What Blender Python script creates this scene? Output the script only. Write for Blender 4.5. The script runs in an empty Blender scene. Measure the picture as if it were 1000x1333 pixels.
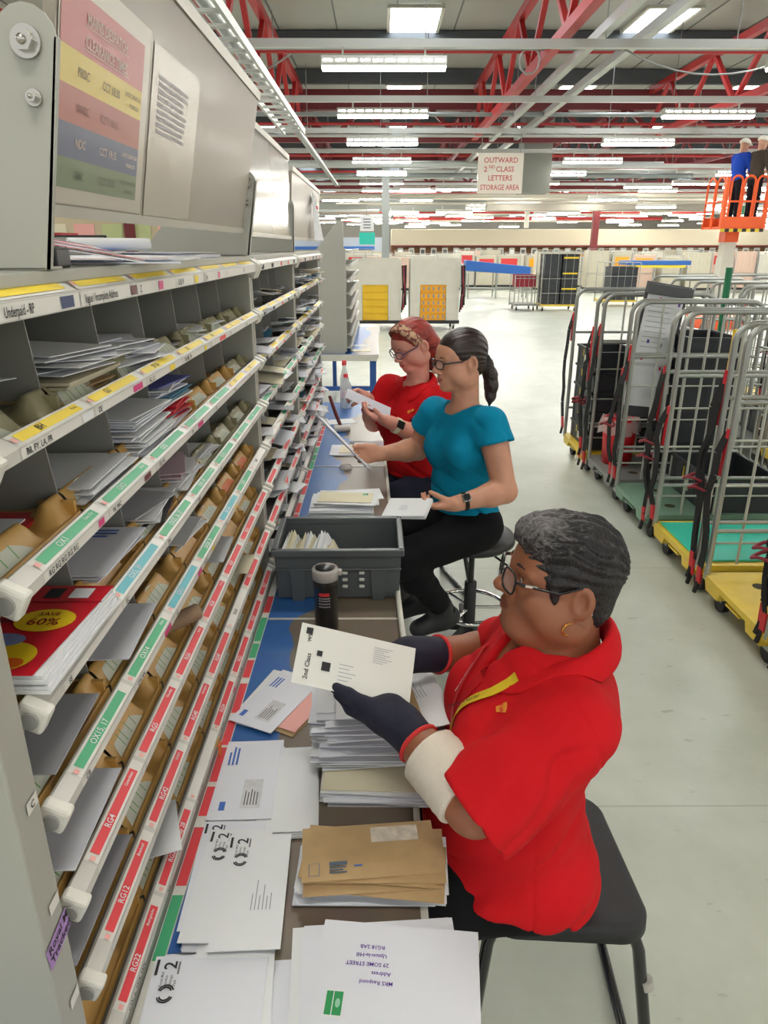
QUAL = 1.0; EXPOSURE = 0.5; WORLD = 0.7; LAMP = 33.0
import bpy, bmesh, math, random
import numpy as np
from mathutils import Vector, Matrix, Euler
S = bpy.context.scene
COL = S.collection
rnd = random.Random(7)
PI = math.pi

# ------------------------------------------------------------------ colour + materials
def lin(c):
    return tuple(((v / 12.92) if v <= 0.04045 else ((v + 0.055) / 1.055) ** 2.4) for v in c)
def rgb(r, g, b):
    return lin((r / 255., g / 255., b / 255.))
_m = {}
def mat(name, col, rough=0.5, metal=0.0, var=0.0, vscale=8.0, bump=0.0, bscale=60.0, col2=None, spec=None,
        emit=None, estr=0.0, trans=0.0, alpha=1.0, sss=0.0, stretch=None, coat=0.0, sheen=0.0, detail=4.0, ramp=None):
    if name in _m:
        return _m[name]
    m = bpy.data.materials.new(name); m.use_nodes = True
    nt = m.node_tree; b = nt.nodes['Principled BSDF']
    c = rgb(*col)
    b.inputs['Base Color'].default_value = (*c, 1); b.inputs['Roughness'].default_value = rough
    b.inputs['Metallic'].default_value = metal
    if spec is not None: b.inputs['Specular IOR Level'].default_value = spec
    if emit is not None:
        b.inputs['Emission Color'].default_value = (*rgb(*emit), 1); b.inputs['Emission Strength'].default_value = estr
    if trans: b.inputs['Transmission Weight'].default_value = trans
    if alpha < 1: b.inputs['Alpha'].default_value = alpha
    if sss:
        b.inputs['Subsurface Weight'].default_value = sss; b.inputs['Subsurface Radius'].default_value = (0.012, 0.005, 0.003)
        b.inputs['Subsurface Scale'].default_value = 1.0
    if coat: b.inputs['Coat Weight'].default_value = coat; b.inputs['Coat Roughness'].default_value = 0.12
    if sheen: b.inputs['Sheen Weight'].default_value = sheen
    if var or bump or col2:
        tc = nt.nodes.new('ShaderNodeTexCoord'); vec = tc.outputs['Object']
        if stretch:
            mp = nt.nodes.new('ShaderNodeMapping'); mp.inputs['Scale'].default_value = stretch
            nt.links.new(vec, mp.inputs['Vector']); vec = mp.outputs['Vector']
        if var or col2:
            n = nt.nodes.new('ShaderNodeTexNoise'); n.inputs['Scale'].default_value = vscale; n.inputs['Detail'].default_value = detail
            nt.links.new(vec, n.inputs['Vector'])
            r = nt.nodes.new('ShaderNodeValToRGB')
            lo, hi = ramp or (0.3, 0.7)
            r.color_ramp.elements[0].position = lo; r.color_ramp.elements[1].position = hi
            if col2:
                r.color_ramp.elements[0].color = (*rgb(*col2), 1); r.color_ramp.elements[1].color = (*c, 1)
            else:
                r.color_ramp.elements[0].color = (*[v * (1 - var) for v in c], 1)
                r.color_ramp.elements[1].color = (*[min(1, v * (1 + var)) for v in c], 1)
            nt.links.new(n.outputs['Fac'], r.inputs['Fac']); nt.links.new(r.outputs['Color'], b.inputs['Base Color'])
        if bump:
            n2 = nt.nodes.new('ShaderNodeTexNoise'); n2.inputs['Scale'].default_value = bscale; n2.inputs['Detail'].default_value = 3
            nt.links.new(vec, n2.inputs['Vector'])
            bp = nt.nodes.new('ShaderNodeBump'); bp.inputs['Strength'].default_value = bump; bp.inputs['Distance'].default_value = 0.004
            nt.links.new(n2.outputs['Fac'], bp.inputs['Height']); nt.links.new(bp.outputs['Normal'], b.inputs['Normal'])
    _m[name] = m
    return m

# ------------------------------------------------------------------ mesh builder
class MB:
    def __init__(self):
        self.v = []; self.f = []; self.mi = []; self.sm = []
    def add(self, vs, fs, mi=0, smooth=False, M=None):
        o = len(self.v)
        if M is not None: vs = [tuple(M @ Vector(p)) for p in vs]
        self.v += [tuple(p) for p in vs]
        for f in fs:
            self.f.append(tuple(i + o for i in f)); self.mi.append(mi); self.sm.append(smooth)
        return self
    def box(self, c, s, mi=0, M=None, rz=0.0):
        x, y, z = s[0] / 2, s[1] / 2, s[2] / 2
        vs = [(-x, -y, -z), (x, -y, -z), (x, y, -z), (-x, y, -z), (-x, -y, z), (x, -y, z), (x, y, z), (-x, y, z)]
        if rz:
            ca, sa = math.cos(rz), math.sin(rz); vs = [(a * ca - b * sa, a * sa + b * ca, d) for a, b, d in vs]
        vs = [(a + c[0], b + c[1], d + c[2]) for a, b, d in vs]
        return self.add(vs, [(0, 3, 2, 1), (4, 5, 6, 7), (0, 1, 5, 4), (1, 2, 6, 5), (2, 3, 7, 6), (3, 0, 4, 7)], mi, False, M)
    def b2(self, lo, hi, mi=0, M=None):
        return self.box([(a + b) / 2 for a, b in zip(lo, hi)], [abs(b - a) for a, b in zip(lo, hi)], mi, M)
    def quad(self, a, b, c, d, mi=0, M=None):
        return self.add([a, b, c, d], [(0, 1, 2, 3)], mi, False, M)
    def tube(self, pts, r, n=8, mi=0, cap=True, M=None, closed=False, smooth=True):
        pts = [Vector(p) for p in pts]; k = len(pts)
        rs = r if isinstance(r, (list, tuple)) else [r] * k
        vs = []; prev = None
        for i in range(k):
            if closed: t = pts[(i + 1) % k] - pts[i - 1]
            else: t = pts[min(i + 1, k - 1)] - pts[max(i - 1, 0)]
            if t.length < 1e-9: t = Vector((0, 0, 1))
            t.normalize()
            if prev is None:
                a = Vector((0, 0, 1)) if abs(t.z) < 0.9 else Vector((1, 0, 0))
                u = t.cross(a).normalized()
            else:
                u = prev - t * prev.dot(t)
                u = u.normalized() if u.length > 1e-6 else t.orthogonal().normalized()
            prev = u; w = t.cross(u)
            for j in range(n):
                an = 2 * PI * j / n
                vs.append(tuple(pts[i] + (u * math.cos(an) + w * math.sin(an)) * rs[i]))
        fs = []
        for i in range(k if closed else k - 1):
            for j in range(n):
                a = i * n + j; b = i * n + (j + 1) % n; i2 = (i + 1) % k
                fs.append((a, b, i2 * n + (j + 1) % n, i2 * n + j))
        self.add(vs, fs, mi, smooth, M)
        if cap and not closed:
            self.add(vs[:n], [tuple(range(n))[::-1]], mi, False, M); self.add(vs[-n:], [tuple(range(n))], mi, False, M)
        return self
    def bar(self, p0, p1, w, h, mi=0, up=(0, 0, 1), M=None):
        p0, p1 = Vector(p0), Vector(p1); t = (p1 - p0).normalized(); u = Vector(up)
        s = t.cross(u)
        if s.length < 1e-4: s = t.cross(Vector((1, 0, 0)))
        s.normalize(); u = s.cross(t)
        vs = []
        for p in (p0, p1):
            for a, b in ((-1, -1), (1, -1), (1, 1), (-1, 1)): vs.append(tuple(p + s * a * w / 2 + u * b * h / 2))
        return self.add(vs, [(0, 1, 2, 3), (7, 6, 5, 4), (0, 4, 5, 1), (1, 5, 6, 2), (2, 6, 7, 3), (3, 7, 4, 0)], mi, False, M)
    def prism(self, poly, axis, a0, a1, mi=0, M=None, smooth=False):
        """poly in the two other axes (in x,y,z order), extruded along axis from a0 to a1"""
        def P(q, a):
            if axis == 'x': return (a, q[0], q[1])
            if axis == 'y': return (q[0], a, q[1])
            return (q[0], q[1], a)
        n = len(poly)
        vs = [P(q, a0) for q in poly] + [P(q, a1) for q in poly]
        fs = [tuple(range(n))[::-1], tuple(range(n, 2 * n))]
        self.add(vs, fs, mi, False, M)
        return self.add(vs, [(i, (i + 1) % n, n + (i + 1) % n, n + i) for i in range(n)], mi, smooth, M)
    def lathe(self, prof, n=24, c=(0, 0, 0), mi=0, M=None, smooth=True):
        vs = []
        for r, z in prof:
            for j in range(n):
                a = 2 * PI * j / n; vs.append((c[0] + r * math.cos(a), c[1] + r * math.sin(a), c[2] + z))
        fs = []
        for i in range(len(prof) - 1):
            for j in range(n):
                fs.append((i * n + j, i * n + (j + 1) % n, (i + 1) * n + (j + 1) % n, (i + 1) * n + j))
        self.add(vs, fs, mi, smooth, M)
        if prof[0][0] > 1e-6: self.add(vs[:n], [tuple(range(n))[::-1]], mi, False, M)
        if prof[-1][0] > 1e-6: self.add(vs[-n:], [tuple(range(n))], mi, False, M)
        return self
    def sphere(self, c, r, n=12, m=8, mi=0, M=None):
        r = r if isinstance(r, (tuple, list)) else (r, r, r)
        vs = []
        for i in range(m + 1):
            t = PI * i / m
            for j in range(n):
                a = 2 * PI * j / n
                vs.append((c[0] + r[0] * math.sin(t) * math.cos(a), c[1] + r[1] * math.sin(t) * math.sin(a), c[2] + r[2] * math.cos(t)))
        fs = [(i * n + j, (i + 1) * n + j, (i + 1) * n + (j + 1) % n, i * n + (j + 1) % n) for i in range(m) for j in range(n)]
        return self.add(vs, fs, mi, True, M)
    def text(self, s, size, M, mi=0, align='LEFT', squash=1.0):
        vs, fs = text_geo(s)
        w = max([p[0] for p in vs] or [0])
        ox = 0 if align == 'LEFT' else (-w / 2 if align == 'CENTER' else -w)
        return self.add([((p[0] + ox) * size * squash, p[1] * size, 0) for p in vs], fs, mi, False, M)
    def mesh(self, name, mats):
        me = bpy.data.meshes.new(name)
        me.from_pydata(self.v, [], self.f)
        for m in (mats if isinstance(mats, (list, tuple)) else [mats]): me.materials.append(m)
        me.polygons.foreach_set('material_index', self.mi); me.polygons.foreach_set('use_smooth', self.sm)
        me.update()
        return me
    def build(self, name, mats, parent=None, bevel=0.0, loc=None, seg=2):
        o = bpy.data.objects.new(name, self.mesh(name, mats)); COL.objects.link(o)
        if parent is not None: o.parent = parent
        if loc is not None: o.location = loc
        if bevel:
            b = o.modifiers.new('bevel', 'BEVEL'); b.width = bevel; b.segments = seg; b.limit_method = 'ANGLE'; b.angle_limit = 0.7
        return o
_tg = {}
def text_geo(s):
    if s in _tg: return _tg[s]
    cu = bpy.data.curves.new('t', 'FONT'); cu.body = s; cu.resolution_u = 2; cu.offset = 0.012
    o = bpy.data.objects.new('t', cu); COL.objects.link(o)
    bpy.context.view_layer.update()
    dg = bpy.context.evaluated_depsgraph_get()
    me = bpy.data.meshes.new_from_object(o.evaluated_get(dg))
    r = ([tuple(v.co) for v in me.vertices], [tuple(p.vertices) for p in me.polygons])
    bpy.data.objects.remove(o); bpy.data.meshes.remove(me); bpy.data.curves.remove(cu)
    _tg[s] = r
    return r
def frameM(o, x, y):
    """matrix whose local x,y axes are the given world vectors (text plane)"""
    x = Vector(x).normalized(); y = Vector(y); y = (y - x * y.dot(x)).normalized(); z = x.cross(y)
    return Matrix(((x.x, y.x, z.x, o[0]), (x.y, y.y, z.y, o[1]), (x.z, y.z, z.z, o[2]), (0, 0, 0, 1)))
def TRS(loc, rz=0, rx=0, ry=0):
    return Matrix.Translation(Vector(loc)) @ Euler((rx, ry, rz), 'XYZ').to_matrix().to_4x4()
def tag(o, label, cat, group=None, kind=None):
    o['label'] = label; o['category'] = cat
    if group: o['group'] = group
    if kind: o['kind'] = kind
    return o
def thing(name, label, cat, loc=(0, 0, 0), rz=0.0, group=None):
    o = bpy.data.objects.new(name, None); COL.objects.link(o); o.empty_display_size = 0.05
    o.location = loc; o.rotation_euler = (0, 0, rz)
    return tag(o, label, cat, group)
def struct(o, label=None):
    o['kind'] = 'structure'
    if label: o['label'] = label
    return o
def dup(root, loc=None, rz=None, label=None, group=None):
    r = root.copy(); COL.objects.link(r)
    if loc is not None: r.location = loc
    if rz is not None: r.rotation_euler = (0, 0, rz)
    if label: r['label'] = label
    if group: r['group'] = group
    for ch in list(root.children):
        c = ch.copy(); COL.objects.link(c); c.parent = r
        for g in list(ch.children):
            d = g.copy(); COL.objects.link(d); d.parent = c
    return r
def inst(me, name, parent=None, loc=(0, 0, 0), rot=(0, 0, 0), sc=None):
    o = bpy.data.objects.new(name, me); COL.objects.link(o); o.location = loc; o.rotation_euler = rot
    if sc: o.scale = sc
    if parent is not None: o.parent = parent
    return o
NTH = ['first', 'second', 'third', 'fourth', 'fifth', 'sixth', 'seventh', 'eighth', 'ninth', 'tenth', 'eleventh', 'twelfth', 'thirteenth', 'fourteenth', 'fifteenth', 'sixteenth']

# ------------------------------------------------------------------ palette
WHITE = mat('white_paper', (230, 232, 234), 0.75, var=0.03, vscale=3)
WHITE2 = mat('cool_white_paper', (226, 228, 236), 0.7, var=0.03, vscale=3)
CREAM = mat('cream_paper', (226, 218, 190), 0.75)
BROWN = mat('brown_paper', (186, 156, 112), 0.75, var=0.06, vscale=30)
PINK = mat('pink_paper', (240, 178, 170), 0.75)
INK = mat('black_ink', (40, 40, 44), 0.7)
GINK = mat('grey_ink', (120, 122, 128), 0.7)
LINK = mat('pale_grey_ink', (176, 178, 184), 0.7)
BLUEINK = mat('blue_ink', (70, 110, 190), 0.7)
PURPLEINK = mat('purple_ink', (96, 62, 160), 0.7)
REDINK = mat('red_ink', (200, 50, 56), 0.6)
STAMPG = mat('green_stamp_ink', (36, 150, 84), 0.6)
FILM = mat('envelope_window_film', (214, 214, 218), 0.25, var=0.08, vscale=60, bump=0.3, bscale=90)
FRAME = mat('grey_painted_steel', (168, 168, 158), 0.42, var=0.03, vscale=3)
FRAMED = mat('divider_steel', (146, 146, 138), 0.45)
SHELF = mat('dark_grey_shelf', (112, 110, 106), 0.5, var=0.06, vscale=14)
RAILP = mat('rail_plastic', (206, 204, 196), 0.3)
CAPP = mat('white_cap_plastic', (224, 222, 212), 0.35)
PLUG = mat('grey_plug', (168, 168, 164), 0.35, metal=0.2)
LWHITE = mat('label_white', (226, 224, 216), 0.4)
LYELLOW = mat('label_yellow', (240, 212, 50), 0.45)
LGREEN = mat('label_green', (70, 176, 124), 0.45)
LDGREEN = mat('label_dark_green', (30, 112, 74), 0.45)
LBLUE = mat('label_light_blue', (88, 182, 196), 0.45)
LRED = mat('label_red', (228, 66, 74), 0.45)
LPINK = mat('label_pink', (216, 60, 130), 0.45)
LNAVY = mat('label_navy', (42, 62, 104), 0.45)
LMAROON = mat('label_maroon', (110, 50, 56), 0.45)
TAN = mat('tan_moulded_plastic', (216, 172, 98), 0.38, var=0.08, vscale=12)
OLIVE = mat('olive_moulded_plastic', (160, 154, 120), 0.38, var=0.08, vscale=12)
CARD = mat('index_card', (212, 216, 200), 0.4)
CARDG = mat('index_card_green', (120, 172, 96), 0.5)
ORANGE = mat('orange_tag', (238, 110, 30), 0.5)
# ------------------------------------------------------------------ camera
H = 1.78; FPX = 924.0
cam = bpy.data.cameras.new('camera'); co = bpy.data.objects.new('camera', cam); COL.objects.link(co)
cam.sensor_fit = 'VERTICAL'; cam.sensor_height = 24.0; cam.sensor_width = 18.0; cam.lens = FPX / 1333 * 24.0
cam.clip_start = 0.02; cam.clip_end = 300
PITCH = math.atan((666.5 - 320) / FPX); YAW = math.atan(5 / (FPX / math.cos(PITCH)))
co.location = (0, 0, H); co.rotation_euler = (PI / 2 - PITCH, 0, -YAW)
S.camera = co
vs_ = S.view_settings; vs_.view_transform = 'Standard'; vs_.look = 'None'; vs_.gamma = 1; vs_.use_curve_mapping = False
vs_.exposure = EXPOSURE
S.cycles.use_denoising = True
try: S.cycles.denoiser = 'OPENIMAGEDENOISE'
except Exception: pass
S.cycles.max_bounces = 6; S.cycles.diffuse_bounces = 3; S.cycles.glossy_bounces = 3; S.cycles.transparent_max_bounces = 8; S.cycles.transmission_bounces = 4
S.cycles.caustics_reflective = False; S.cycles.caustics_refractive = False
S.cycles.sample_clamp_indirect = 4.0
w = bpy.data.worlds.new('world'); S.world = w; w.use_nodes = True
bg = w.node_tree.nodes['Background']; bg.inputs['Color'].default_value = (1.0, 1.0, 0.99, 1); bg.inputs['Strength'].default_value = WORLD

# ------------------------------------------------------------------ shell
def floor_material():
    m = bpy.data.materials.new('painted_concrete_floor'); m.use_nodes = True; nt = m.node_tree; b = nt.nodes['Principled BSDF']
    tc = nt.nodes.new('ShaderNodeTexCoord')
    n1 = nt.nodes.new('ShaderNodeTexNoise'); n1.inputs['Scale'].default_value = 1.6; n1.inputs['Detail'].default_value = 8; n1.inputs['Roughness'].default_value = 0.65
    nt.links.new(tc.outputs['Object'], n1.inputs['Vector'])
    r = nt.nodes.new('ShaderNodeValToRGB'); r.color_ramp.elements[0].position = 0.32; r.color_ramp.elements[1].position = 0.68
    r.color_ramp.elements[0].color = (*rgb(182, 187, 172), 1); r.color_ramp.elements[1].color = (*rgb(204, 207, 195), 1)
    nt.links.new(n1.outputs['Fac'], r.inputs['Fac'])
    # scuffs: small dark specks and scrapes
    mp = nt.nodes.new('ShaderNodeMapping'); mp.inputs['Scale'].default_value = (9, 22, 1)
    nt.links.new(tc.outputs['Object'], mp.inputs['Vector'])
    n2 = nt.nodes.new('ShaderNodeTexNoise'); n2.inputs['Scale'].default_value = 1.0; n2.inputs['Detail'].default_value = 6
    nt.links.new(mp.outputs['Vector'], n2.inputs['Vector'])
    r2 = nt.nodes.new('ShaderNodeValToRGB'); r2.color_ramp.elements[0].position = 0.66; r2.color_ramp.elements[1].position = 0.8
    nt.links.new(n2.outputs['Fac'], r2.inputs['Fac'])
    mx = nt.nodes.new('ShaderNodeMixRGB'); mx.inputs['Color2'].default_value = (*rgb(140, 138, 126), 1)
    nt.links.new(r2.outputs['Color'], mx.inputs['Fac']); nt.links.new(r.outputs['Color'], mx.inputs['Color1'])
    # slab joints
    br = nt.nodes.new('ShaderNodeTexBrick'); br.inputs['Scale'].default_value = 1.0; br.offset = 0.0
    br.inputs['Brick Width'].default_value = 2.4; br.inputs['Row Height'].default_value = 1.9; br.inputs['Mortar Size'].default_value = 0.004
    br.inputs['Color1'].default_value = (0, 0, 0, 1); br.inputs['Color2'].default_value = (0, 0, 0, 1); br.inputs['Mortar'].default_value = (1, 1, 1, 1)
    nt.links.new(tc.outputs['Object'], br.inputs['Vector'])
    mx2 = nt.nodes.new('ShaderNodeMixRGB'); mx2.inputs['Color2'].default_value = (*rgb(158, 161, 148), 1)
    ml = nt.nodes.new('ShaderNodeMath'); ml.operation = 'MULTIPLY'; ml.inputs[1].default_value = 0.55
    nt.links.new(br.outputs['Color'], ml.inputs[0]); nt.links.new(ml.outputs[0], mx2.inputs['Fac'])
    nt.links.new(mx.outputs['Color'], mx2.inputs['Color1']); nt.links.new(mx2.outputs['Color'], b.inputs['Base Color'])
    n3 = nt.nodes.new('ShaderNodeTexNoise'); n3.inputs['Scale'].default_value = 7; nt.links.new(tc.outputs['Object'], n3.inputs['Vector'])
    rr = nt.nodes.new('ShaderNodeMapRange'); rr.inputs['To Min'].default_value = 0.24; rr.inputs['To Max'].default_value = 0.42
    nt.links.new(n3.outputs['Fac'], rr.inputs['Value']); nt.links.new(rr.outputs[0], b.inputs['Roughness'])
    bp = nt.nodes.new('ShaderNodeBump'); bp.inputs['Strength'].default_value = 0.12; bp.inputs['Distance'].default_value = 0.01
    nt.links.new(n1.outputs['Fac'], bp.inputs['Height']); nt.links.new(bp.outputs['Normal'], b.inputs['Normal'])
    return m
XL, XR, YN, YF, ZC = -14.0, 30.0, -7.0, 62.0, 5.6
struct(MB().b2((XL, YN, -0.1), (XR, YF, 0)).build('floor', floor_material()))
CEIL = mat('roof_sheet', (168, 168, 160), 0.6, var=0.05, vscale=0.8)
SEAM = mat('roof_seam', (110, 110, 106), 0.6)
PURL = mat('dark_purlin', (70, 74, 78), 0.6)
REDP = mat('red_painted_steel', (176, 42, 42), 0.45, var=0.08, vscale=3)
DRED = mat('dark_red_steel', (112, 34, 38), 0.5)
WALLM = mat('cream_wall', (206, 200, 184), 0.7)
GALV = mat('galvanised_trunking', (190, 192, 186), 0.38, metal=0.3)
GPIPE = mat('grey_pipe', (138, 142, 140), 0.4, metal=0.3)
c_ = MB().b2((XL, YN, ZC), (XR, YF, ZC + 0.15))
for i in range(int((XR - XL) / 1.1)):
    x = XL + i * 1.1
    c_.b2((x - 0.012, YN, ZC - 0.012), (x + 0.012, YF, ZC + 0.01), 1)
struct(c_.build('ceiling', [CEIL, SEAM]))
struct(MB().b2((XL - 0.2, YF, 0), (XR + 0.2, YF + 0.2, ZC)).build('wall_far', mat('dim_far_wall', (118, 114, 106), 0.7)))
struct(MB().b2((XL - 0.2, YN, 0), (XL, YF, ZC)).build('wall_left', WALLM))
for i in range(16):
    y = 3.4 + i * 3.1
    struct(MB().b2((XL, y - 0.09, ZC - 0.3), (XR, y + 0.09, ZC - 0.02)).build('trim_%d' % (i + 1), PURL))
# skylights : lit roof windows
SKYM = mat('skylight_sheet', (240, 244, 244), 0.5, emit=(236, 244, 250), estr=9.0)
SKYF = mat('skylight_upstand', (214, 212, 198), 0.6)
nw = 0
for ix in range(-2, 6):
    for iy in range(0, 9):
        x = 0.62 + ix * 4.4; y = 9.3 + iy * 6.2
        if iy > 6 and abs(ix) > 3: continue
        nw += 1
        f_ = MB()
        for sx in (-1, 1): f_.b2((x + sx * 0.46 - 0.03, y - 1.3, ZC - 0.06), (x + sx * 0.46 + 0.03, y + 1.3, ZC - 0.01))
        for sy in (-1, 1): f_.b2((x - 0.46, y + sy * 1.3 - 0.03, ZC - 0.06), (x + 0.46, y + sy * 1.3 + 0.03, ZC - 0.01))
        fo = struct(f_.build('window_%d' % nw, SKYF))
        MB().b2((x - 0.43, y - 1.27, ZC - 0.05), (x + 0.43, y + 1.27, ZC - 0.02)).build('skylight_pane', SKYM, fo)
# lattice trusses running away from the camera
def truss(x, y0, y1, zt, zb, step, m, wv=0.11):
    b = MB()
    b.bar((x, y0, zt), (x, y1, zt), wv, wv); b.bar((x, y0, zb), (x, y1, zb), wv, wv)
    n = int((y1 - y0) / step)
    for i in range(n):
        ya = y0 + i * step
        b.bar((x, ya, zb), (x, ya + step / 2, zt), wv * 0.6, wv * 0.6); b.bar((x, ya + step / 2, zt), (x, ya + step, zb), wv * 0.6, wv * 0.6)
    return struct(b.build('roof_truss', m))
for ix in range(-2, 5):
    x = -1.9 + ix * 4.2
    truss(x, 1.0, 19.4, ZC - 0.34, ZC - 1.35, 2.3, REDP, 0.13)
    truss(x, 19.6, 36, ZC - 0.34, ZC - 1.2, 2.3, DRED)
for iy, y in enumerate((19.5, 32.0, 45.0, 57.0)):
    b = MB(); b.b2((XL, y - 0.12, ZC - 0.75), (XR, y + 0.12, ZC - 0.32)); b.b2((XL, y - 0.07, ZC - 1.45), (XR, y + 0.07, ZC - 1.33))
    n = int((XR - XL) / 1.6)
    for i in range(n):
        xa = XL + i * 1.6
        b.bar((xa, y, ZC - 1.39), (xa + 0.8, y, ZC - 0.7), 0.1, 0.1, up=(0, 1, 0)); b.bar((xa + 0.8, y, ZC - 0.7), (xa + 1.6, y, ZC - 1.39), 0.1, 0.1, up=(0, 1, 0))
    struct(b.build('roof_girder', DRED))
# services: trunking, pipes
def pipe(name, p0, p1, r, m, n=8, box=False):
    b = MB()
    if box: b.bar(p0, p1, r * 2, r * 2)
    else: b.tube([p0, p1], r, n)
    return struct(b.build(name, m))
LY = [-3.8, -0.3, 3.1, 6.6] + [10.0 + 3.45 * i for i in range(14)]
for i, y in enumerate(LY):
    if y > 5: pipe('ceiling_trunking', (XL, y, 4.07), (XR, y, 4.07 - 0.02), 0.045, GALV, box=True)
for y, z, r, m in ((9.05, 4.6, 0.028, REDP), (12.75, 4.6, 0.028, REDP), (19.0, 4.5, 0.03, REDP), (24.4, 4.4, 0.035, REDP), (29.5, 4.4, 0.035, REDP), (11.2, 4.32, 0.05, GPIPE), (16.0, 4.24, 0.04, GPIPE), (18.6, 4.2, 0.035, GALV), (22.2, 4.3, 0.05, GPIPE), (26.0, 4.25, 0.05, GALV), (33.5, 4.3, 0.06, GALV), (38, 4.2, 0.06, REDP)):
    pipe('ceiling_pipe', (XL, y, z), (XR, y, z - 0.03), r, m)
for x, z in ((2.72, 4.22), (3.32, 4.25)):
    pipe('ceiling_trunking', (x, -2, z), (x, 30, z), 0.055, GALV, box=True)
pipe('ceiling_pipe', (-1.35, 4.5, 3.55), (-1.35, 24, 3.55), 0.06, GPIPE)
# a cable ladder above the frames on the left
lad = MB()
for dx in (-0.12, 0.12): lad.b2((-1.02 + dx - 0.012, 2.0, 3.02), (-1.02 + dx + 0.012, 9.5, 3.08))
for i in range(25): lad.b2((-1.14, 2.1 + i * 0.3, 3.03), (-0.9, 2.14 + i * 0.3, 3.05))
struct(lad.build('cable_ladder', GALV))
HANG = mat('hanger_wire', (150, 150, 146), 0.4, metal=0.5)
hr = random.Random(3)
for y in LY[4:9]:
    for k in range(9):
        x = -6 + k * 2.15 + hr.uniform(-0.5, 0.5)
        struct(MB().tube([(x, y, 4.1), (x, y, ZC - 0.3)], 0.008, 5).build('hanger_rod', HANG))
# loose cable loops hanging from the trunking
for x0, x1, y, z, sag in ((3.0, 5.4, 10.3, 4.1, 0.3), (-2.6, -1.1, 10.2, 4.0, 0.25)):
    struct(MB().tube([(x0 + (x1 - x0) * t / 10, y, z - sag * 4 * (t / 10) * (1 - t / 10)) for t in range(11)], 0.012, 5).build('cable_loop', HANG))
cx, cyy, cz = 2.05, 11.2, 4.15
struct(MB().tube([(cx + 0.14 * math.cos(t * 0.63), cyy + 0.01 * t * 0.3, cz + 0.16 * math.sin(t * 0.63)) for t in range(31)], 0.01, 5).build('cable_coil', HANG))

# ------------------------------------------------------------------ strip lights
LAMPH = mat('lamp_housing', (196, 194, 184), 0.45)
LAMPE = mat('lamp_tube', (255, 252, 238), 0.5, emit=(255, 252, 243), estr=LAMP)
def lamp_meshes():
    a = MB()
    a.prism([(-0.06, 0.09), (0.06, 0.09), (0.09, 0.0), (0.085, -0.02), (-0.085, -0.02), (-0.09, 0.0)], 'x', -0.76, 0.76)
    for sx in (-0.5, 0.5): a.b2((sx - 0.012, -0.012, 0.08), (sx + 0.012, 0.012, 0.24))
    h = a.mesh('housing', [LAMPH])
    t = MB(); t.prism([(-0.08, -0.021), (0.08, -0.021), (0.06, -0.055), (-0.06, -0.055)], 'x', -0.75, 0.75)
    g = MB()
    for i in range(10):
        x = -0.68 + i * 0.151
        g.quad((x - 0.055, -0.083, 0.028), (x + 0.055, -0.083, 0.028), (x + 0.055, -0.0745, 0.05), (x - 0.055, -0.0745, 0.05))
    return h, t.mesh('tube', [LAMPE]), g.mesh('light_slots', [LAMPE])
lh, lt, lg = lamp_meshes()
ROWN = {-11.0: 'far left', -5.5: 'left', 0.05: 'middle', 5.5: 'right', 11.0: 'far right', 16.5: 'outer right'}
for ri, x in enumerate((-11.0, -5.5, 0.05, 5.5, 11.0, 16.5, 22.0)):
    for i, y in enumerate(LY):
        far = i > 8
        n = i - 3
        if x in (0.05, 5.5) and not far:
            lab = ('strip light with slotted reflector hung over the sorting frames, %s from the camera' if x < 1 else 'strip light hung to the right of the hanging sign, %s from the camera') % NTH[max(0, i - 4)]
            gp = 'strip lights above the frames' if x < 1 else 'strip lights over the cages'
        else:
            lab = 'lit strip light among the crowded rows at the back of the hall' if far else 'lit white strip light hung under the roof off to the side'
            gp = 'distant strip lights' if far else 'side strip lights'
        if not far and x in (0.05, 5.5) and i < 4: lab = 'lit white strip light hung under the roof behind the camera'; gp = 'strip lights behind the camera'
        o = thing('ceiling_light', lab, 'light', (x, y, 3.84), 0, gp)
        inst(lh, 'housing', o); inst(lt, 'tube', o)
        if i < 9: inst(lg, 'light_slots', o)
# extra lights and services of the far half of the hall
er = random.Random(11)
for k in range(130):
    y = 23 + 36 * er.random() ** 0.8; x = er.uniform(-0.12, 0.52) * y + 2
    if abs(x - 0.05) < 1.2 and y < 34: continue
    o = thing('ceiling_light', 'lit strip light among the crowded rows at the back of the hall', 'light', (x, y, 3.55 + er.uniform(-0.45, 0.55)), 0, 'distant strip lights')
    inst(lh, 'housing', o); inst(lt, 'tube', o)
PIPES = [GALV, GPIPE, mat('cream_pipe', (188, 180, 164), 0.5), REDP, GALV, mat('cream_pipe', (188, 180, 164), 0.5)]
for k in range(34):
    y = 24 + k * 1.0; z = 3.3 + er.uniform(-0.2, 1.3); x0 = er.uniform(-10, 2); 
    pipe('ceiling_pipe', (x0, y, z), (x0 + er.uniform(8, 26), y, z + er.uniform(-0.1, 0.1)), er.uniform(0.03, 0.11), PIPES[k % 6])
# ------------------------------------------------------------------ sorting frames
XS = -0.345; ZD = 0.78
def railz(k): return H - (0.053 + 0.129 * k)
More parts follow.
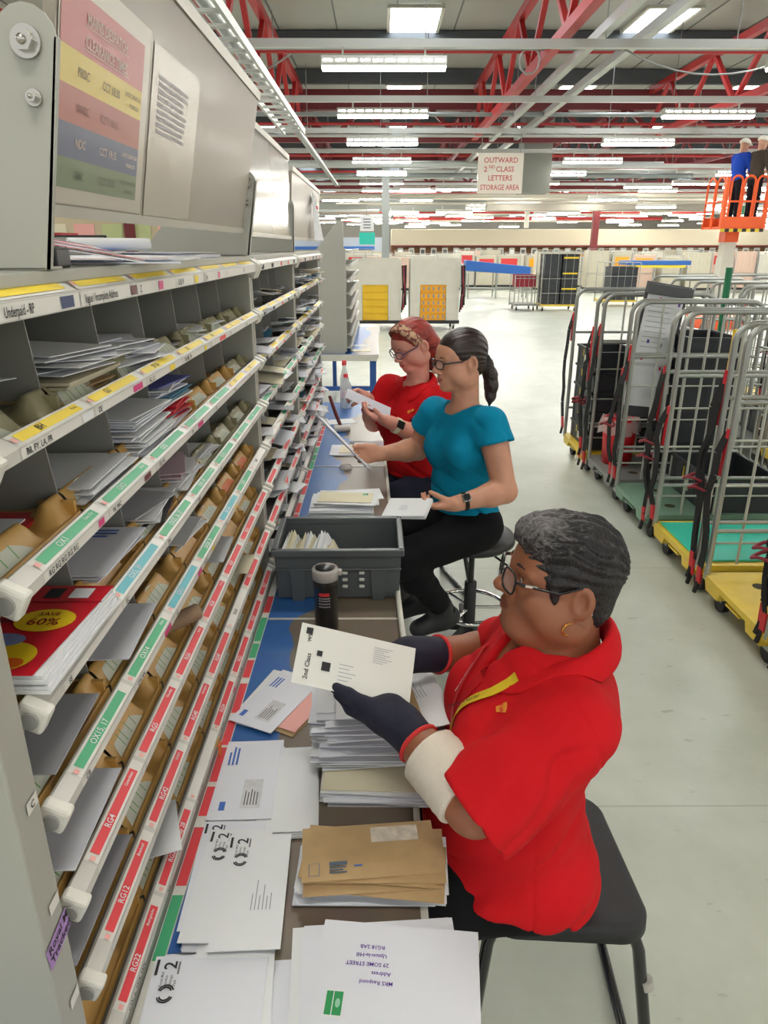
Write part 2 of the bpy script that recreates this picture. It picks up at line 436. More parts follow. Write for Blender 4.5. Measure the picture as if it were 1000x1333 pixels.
# label rail: section in local x (out) / z, extruded along y; upper face 26 mm tilted, front face 18 mm
RT = 0.019; RF = 0.0125
UX, UZ = math.cos(math.radians(62)), math.sin(math.radians(62))     # normal of the upper face
dx, dz = RT * UZ, RT * UX                                              # run back and up along the upper face
P_FT = (0.006, 0.004); P_FB = (0.006, 0.004 - RF); P_BT = (0.006 - dx, 0.004 + dz)
PROF = [P_FB, P_FT, P_BT, (P_BT[0] - 0.004, P_BT[1] - 0.002), (P_BT[0] - 0.004, -0.012), (P_BT[0] + 0.004, -RF + 0.002)]
def rail(parent, k, y0, y1, labels=None, caps=(True, True)):
    r = MB().prism(PROF, 'y', y0, y1).build('label_rail', RAILP, parent, loc=(XS, 0, railz(k)))
    for c, (yy, s) in enumerate(((y0, -1), (y1, 1))):
        if not caps[c]: continue
        e = MB()
        cx, cz = -0.005, 0.0
        Mx = Matrix.Translation((cx, yy, cz - 0.002)) @ Matrix.Rotation(math.radians(28), 4, 'Y')
        e.b2((-0.016, -0.009, -0.0155), (0.016, 0.009, 0.0155), 0, Mx)
        e.tube([(cx, yy + s * 0.008, cz - 0.003), (cx, yy + s * 0.0125, cz - 0.003)], 0.0095, 20, 1, smooth=False)
        e.build('end_cap', [CAPP, PLUG], r, bevel=0.004)
    return r
LMATS = [LWHITE, LYELLOW, LGREEN, LDGREEN, LBLUE, LRED, LPINK, LNAVY, LMAROON, INK, WHITE, RAILP, PINK]
LI = {'w': 0, 'y': 1, 'g': 2, 'd': 3, 'b': 4, 'r': 5, 'p': 6, 'n': 7, 'm': 8, 'k': 9, 'W': 10, 'k2': 9, 'P': 12}
def up_M(y, t, lift=0.0006):
    """text frame on the upper face: t = fraction up the face from its front edge"""
    ox = P_FT[0] + (P_BT[0] - P_FT[0]) * t + UX * lift; oz = P_FT[1] + (P_BT[1] - P_FT[1]) * t + UZ * lift
    return frameM((ox, y, oz), (0, 1, 0), (P_BT[0] - P_FT[0], 0, P_BT[1] - P_FT[1]))
def fr_M(y, t, lift=0.0006):
    return frameM((P_FT[0] + lift, y, P_FB[1] + (P_FT[1] - P_FB[1]) * t), (0, 1, 0), (0, 0, 1))
def label(r, y0, y1, col, big='', small='', front='', tags=(), tcol='w', frac=0.86, plain=False):
    """one label strip lying in the rail: coloured upper strip with its writing and the white front strip"""
    b = MB(); L = y1 - y0
    M = up_M(y0, 0.06); b.quad((0.004, 0, 0), (L - 0.004, 0, 0), (L - 0.004, RT * 0.9, 0), (0.004, RT * 0.9, 0), 0, M)
    M = up_M(y0, 0.2, 0.0012)
    a0 = 0.016; a1 = L * frac
    if col != 'w': b.quad((a0, 0, 0), (a1, 0, 0), (a1, RT * 0.62, 0), (a0, RT * 0.62, 0), LI[col], M)
    M = up_M(y0, 0.3, 0.0018)
    if big: b.text(big, 0.0115, M @ Matrix.Translation((a0 + (a1 - a0) * 0.28, 0, 0)), LI[tcol])
    if small: b.text(small, 0.006, M @ Matrix.Translation((a1 - 0.006, 0.003, 0)), LI[tcol], 'RIGHT')
    if not plain:
        M = fr_M(y0, 0.08); b.quad((0.002, 0, 0), (L - 0.002, 0, 0), (L - 0.002, RF * 0.84, 0), (0.002, RF * 0.84, 0), 0, M)
        M = fr_M(y0, 0.24, 0.0012)
        if front: b.text(front, 0.0095, M @ Matrix.Translation((0.012, 0, 0)), LI['k'])
        for (f0, f1, cc) in tags: b.quad((L * f0, -0.001, 0), (L * f1, -0.001, 0), (L * f1, 0.0075, 0), (L * f0, 0.0075, 0), LI[cc], M)
    # small white end stub with a printed square
    M = up_M(y0, 0.3, 0.0016); b.quad((0.005, 0, 0), (0.012, 0, 0), (0.012, 0.0065, 0), (0.005, 0.0065, 0), LI['P'], M)
    return b.build('label', LMATS, r)
def insert_mesh(L, m, card=True):
    """moulded letter tray for one pigeonhole: thin front lip, sloping card face, ridge with a finger scoop, well behind"""
    nu, nv = 29, 14
    V = [0.0, 0.001, 0.004, 0.006, 0.009, 0.014, 0.019, 0.024, 0.028, 0.033, 0.042, 0.07, 0.14, 0.27]
    ZR = [0.0, 0.011, 0.011, 0.0075, 0.010, 0.0175, 0.025, 0.0315, 0.034, 0.032, 0.018, 0.012, 0.010, 0.008]
    ZN = [0.0, 0.011, 0.011, 0.0075, 0.006, 0.0055, 0.0055, 0.006, 0.0065, 0.007, 0.0075, 0.008, 0.008, 0.008]
    vs = []; fs = []
    for i in range(nu):
        u = L * i / (nu - 1)
        t = min(1, max(0, (abs(u - L * 0.74) - 0.010) / 0.022)); n = t * t * (3 - 2 * t)
        for v, a, c in zip(V, ZR, ZN): vs.append((-v, u, a * n + c * (1 - n)))
    for i in range(nu - 1):
        for j in range(nv - 1):
            a = i * nv + j; fs.append((a, a + nv, a + nv + 1, a + 1))
    b = MB(); b.add(vs, fs, 0, True)
    b.b2((-0.046, L * 0.962, 0.004), (-0.004, L * 0.985, 0.027))
    return b.mesh('letter_tray', m)
def card_mesh(L):
    """lens-shaped window of the white index card lying on the sloping face"""
    b = MB(); n = 16; c = L * 0.3; R = L * 0.25
    def P(y, k): return (-(0.0065 + 0.0205 * k), y, 0.0098 + 0.0248 * k)
    lo = [P(c + R * (2 * i / n - 1), 0.0) for i in range(n + 1)]
    hi = [P(c + R * (2 * i / n - 1), max(0.0, math.sin(PI * (i / n) ** 0.8)) ** 0.75 * 0.98) for i in range(n + 1)]
    b.add(lo + hi, [(i, i + 1, n + 2 + i, n + 1 + i) for i in range(n)], 0, False)
    for k in (0.25, 0.42, 0.58, 0.75):
        i = int(k * n); h = (max(0.0, math.sin(PI * (i / n) ** 0.8)) ** 0.75) * 0.9
        y = c + R * (2 * i / n - 1); q = [P(y - 0.001, 0.06), P(y + 0.001, 0.06), P(y + 0.004, h), P(y + 0.002, h)]
        b.add([(x - 0.0002, yy, z + 0.0006) for x, yy, z in q], [(0, 1, 2, 3)], 1)
    return b.mesh('index_card', [CARD, CARDG])
BX = -0.665
LETTERS = []     # (x front, y0, y1, z floor) of every pigeonhole, for the mail
def frame_unit(name_label, y0, y1, bays, near_flange=False, labels=None, detail=True, seed=0):
    rr = random.Random(seed)
    root = thing('pigeonhole_rack', name_label, 'sorting rack', (0, 0, 0))
    t = 0.022
    # side panels
    sp = MB()
    if near_flange:
        sp.b2((BX - 0.01, y0, ZD + 0.0012), (XS + 0.002, y0 + 0.046, 1.752))
        so = sp.build('side_panel', FRAME, root, bevel=0.003)
        n = MB(); n.quad((0, 0, 0), (0.05, 0, 0), (0.05, 0.03, 0), (0, 0.03, 0), 0); n.text('Royal M', 0.014, TRS((0.004, 0.018, 0.0006)), 1); n.text('Tracked', 0.014, TRS((0.004, 0.004, 0.0006)), 1)
        no = n.build('purple_note', [mat('purple_note_paper', (168, 132, 190), 0.7), INK], so); no.matrix_local = frameM((XS + 0.0035, y0 + 0.002, 1.075), (0, 0.72, 0.1), (0, -0.1, 1)); no['label'] = 'purple handwritten note'
        for zz, s in ((1.262, 'C'), (1.13, ''), (0.99, ''), (0.87, '')):
            n = MB(); n.quad((0, 0, 0), (0.02, 0, 0), (0.02, 0.014, 0), (0, 0.014, 0), 0)
            if s: n.text(s, 0.011, TRS((0.006, 0.003, 0.0006)), 1)
            no = n.build('small_sticker', [LWHITE, INK], so); no.matrix_local = frameM((XS + 0.0035, y0 + 0.02, zz), (0, 1, 0), (0, 0, 1))
    else:
        sp.b2((BX - 0.01, y0, ZD + 0.0012), (XS - 0.012, y0 + t, 1.752)); sp.build('side_panel', FRAME, root, bevel=0.002)
    MB().b2((BX - 0.01, y1 - t, ZD + 0.0012), (XS - 0.012, y1, 1.752)).build('side_panel', FRAME, root, bevel=0.002)
    MB().b2((BX - 0.012, y0, ZD + 0.0012), (BX, y1, 1.752)).build('back_panel', FRAME, root)
    MB().b2((BX - 0.01, y0, 1.742), (XS - 0.004, y1, 1.756)).build('top_panel', FRAME, root, bevel=0.002)
    MB().b2((BX, y0, ZD + 0.0012), (XS + 0.0, y1, ZD + 0.016)).build('plinth', FRAME, root)
    ys = bays
    for k in range(1, 8):
        z = railz(k)
        MB().b2((BX, y0 + t, z - 0.016), (XS - 0.012, y1 - t, z - 0.008)).build('shelf', SHELF, root)
    for k in range(0, 8):
        ra = rail(root, k, y0 + (0.078 if near_flange else 0.018), y1 - 0.014)
        if k == 0: ra.scale = (1.3, 1, 1.45)
        if labels: labels(k, ra, ys)
        else: generic_labels(k, ra, ys, rr)
    dm = {}
    for k in range(1, 8):
        zf = railz(k) - 0.008; zt = railz(k - 1) - 0.016 if k > 1 else 1.742
        h = zt - zf
        key = round(h, 3)
        if key not in dm:
            dm[key] = MB().prism([(BX + 0.001, 0), (XS - 0.05, 0), (XS - 0.062, h), (BX + 0.001, h)], 'y', -0.001, 0.001).mesh('divider', FRAMED)
        for y in ys[1:-1]:
            inst(dm[key], 'divider', root, (0, y, zf))
        for a, b in zip(ys[:-1], ys[1:]):
            LETTERS.append((k, XS - 0.05, a, b, zf))
    return root, ys
CW = ['R', 'RG', 'SN', 'OX', 'BH', 'GU', 'HP', 'SL', 'SO', 'PO', 'BA', 'TA']
def generic_labels(k, r, ys, rr):
    cols = ['w', 'y', 'y', 'g', 'g', 'r', 'r', 'w'][k]
    for a, b in zip(ys[:-1], ys[1:]):
        w = rr.random()
        label(r, a, b, cols if w > 0.12 else 'w', front='', tags=[(0.2, 0.45, 'k')] if w > 0.5 else [(0.3, 0.5, 'r')], frac=0.8)
TXT1 = {
 0: [('y', '', '', 'Underpaid - RP', [(0.72, 0.9, 'n')]), ('y', '', '', 'Vague / Incomplete Address', [(0.86, 0.98, 'm')]), ('y', '', '', 'Z', [(0.5, 0.62, 'p')]), ('y', '', '', 'IL LK, W', [(0.6, 0.75, 'y')]), ('y', '', '', 'Post', [(0.6, 0.7, 'p')]), ('y', '', '', 'F', []), ('y', '', '', 'NE', [])],
 1: [('y', 'BH', 'Poole', 'BB, FY, LA, PR', [(0.8, 0.96, 'W')]), ('y', 'GU', '', 'DE', [(0.7, 0.9, 'p')]), ('y', 'SP SN', '', 'AL, LU', [(0.6, 0.75, 'y')]), ('y', 'SO', '', 'DA, ME, TN', [(0.8, 0.9, 'y')]), ('y', 'BA', '', 'CT', [(0.5, 0.8, 'r')]), ('y', 'PO', '', 'LE', []), ('y', 'SL', '', 'NN', [])],
 2: [('g', 'OX1', 'Town Ctr', 'RG RG RG RG RG', [(0.8, 0.9, 'p')]), ('g', 'OX2', 'Botley', 'W, WC', [(0.7, 0.85, 'm')]), ('g', 'OX3', '', 'UB, HA', []), ('g', 'OX4', '', 'TW', [(0.3, 0.5, 'p')]), ('g', '22', '', 'KT', []), ('y', '8, 9', '', 'SM', []), ('y', 'OX', '', 'CR', [])],
 3: [('d', 'OX1', 'Univ', 'SE', []), ('b', 'OX5, 39', '', 'EC', []), ('g', 'OX25, 26, 27', '', 'SW', []), ('g', 'OX9, 49', 'Thame', 'NW', []), ('g', 'OX18', '', 'N', []), ('g', 'OX7', '', 'E', []), ('g', '10', '', 'IG', [])],
 4: [('g', 'OX15, 17', '', 'CB', []), ('g', 'OX14', 'Abing', 'ON AN', [(0.72, 0.9, 'p')]), ('b', 'OX11', '', 'SG', [(0.8, 0.95, 'p')]), ('g', 'OX28, 29', '', 'BIX2S', [(0.4, 0.5, 'y')]), ('b', 'SN 7-8', '', 'WD', [(0.6, 0.7, 'y')]), ('g', 'OX10', '', 'CM', []), ('w', 'Shelf', '', 'SS', [])],
 5: [('r', 'RG4', 'Caversham', '', []), ('r', 'RG5', 'Woodley', '', []), ('r', 'RG6', 'Earley', '', []), ('r', 'RG8', 'Goring', '', []), ('r', 'RG9', '', '', []), ('r', 'RG10', '', '', []), ('r', 'RG1', '', '', [])],
 6: [('r', 'RG12', 'Bracknell', '', []), ('r', 'RG42', 'Binfield', '', []), ('r', 'RG40', 'Wokingham', '', []), ('r', 'RG45', '', '', []), ('w', 'RG41', '', 'Crowthorne', []), ('r', 'RG2', '', '', []), ('r', 'RG30', '', '', [])],
 7: [('r', 'RG22', 'Basingstoke', 'CW, L, WA, WN', []), ('r', 'RG23, 26 Only 28', '', 'NN', []), ('w', '', '', 'CH, LL, SY', [(0.8, 0.95, 'y')]), ('r', 'RG24', '', 'DD, EH', [(0.75, 0.85, 'p')]), ('r', 'RG21', '', 'G, KA, ML', []), ('r', 'RG25', '', 'PA', []), ('r', 'RG27', '', 'IV', [])],
}
def labels1(k, r, ys):
    for i, (a, b) in enumerate(zip(ys[:-1], ys[1:])):
        if i == 0: a = a + 0.0
        c, big, small, front, tags = TXT1[k][i]
        label(r, a + (0.075 if i == 0 else 0), b, c, big, small, front, tags, tcol='k' if c in 'yw' else 'W', frac=0.88)
ys1 = [0.57] + [0.63 + 0.2 * i for i in range(1, 7)] + [2.03]
f1, _ = frame_unit('grey steel letter sorting frame nearest the camera with tan moulded trays in its pigeonholes', 0.522, 2.055, ys1, True, labels1, seed=1)
# moulded trays + cards of the nearest frame
IM = {}
for k in range(1, 8):
    zf = railz(k) - 0.008
    for i, (a, b) in enumerate(zip(ys1[:-1], ys1[1:])):
        L = round(b - a - 0.006, 3)
        m = OLIVE if (k == 1 or (k == 3 and i > 3) or (k == 2 and i == 6)) else TAN
        key = (L, m.name)
        if key not in IM: IM[key] = (insert_mesh(L, m), card_mesh(L))
        tr = inst(IM[key][0], 'letter_tray', f1, (XS - 0.026, a + 0.003, zf + 0.0005))
        if (k * 7 + i) % 9 != 4:
            c_ = inst(IM[key][1], 'index_card', tr)
            if k == 4 and i in (5, 6):
                c_.data = IM[key][1].copy(); c_.data.materials[0] = ORANGE; c_['label'] = 'orange index card'
tagm = MB().b2((0, 0, 0), (0.002, 0.02, 0.03))
og = tagm.build('orange_tag', ORANGE, f1, loc=(XS + 0.012, 1.19, railz(7) - 0.03)); og['label'] = 'orange tag'
ys2 = [2.085 + 0.196 * i for i in range(6)]
f2, _ = frame_unit('grey sorting frame second from the camera, its pigeonholes crammed with loose white mail', 2.062, 3.075, ys2, seed=2)
ys3 = [3.11 + 0.2 * i for i in range(7)]
f3, _ = frame_unit('grey sorting frame third from the camera, ending beside the water bottle', 3.085, 4.33, ys3, seed=3)
# strip of red and green labels along the back of the desk, under the frames
bs = MB().b2((XS + 0.001, 0.6, ZD + 0.0005), (XS + 0.022, 4.3, ZD + 0.003), 0)
y = 0.62; q = random.Random(5)
while y < 4.2:
    l = q.uniform(0.07, 0.13); c = 1 if q.random() < 0.68 else (2 if q.random() < 0.6 else 0)
    bs.quad((XS + 0.0205, y, ZD + 0.0036), (XS + 0.0205, y + l, ZD + 0.0036), (XS + 0.003, y + l, ZD + 0.0036), (XS + 0.003, y, ZD + 0.0036), c); y += l + q.uniform(0.008, 0.03)
tag(bs.build('label_strip', [LWHITE, LRED, LGREEN]), 'strip of red and green labels along the back of the desk under the frames', 'label strip')
# bevelled grey toe rail in front of plinth
# far sorting frame on the second desk, only its end panel and shelf noses show
fb = thing('pigeonhole_rack', 'grey end panel of the far sorting frame standing on the second blue desk', 'sorting rack', (0, 0, 0))
MB().prism([(-0.60, 0.78), (-0.345, 0.78), (-0.345, 2.0), (-0.40, 2.0), (-0.60, 1.75)], 'y', 7.12, 7.15).build('side_panel', FRAME, fb, bevel=0.003)
MB().b2((-0.345, 7.12, 0.8), (-0.33, 7.2, 1.76)).build('flange', FRAME, fb)
MB().b2((-0.62, 7.15, 0.78), (-0.60, 9.8, 1.75)).build('back_panel', FRAME, fb)
for k in range(8):
    MB().b2((-0.6, 7.15, 0.83 + k * 0.128), (-0.30, 9.8, 0.845 + k * 0.128)).build('shelf', FRAME, fb)
    MB().b2((-0.30, 7.2, 0.815 + k * 0.128), (-0.278, 9.8, 0.85 + k * 0.128)).build('label_rail', RAILP, fb)

# ------------------------------------------------------------------ header boards on brackets
BOARD = mat('board_laminate', (150, 141, 127), 0.4, var=0.03, vscale=2, coat=0.1)
BGLOSS = mat('glossy_board', (176, 176, 168), 0.16, coat=0.5)
ALU = mat('board_edge_alu', (186, 184, 174), 0.35, metal=0.4)
BOLT = mat('zinc_bolt', (190, 188, 180), 0.25, metal=0.9)
def bracket(y, xb, lean, zt, s=1, label='', back=0.2, w=0.045, tall=False):
    r = thing('board_bracket', label, 'bracket')
    b = MB()
    # upright lug rising along the board edge, with rounded top; gusset foot sloping to the back
    n = 8
    topc = (xb + lean * (zt - 1.8) - 0.012, zt)
    arc = [(topc[0] + w / 2 * math.cos(PI * i / n), topc[1] + w / 2 * math.sin(PI * i / n)) for i in range(n + 1)]
    poly = [(xb + 0.008, 1.757)] + arc + [(xb - 0.05, 1.90), (xb - 0.06, 1.86), (xb - back + 0.07, 1.835), (xb - back, 1.758)]
    if tall: poly = [(xb + 0.008, 1.757)] + arc + [(topc[0] - w / 2 - 0.02, zt - 0.02), (xb - back, zt - 0.20), (xb - back, 1.758)]
    b.prism(poly, 'y', y, y + 0.003 * s)
    b.prism([(xb + 0.004, 1.757), (xb + 0.008, 1.757), (topc[0] + w / 2 + 0.002, zt), (topc[0] + w / 2 - 0.002, zt)], 'y', y, y + (0.006 if tall else 0.02) * s)
    b.b2((xb - back, min(y, y + 0.04 * s), 1.7565), (xb + 0.004, max(y, y + 0.04 * s), 1.7595))
    b.build('plate', FRAME, r, bevel=0.001)
    for (px, pz, rad) in ((topc[0], zt - 0.004, 0.0095), (topc[0] - 0.0, zt - 0.05, 0.005)):
        k = MB(); k.tube([(px, y - 0.004, pz), (px, y + 0.006, pz)], rad * 1.5, 20, 0); k.tube([(px, y - 0.011, pz), (px, y - 0.004, pz)], rad, 6, 0, smooth=False); k.sphere((px, y - 0.011, pz), rad * 0.5, 10, 6)
        k.build('bolt', BOLT, r)
    return r
def board(y0, y1, x0, z0, x1, z1, m, label):
    r = thing('header_board', label, 'notice board')
    M = frameM((x0, y0, z0), (0, 1, 0), (x1 - x0, 0, z1 - z0)); h = math.hypot(x1 - x0, z1 - z0); L = y1 - y0
    MB().b2((0, 0, -0.012), (L, h, 0), 0, M).build('panel', m, r, bevel=0.001)
    e = MB()
    e.b2((-0.004, h - 0.01, -0.016), (L + 0.004, h + 0.008, 0.004), 0, M); e.b2((-0.004, -0.006, -0.016), (L + 0.004, 0.006, 0.004), 0, M)
    e.build('edge_trim', ALU, r)
    return r, M, L, h
bd, BM, BL, BH_ = board(0.80, 1.905, XS + 0.002, 1.815, XS + 0.06, 2.11, BOARD, 'leaning cream header board nearest the camera carrying the coloured clearance times poster')
po = MB()
def PQ(u0, u1, v0, v1, mi, d=0.001): po.quad((u0, v0, d), (u1, v0, d), (u1, v1, d), (u0, v1, d), mi, BM)
PMATS = [mat('poster_margin', (188, 180, 166), 0.3), mat('poster_red', (180, 92, 88), 0.35), mat('poster_yellow', (206, 182, 64), 0.35), mat('poster_brick', (168, 92, 80), 0.35), mat('poster_blue', (88, 94, 120), 0.35), mat('poster_green', (112, 126, 94), 0.35), mat('poster_pale_text', (206, 184, 172), 0.4), mat('poster_dark_text', (120, 104, 60), 0.4), mat('poster_dim_text', (140, 84, 72), 0.4), mat('poster_green_text', (98, 108, 84), 0.4)]
PU0, PU1, PV0, PV1 = 0.006, 0.290, 0.008, 0.232
PQ(PU0, PU1, PV0, PV1, 0)
u0, u1 = PU0 + 0.004, PU1 - 0.026
vv = [0.024, 0.054, 0.0875, 0.1225, 0.156, 0.209]
for i, mi in enumerate((5, 4, 3, 2, 1)): PQ(u0, u1, vv[i], vv[i + 1], mi, 0.0016)
def PT(s, u, v, size, mi, al='LEFT'): po.text(s, size, BM @ Matrix.Translation((u, v, 0.0022)), mi, al)
PT('MAINS DESPATCH', (u0 + u1) / 2, 0.186, 0.0155, 6, 'CENTER'); PT('CLEARANCE TIMES', (u0 + u1) / 2, 0.164, 0.0155, 6, 'CENTER')
PQ(u0 + 0.06, u1 - 0.06, 0.1832, 0.1842, 6, 0.0022); PQ(u0 + 0.055, u1 - 0.055, 0.1612, 0.1622, 6, 0.0022)
for s, v, mi in (('PRDC', 0.134, 7), ('SWDC', 0.100, 8), ('NDC', 0.066, 6), ('GMC', 0.034, 9)): PT(s, u0 + 0.045, v, 0.0125, mi)
for s, v, mi in (('CCT 18:30', 0.134, 7), ('CCT 18:45', 0.100, 8), ('CCT 19:15', 0.066, 6), ('CCT 20:00', 0.034, 9)): PT(s, u0 + 0.115, v, 0.0125, mi)
for v, mi in ((0.142, 7), (0.073, 6), (0.041, 9)): PT('LATEST DEPARTURE', u1 - 0.005, v, 0.0065, mi, 'RIGHT'); PT('FROM 20:30', u1 - 0.012, v - 0.011, 0.0065, mi, 'RIGHT')
o_ = po.build('poster', PMATS, bd); o_['label'] = 'striped clearance times poster'
po = MB(); PQ(0.305, 0.56, 0.008, 0.225, 0)
qq = random.Random(2)
for i in range(9):
    PQ(0.335, 0.335 + qq.uniform(0.13, 0.16), 0.186 - i * 0.0085, 0.1915 - i * 0.0085, 1, 0.0016)
o_ = po.build('notice_sheet', [mat('laminated_sheet', (184, 176, 162), 0.25), mat('faded_print', (140, 136, 140), 0.4)], bd); o_['label'] = 'laminated notice with faded print'
bracket(0.775, XS - 0.003, 0.19, 1.962, 1, 'grey bolted bracket holding the near end of the poster board', 0.3, 0.056, True)
bracket(1.93, XS + 0.002, 0.19, 1.93, 1, 'grey bolted bracket with sloping foot at the far end of the poster board', 0.27)
b2_, _, _, _ = board(1.99, 3.0, XS - 0.008, 1.81, XS - 0.004, 2.095, BGLOSS, 'shiny bare header board over the second sorting frame, mirroring the lights')
bracket(3.03, XS - 0.008, 0.02, 1.93, 1, 'small grey bracket with sloping foot between the second and third header boards', 0.2)
b3_, M3, L3, h3 = board(3.12, 4.5, XS - 0.02, 1.81, XS - 0.005, 2.07, BOARD, 'matt header board farthest along the row with a white sheet clipped to it')
sh = MB(); sh.quad((0.78, 0.0, 0.03), (0.98, 0.0, 0.06), (0.98, 0.2, 0.012), (0.78, 0.22, 0.012), 0, M3); sh.quad((0.85, 0.15, 0.03), (0.9, 0.15, 0.035), (0.9, 0.165, 0.032), (0.85, 0.165, 0.028), 1, M3)
so = sh.build('paper_sheet', [WHITE, REDINK]); sm_ = so.modifiers.new('s', 'SOLIDIFY'); sm_.thickness = 0.002
tag(so, 'white paper sheet with a red mark hanging from the farthest header board', 'paper')
# ------------------------------------------------------------------ desks
def desk_material():
    m = bpy.data.materials.new('worn_blue_desktop'); m.use_nodes = True; nt = m.node_tree; b = nt.nodes['Principled BSDF']
    tc = nt.nodes.new('ShaderNodeTexCoord')
    n = nt.nodes.new('ShaderNodeTexNoise'); n.inputs['Scale'].default_value = 3.4; n.inputs['Detail'].default_value = 2.0
    nt.links.new(tc.outputs['Object'], n.inputs['Vector'])
    sx = nt.nodes.new('ShaderNodeSeparateXYZ'); nt.links.new(tc.outputs['Object'], sx.inputs[0])
    # paint is worn through where hands work: towards the front edge
    a = nt.nodes.new('ShaderNodeMath'); a.operation = 'MULTIPLY_ADD'; a.inputs[1].default_value = 2.2; a.inputs[2].default_value = 0.62
    nt.links.new(sx.outputs['X'], a.inputs[0])
    s = nt.nodes.new('ShaderNodeMath'); s.operation = 'ADD'
    nt.links.new(a.outputs[0], s.inputs[0]); nt.links.new(n.outputs['Fac'], s.inputs[1])
    r = nt.nodes.new('ShaderNodeValToRGB'); r.color_ramp.elements[0].position = 0.70; r.color_ramp.elements[1].position = 0.715
    r.color_ramp.elements[0].color = (*rgb(52, 104, 172), 1); r.color_ramp.elements[1].color = (*rgb(120, 106, 92), 1)
    nt.links.new(s.outputs[0], r.inputs['Fac'])
    n2 = nt.nodes.new('ShaderNodeTexNoise'); n2.inputs['Scale'].default_value = 14; n2.inputs['Detail'].default_value = 6
    nt.links.new(tc.outputs['Object'], n2.inputs['Vector'])
    mx = nt.nodes.new('ShaderNodeMixRGB'); mx.blend_type = 'MULTIPLY'; mx.inputs['Fac'].default_value = 0.35
    nt.links.new(r.outputs['Color'], mx.inputs['Color1']); nt.links.new(n2.outputs['Color'], mx.inputs['Color2'])
    hs = nt.nodes.new('ShaderNodeHueSaturation'); hs.inputs['Value'].default_value = 1.12
    nt.links.new(mx.outputs['Color'], hs.inputs['Color']); nt.links.new(hs.outputs['Color'], b.inputs['Base Color'])
    b.inputs['Roughness'].default_value = 0.36
    return m
DESK = desk_material()
EDGE = mat('desk_edge_white', (206, 204, 194), 0.4, var=0.05, vscale=20)
BLUEST = mat('blue_leg_steel', (34, 82, 156), 0.45)
def desk(label, x0, x1a, x1b, y0, y1, legs=True, z=ZD):
    r = thing('sorting_desk', label, 'desk', (0, 0, 0))
    MB().prism([(x0, y0), (x1a, y0), (x1b, y1), (x0, y1)], 'z', z - 0.03, z).build('desk_top', DESK, r)
    e = MB(); e.prism([(x1a, y0), (x1a + 0.012, y0), (x1b + 0.012, y1), (x1b, y1)], 'z', z - 0.034, z + 0.004)
    e.build('edge_strip', EDGE, r, bevel=0.002)
    e = MB().b2((x0, y0 - 0.004, z - 0.06), (x1a, y0 + 0.004, z + 0.002)); e.build('end_strip', EDGE, r)
    if legs:
        for y in (y0 + 0.06, y1 - 0.06):
            for x in (x0 + 0.05, x1b - 0.05):
                MB().b2((x - 0.025, y - 0.025, 0), (x + 0.025, y + 0.025, z - 0.03)).build('leg', BLUEST, r)
            MB().b2((x0 + 0.05, y - 0.02, 0.42), (x1b - 0.05, y + 0.02, 0.46)).build('cross_rail', BLUEST, r)
    return r
desk('worn blue sorting desk nearest the camera covered in envelopes', -0.66, 0.069, 0.052, 0.30, 1.79)
desk('worn blue sorting desk in front of the woman in the turquoise top', -0.66, 0.052, 0.02, 1.795, 3.29)
desk('worn blue sorting desk in front of the red-haired woman', -0.66, 0.02, -0.02, 3.295, 4.80)
desk('blue desk standing past the water bottle under the far frame', -0.66, -0.03, -0.03, 7.05, 9.6)
MB0 = MB().tube([(0.062, 1.60, ZD + 0.02), (0.05, 1.93, ZD + 0.02)], 0.008, 10)
tag(MB0.build('white_edge_rod', EDGE), 'loose white edging rod sticking out along the desk edge by the grey crate', 'rod')
# blue table frame seen under the far desk
# ------------------------------------------------------------------ mail
def letter_mesh(name, L, W, T, m, bend=0.0, seed=0, win=None, stamp=None, lines=None, curl=0.0):
    """envelope: thin slab with slightly bowed faces, long axis x, lying in xy, bottom at z=0"""
    q = random.Random(seed); nx, ny = 8, 4; b = MB()
    def z(u, v): return bend * (1 - (2 * u - 1) ** 2) + curl * v * v
    def T_(u, v): return T * (0.55 + 0.45 * math.sin(PI * u) ** 0.4 * math.sin(PI * v) ** 0.4)
    top = []; bot = []
    for i in range(nx + 1):
        for j in range(ny + 1):
            u, v = i / nx, j / ny
            bot.append(((u - 0.5) * L, (v - 0.5) * W, z(u, v))); top.append(((u - 0.5) * L, (v - 0.5) * W, z(u, v) + T_(u, v)))
    n = len(bot); k = ny + 1
    fs = []
    for i in range(nx):
        for j in range(ny):
            a = i * k + j; fs.append((n + a, n + a + k, n + a + k + 1, n + a + 1)); fs.append((a, a + 1, a + k + 1, a + k))
    for i in range(nx): a = i * k; fs.append((a, a + k, n + a + k, n + a)); a += ny; fs.append((a, n + a, n + a + k, a + k))
    for j in range(ny): a = j; fs.append((a, n + a, n + a + 1, a + 1)); a = nx * k + j; fs.append((a, a + 1, n + a + 1, n + a))
    b.add(bot + top, fs, 0, False)
    return b.mesh(name, m), (lambda u, v: z(u, v) + T_(u, v))
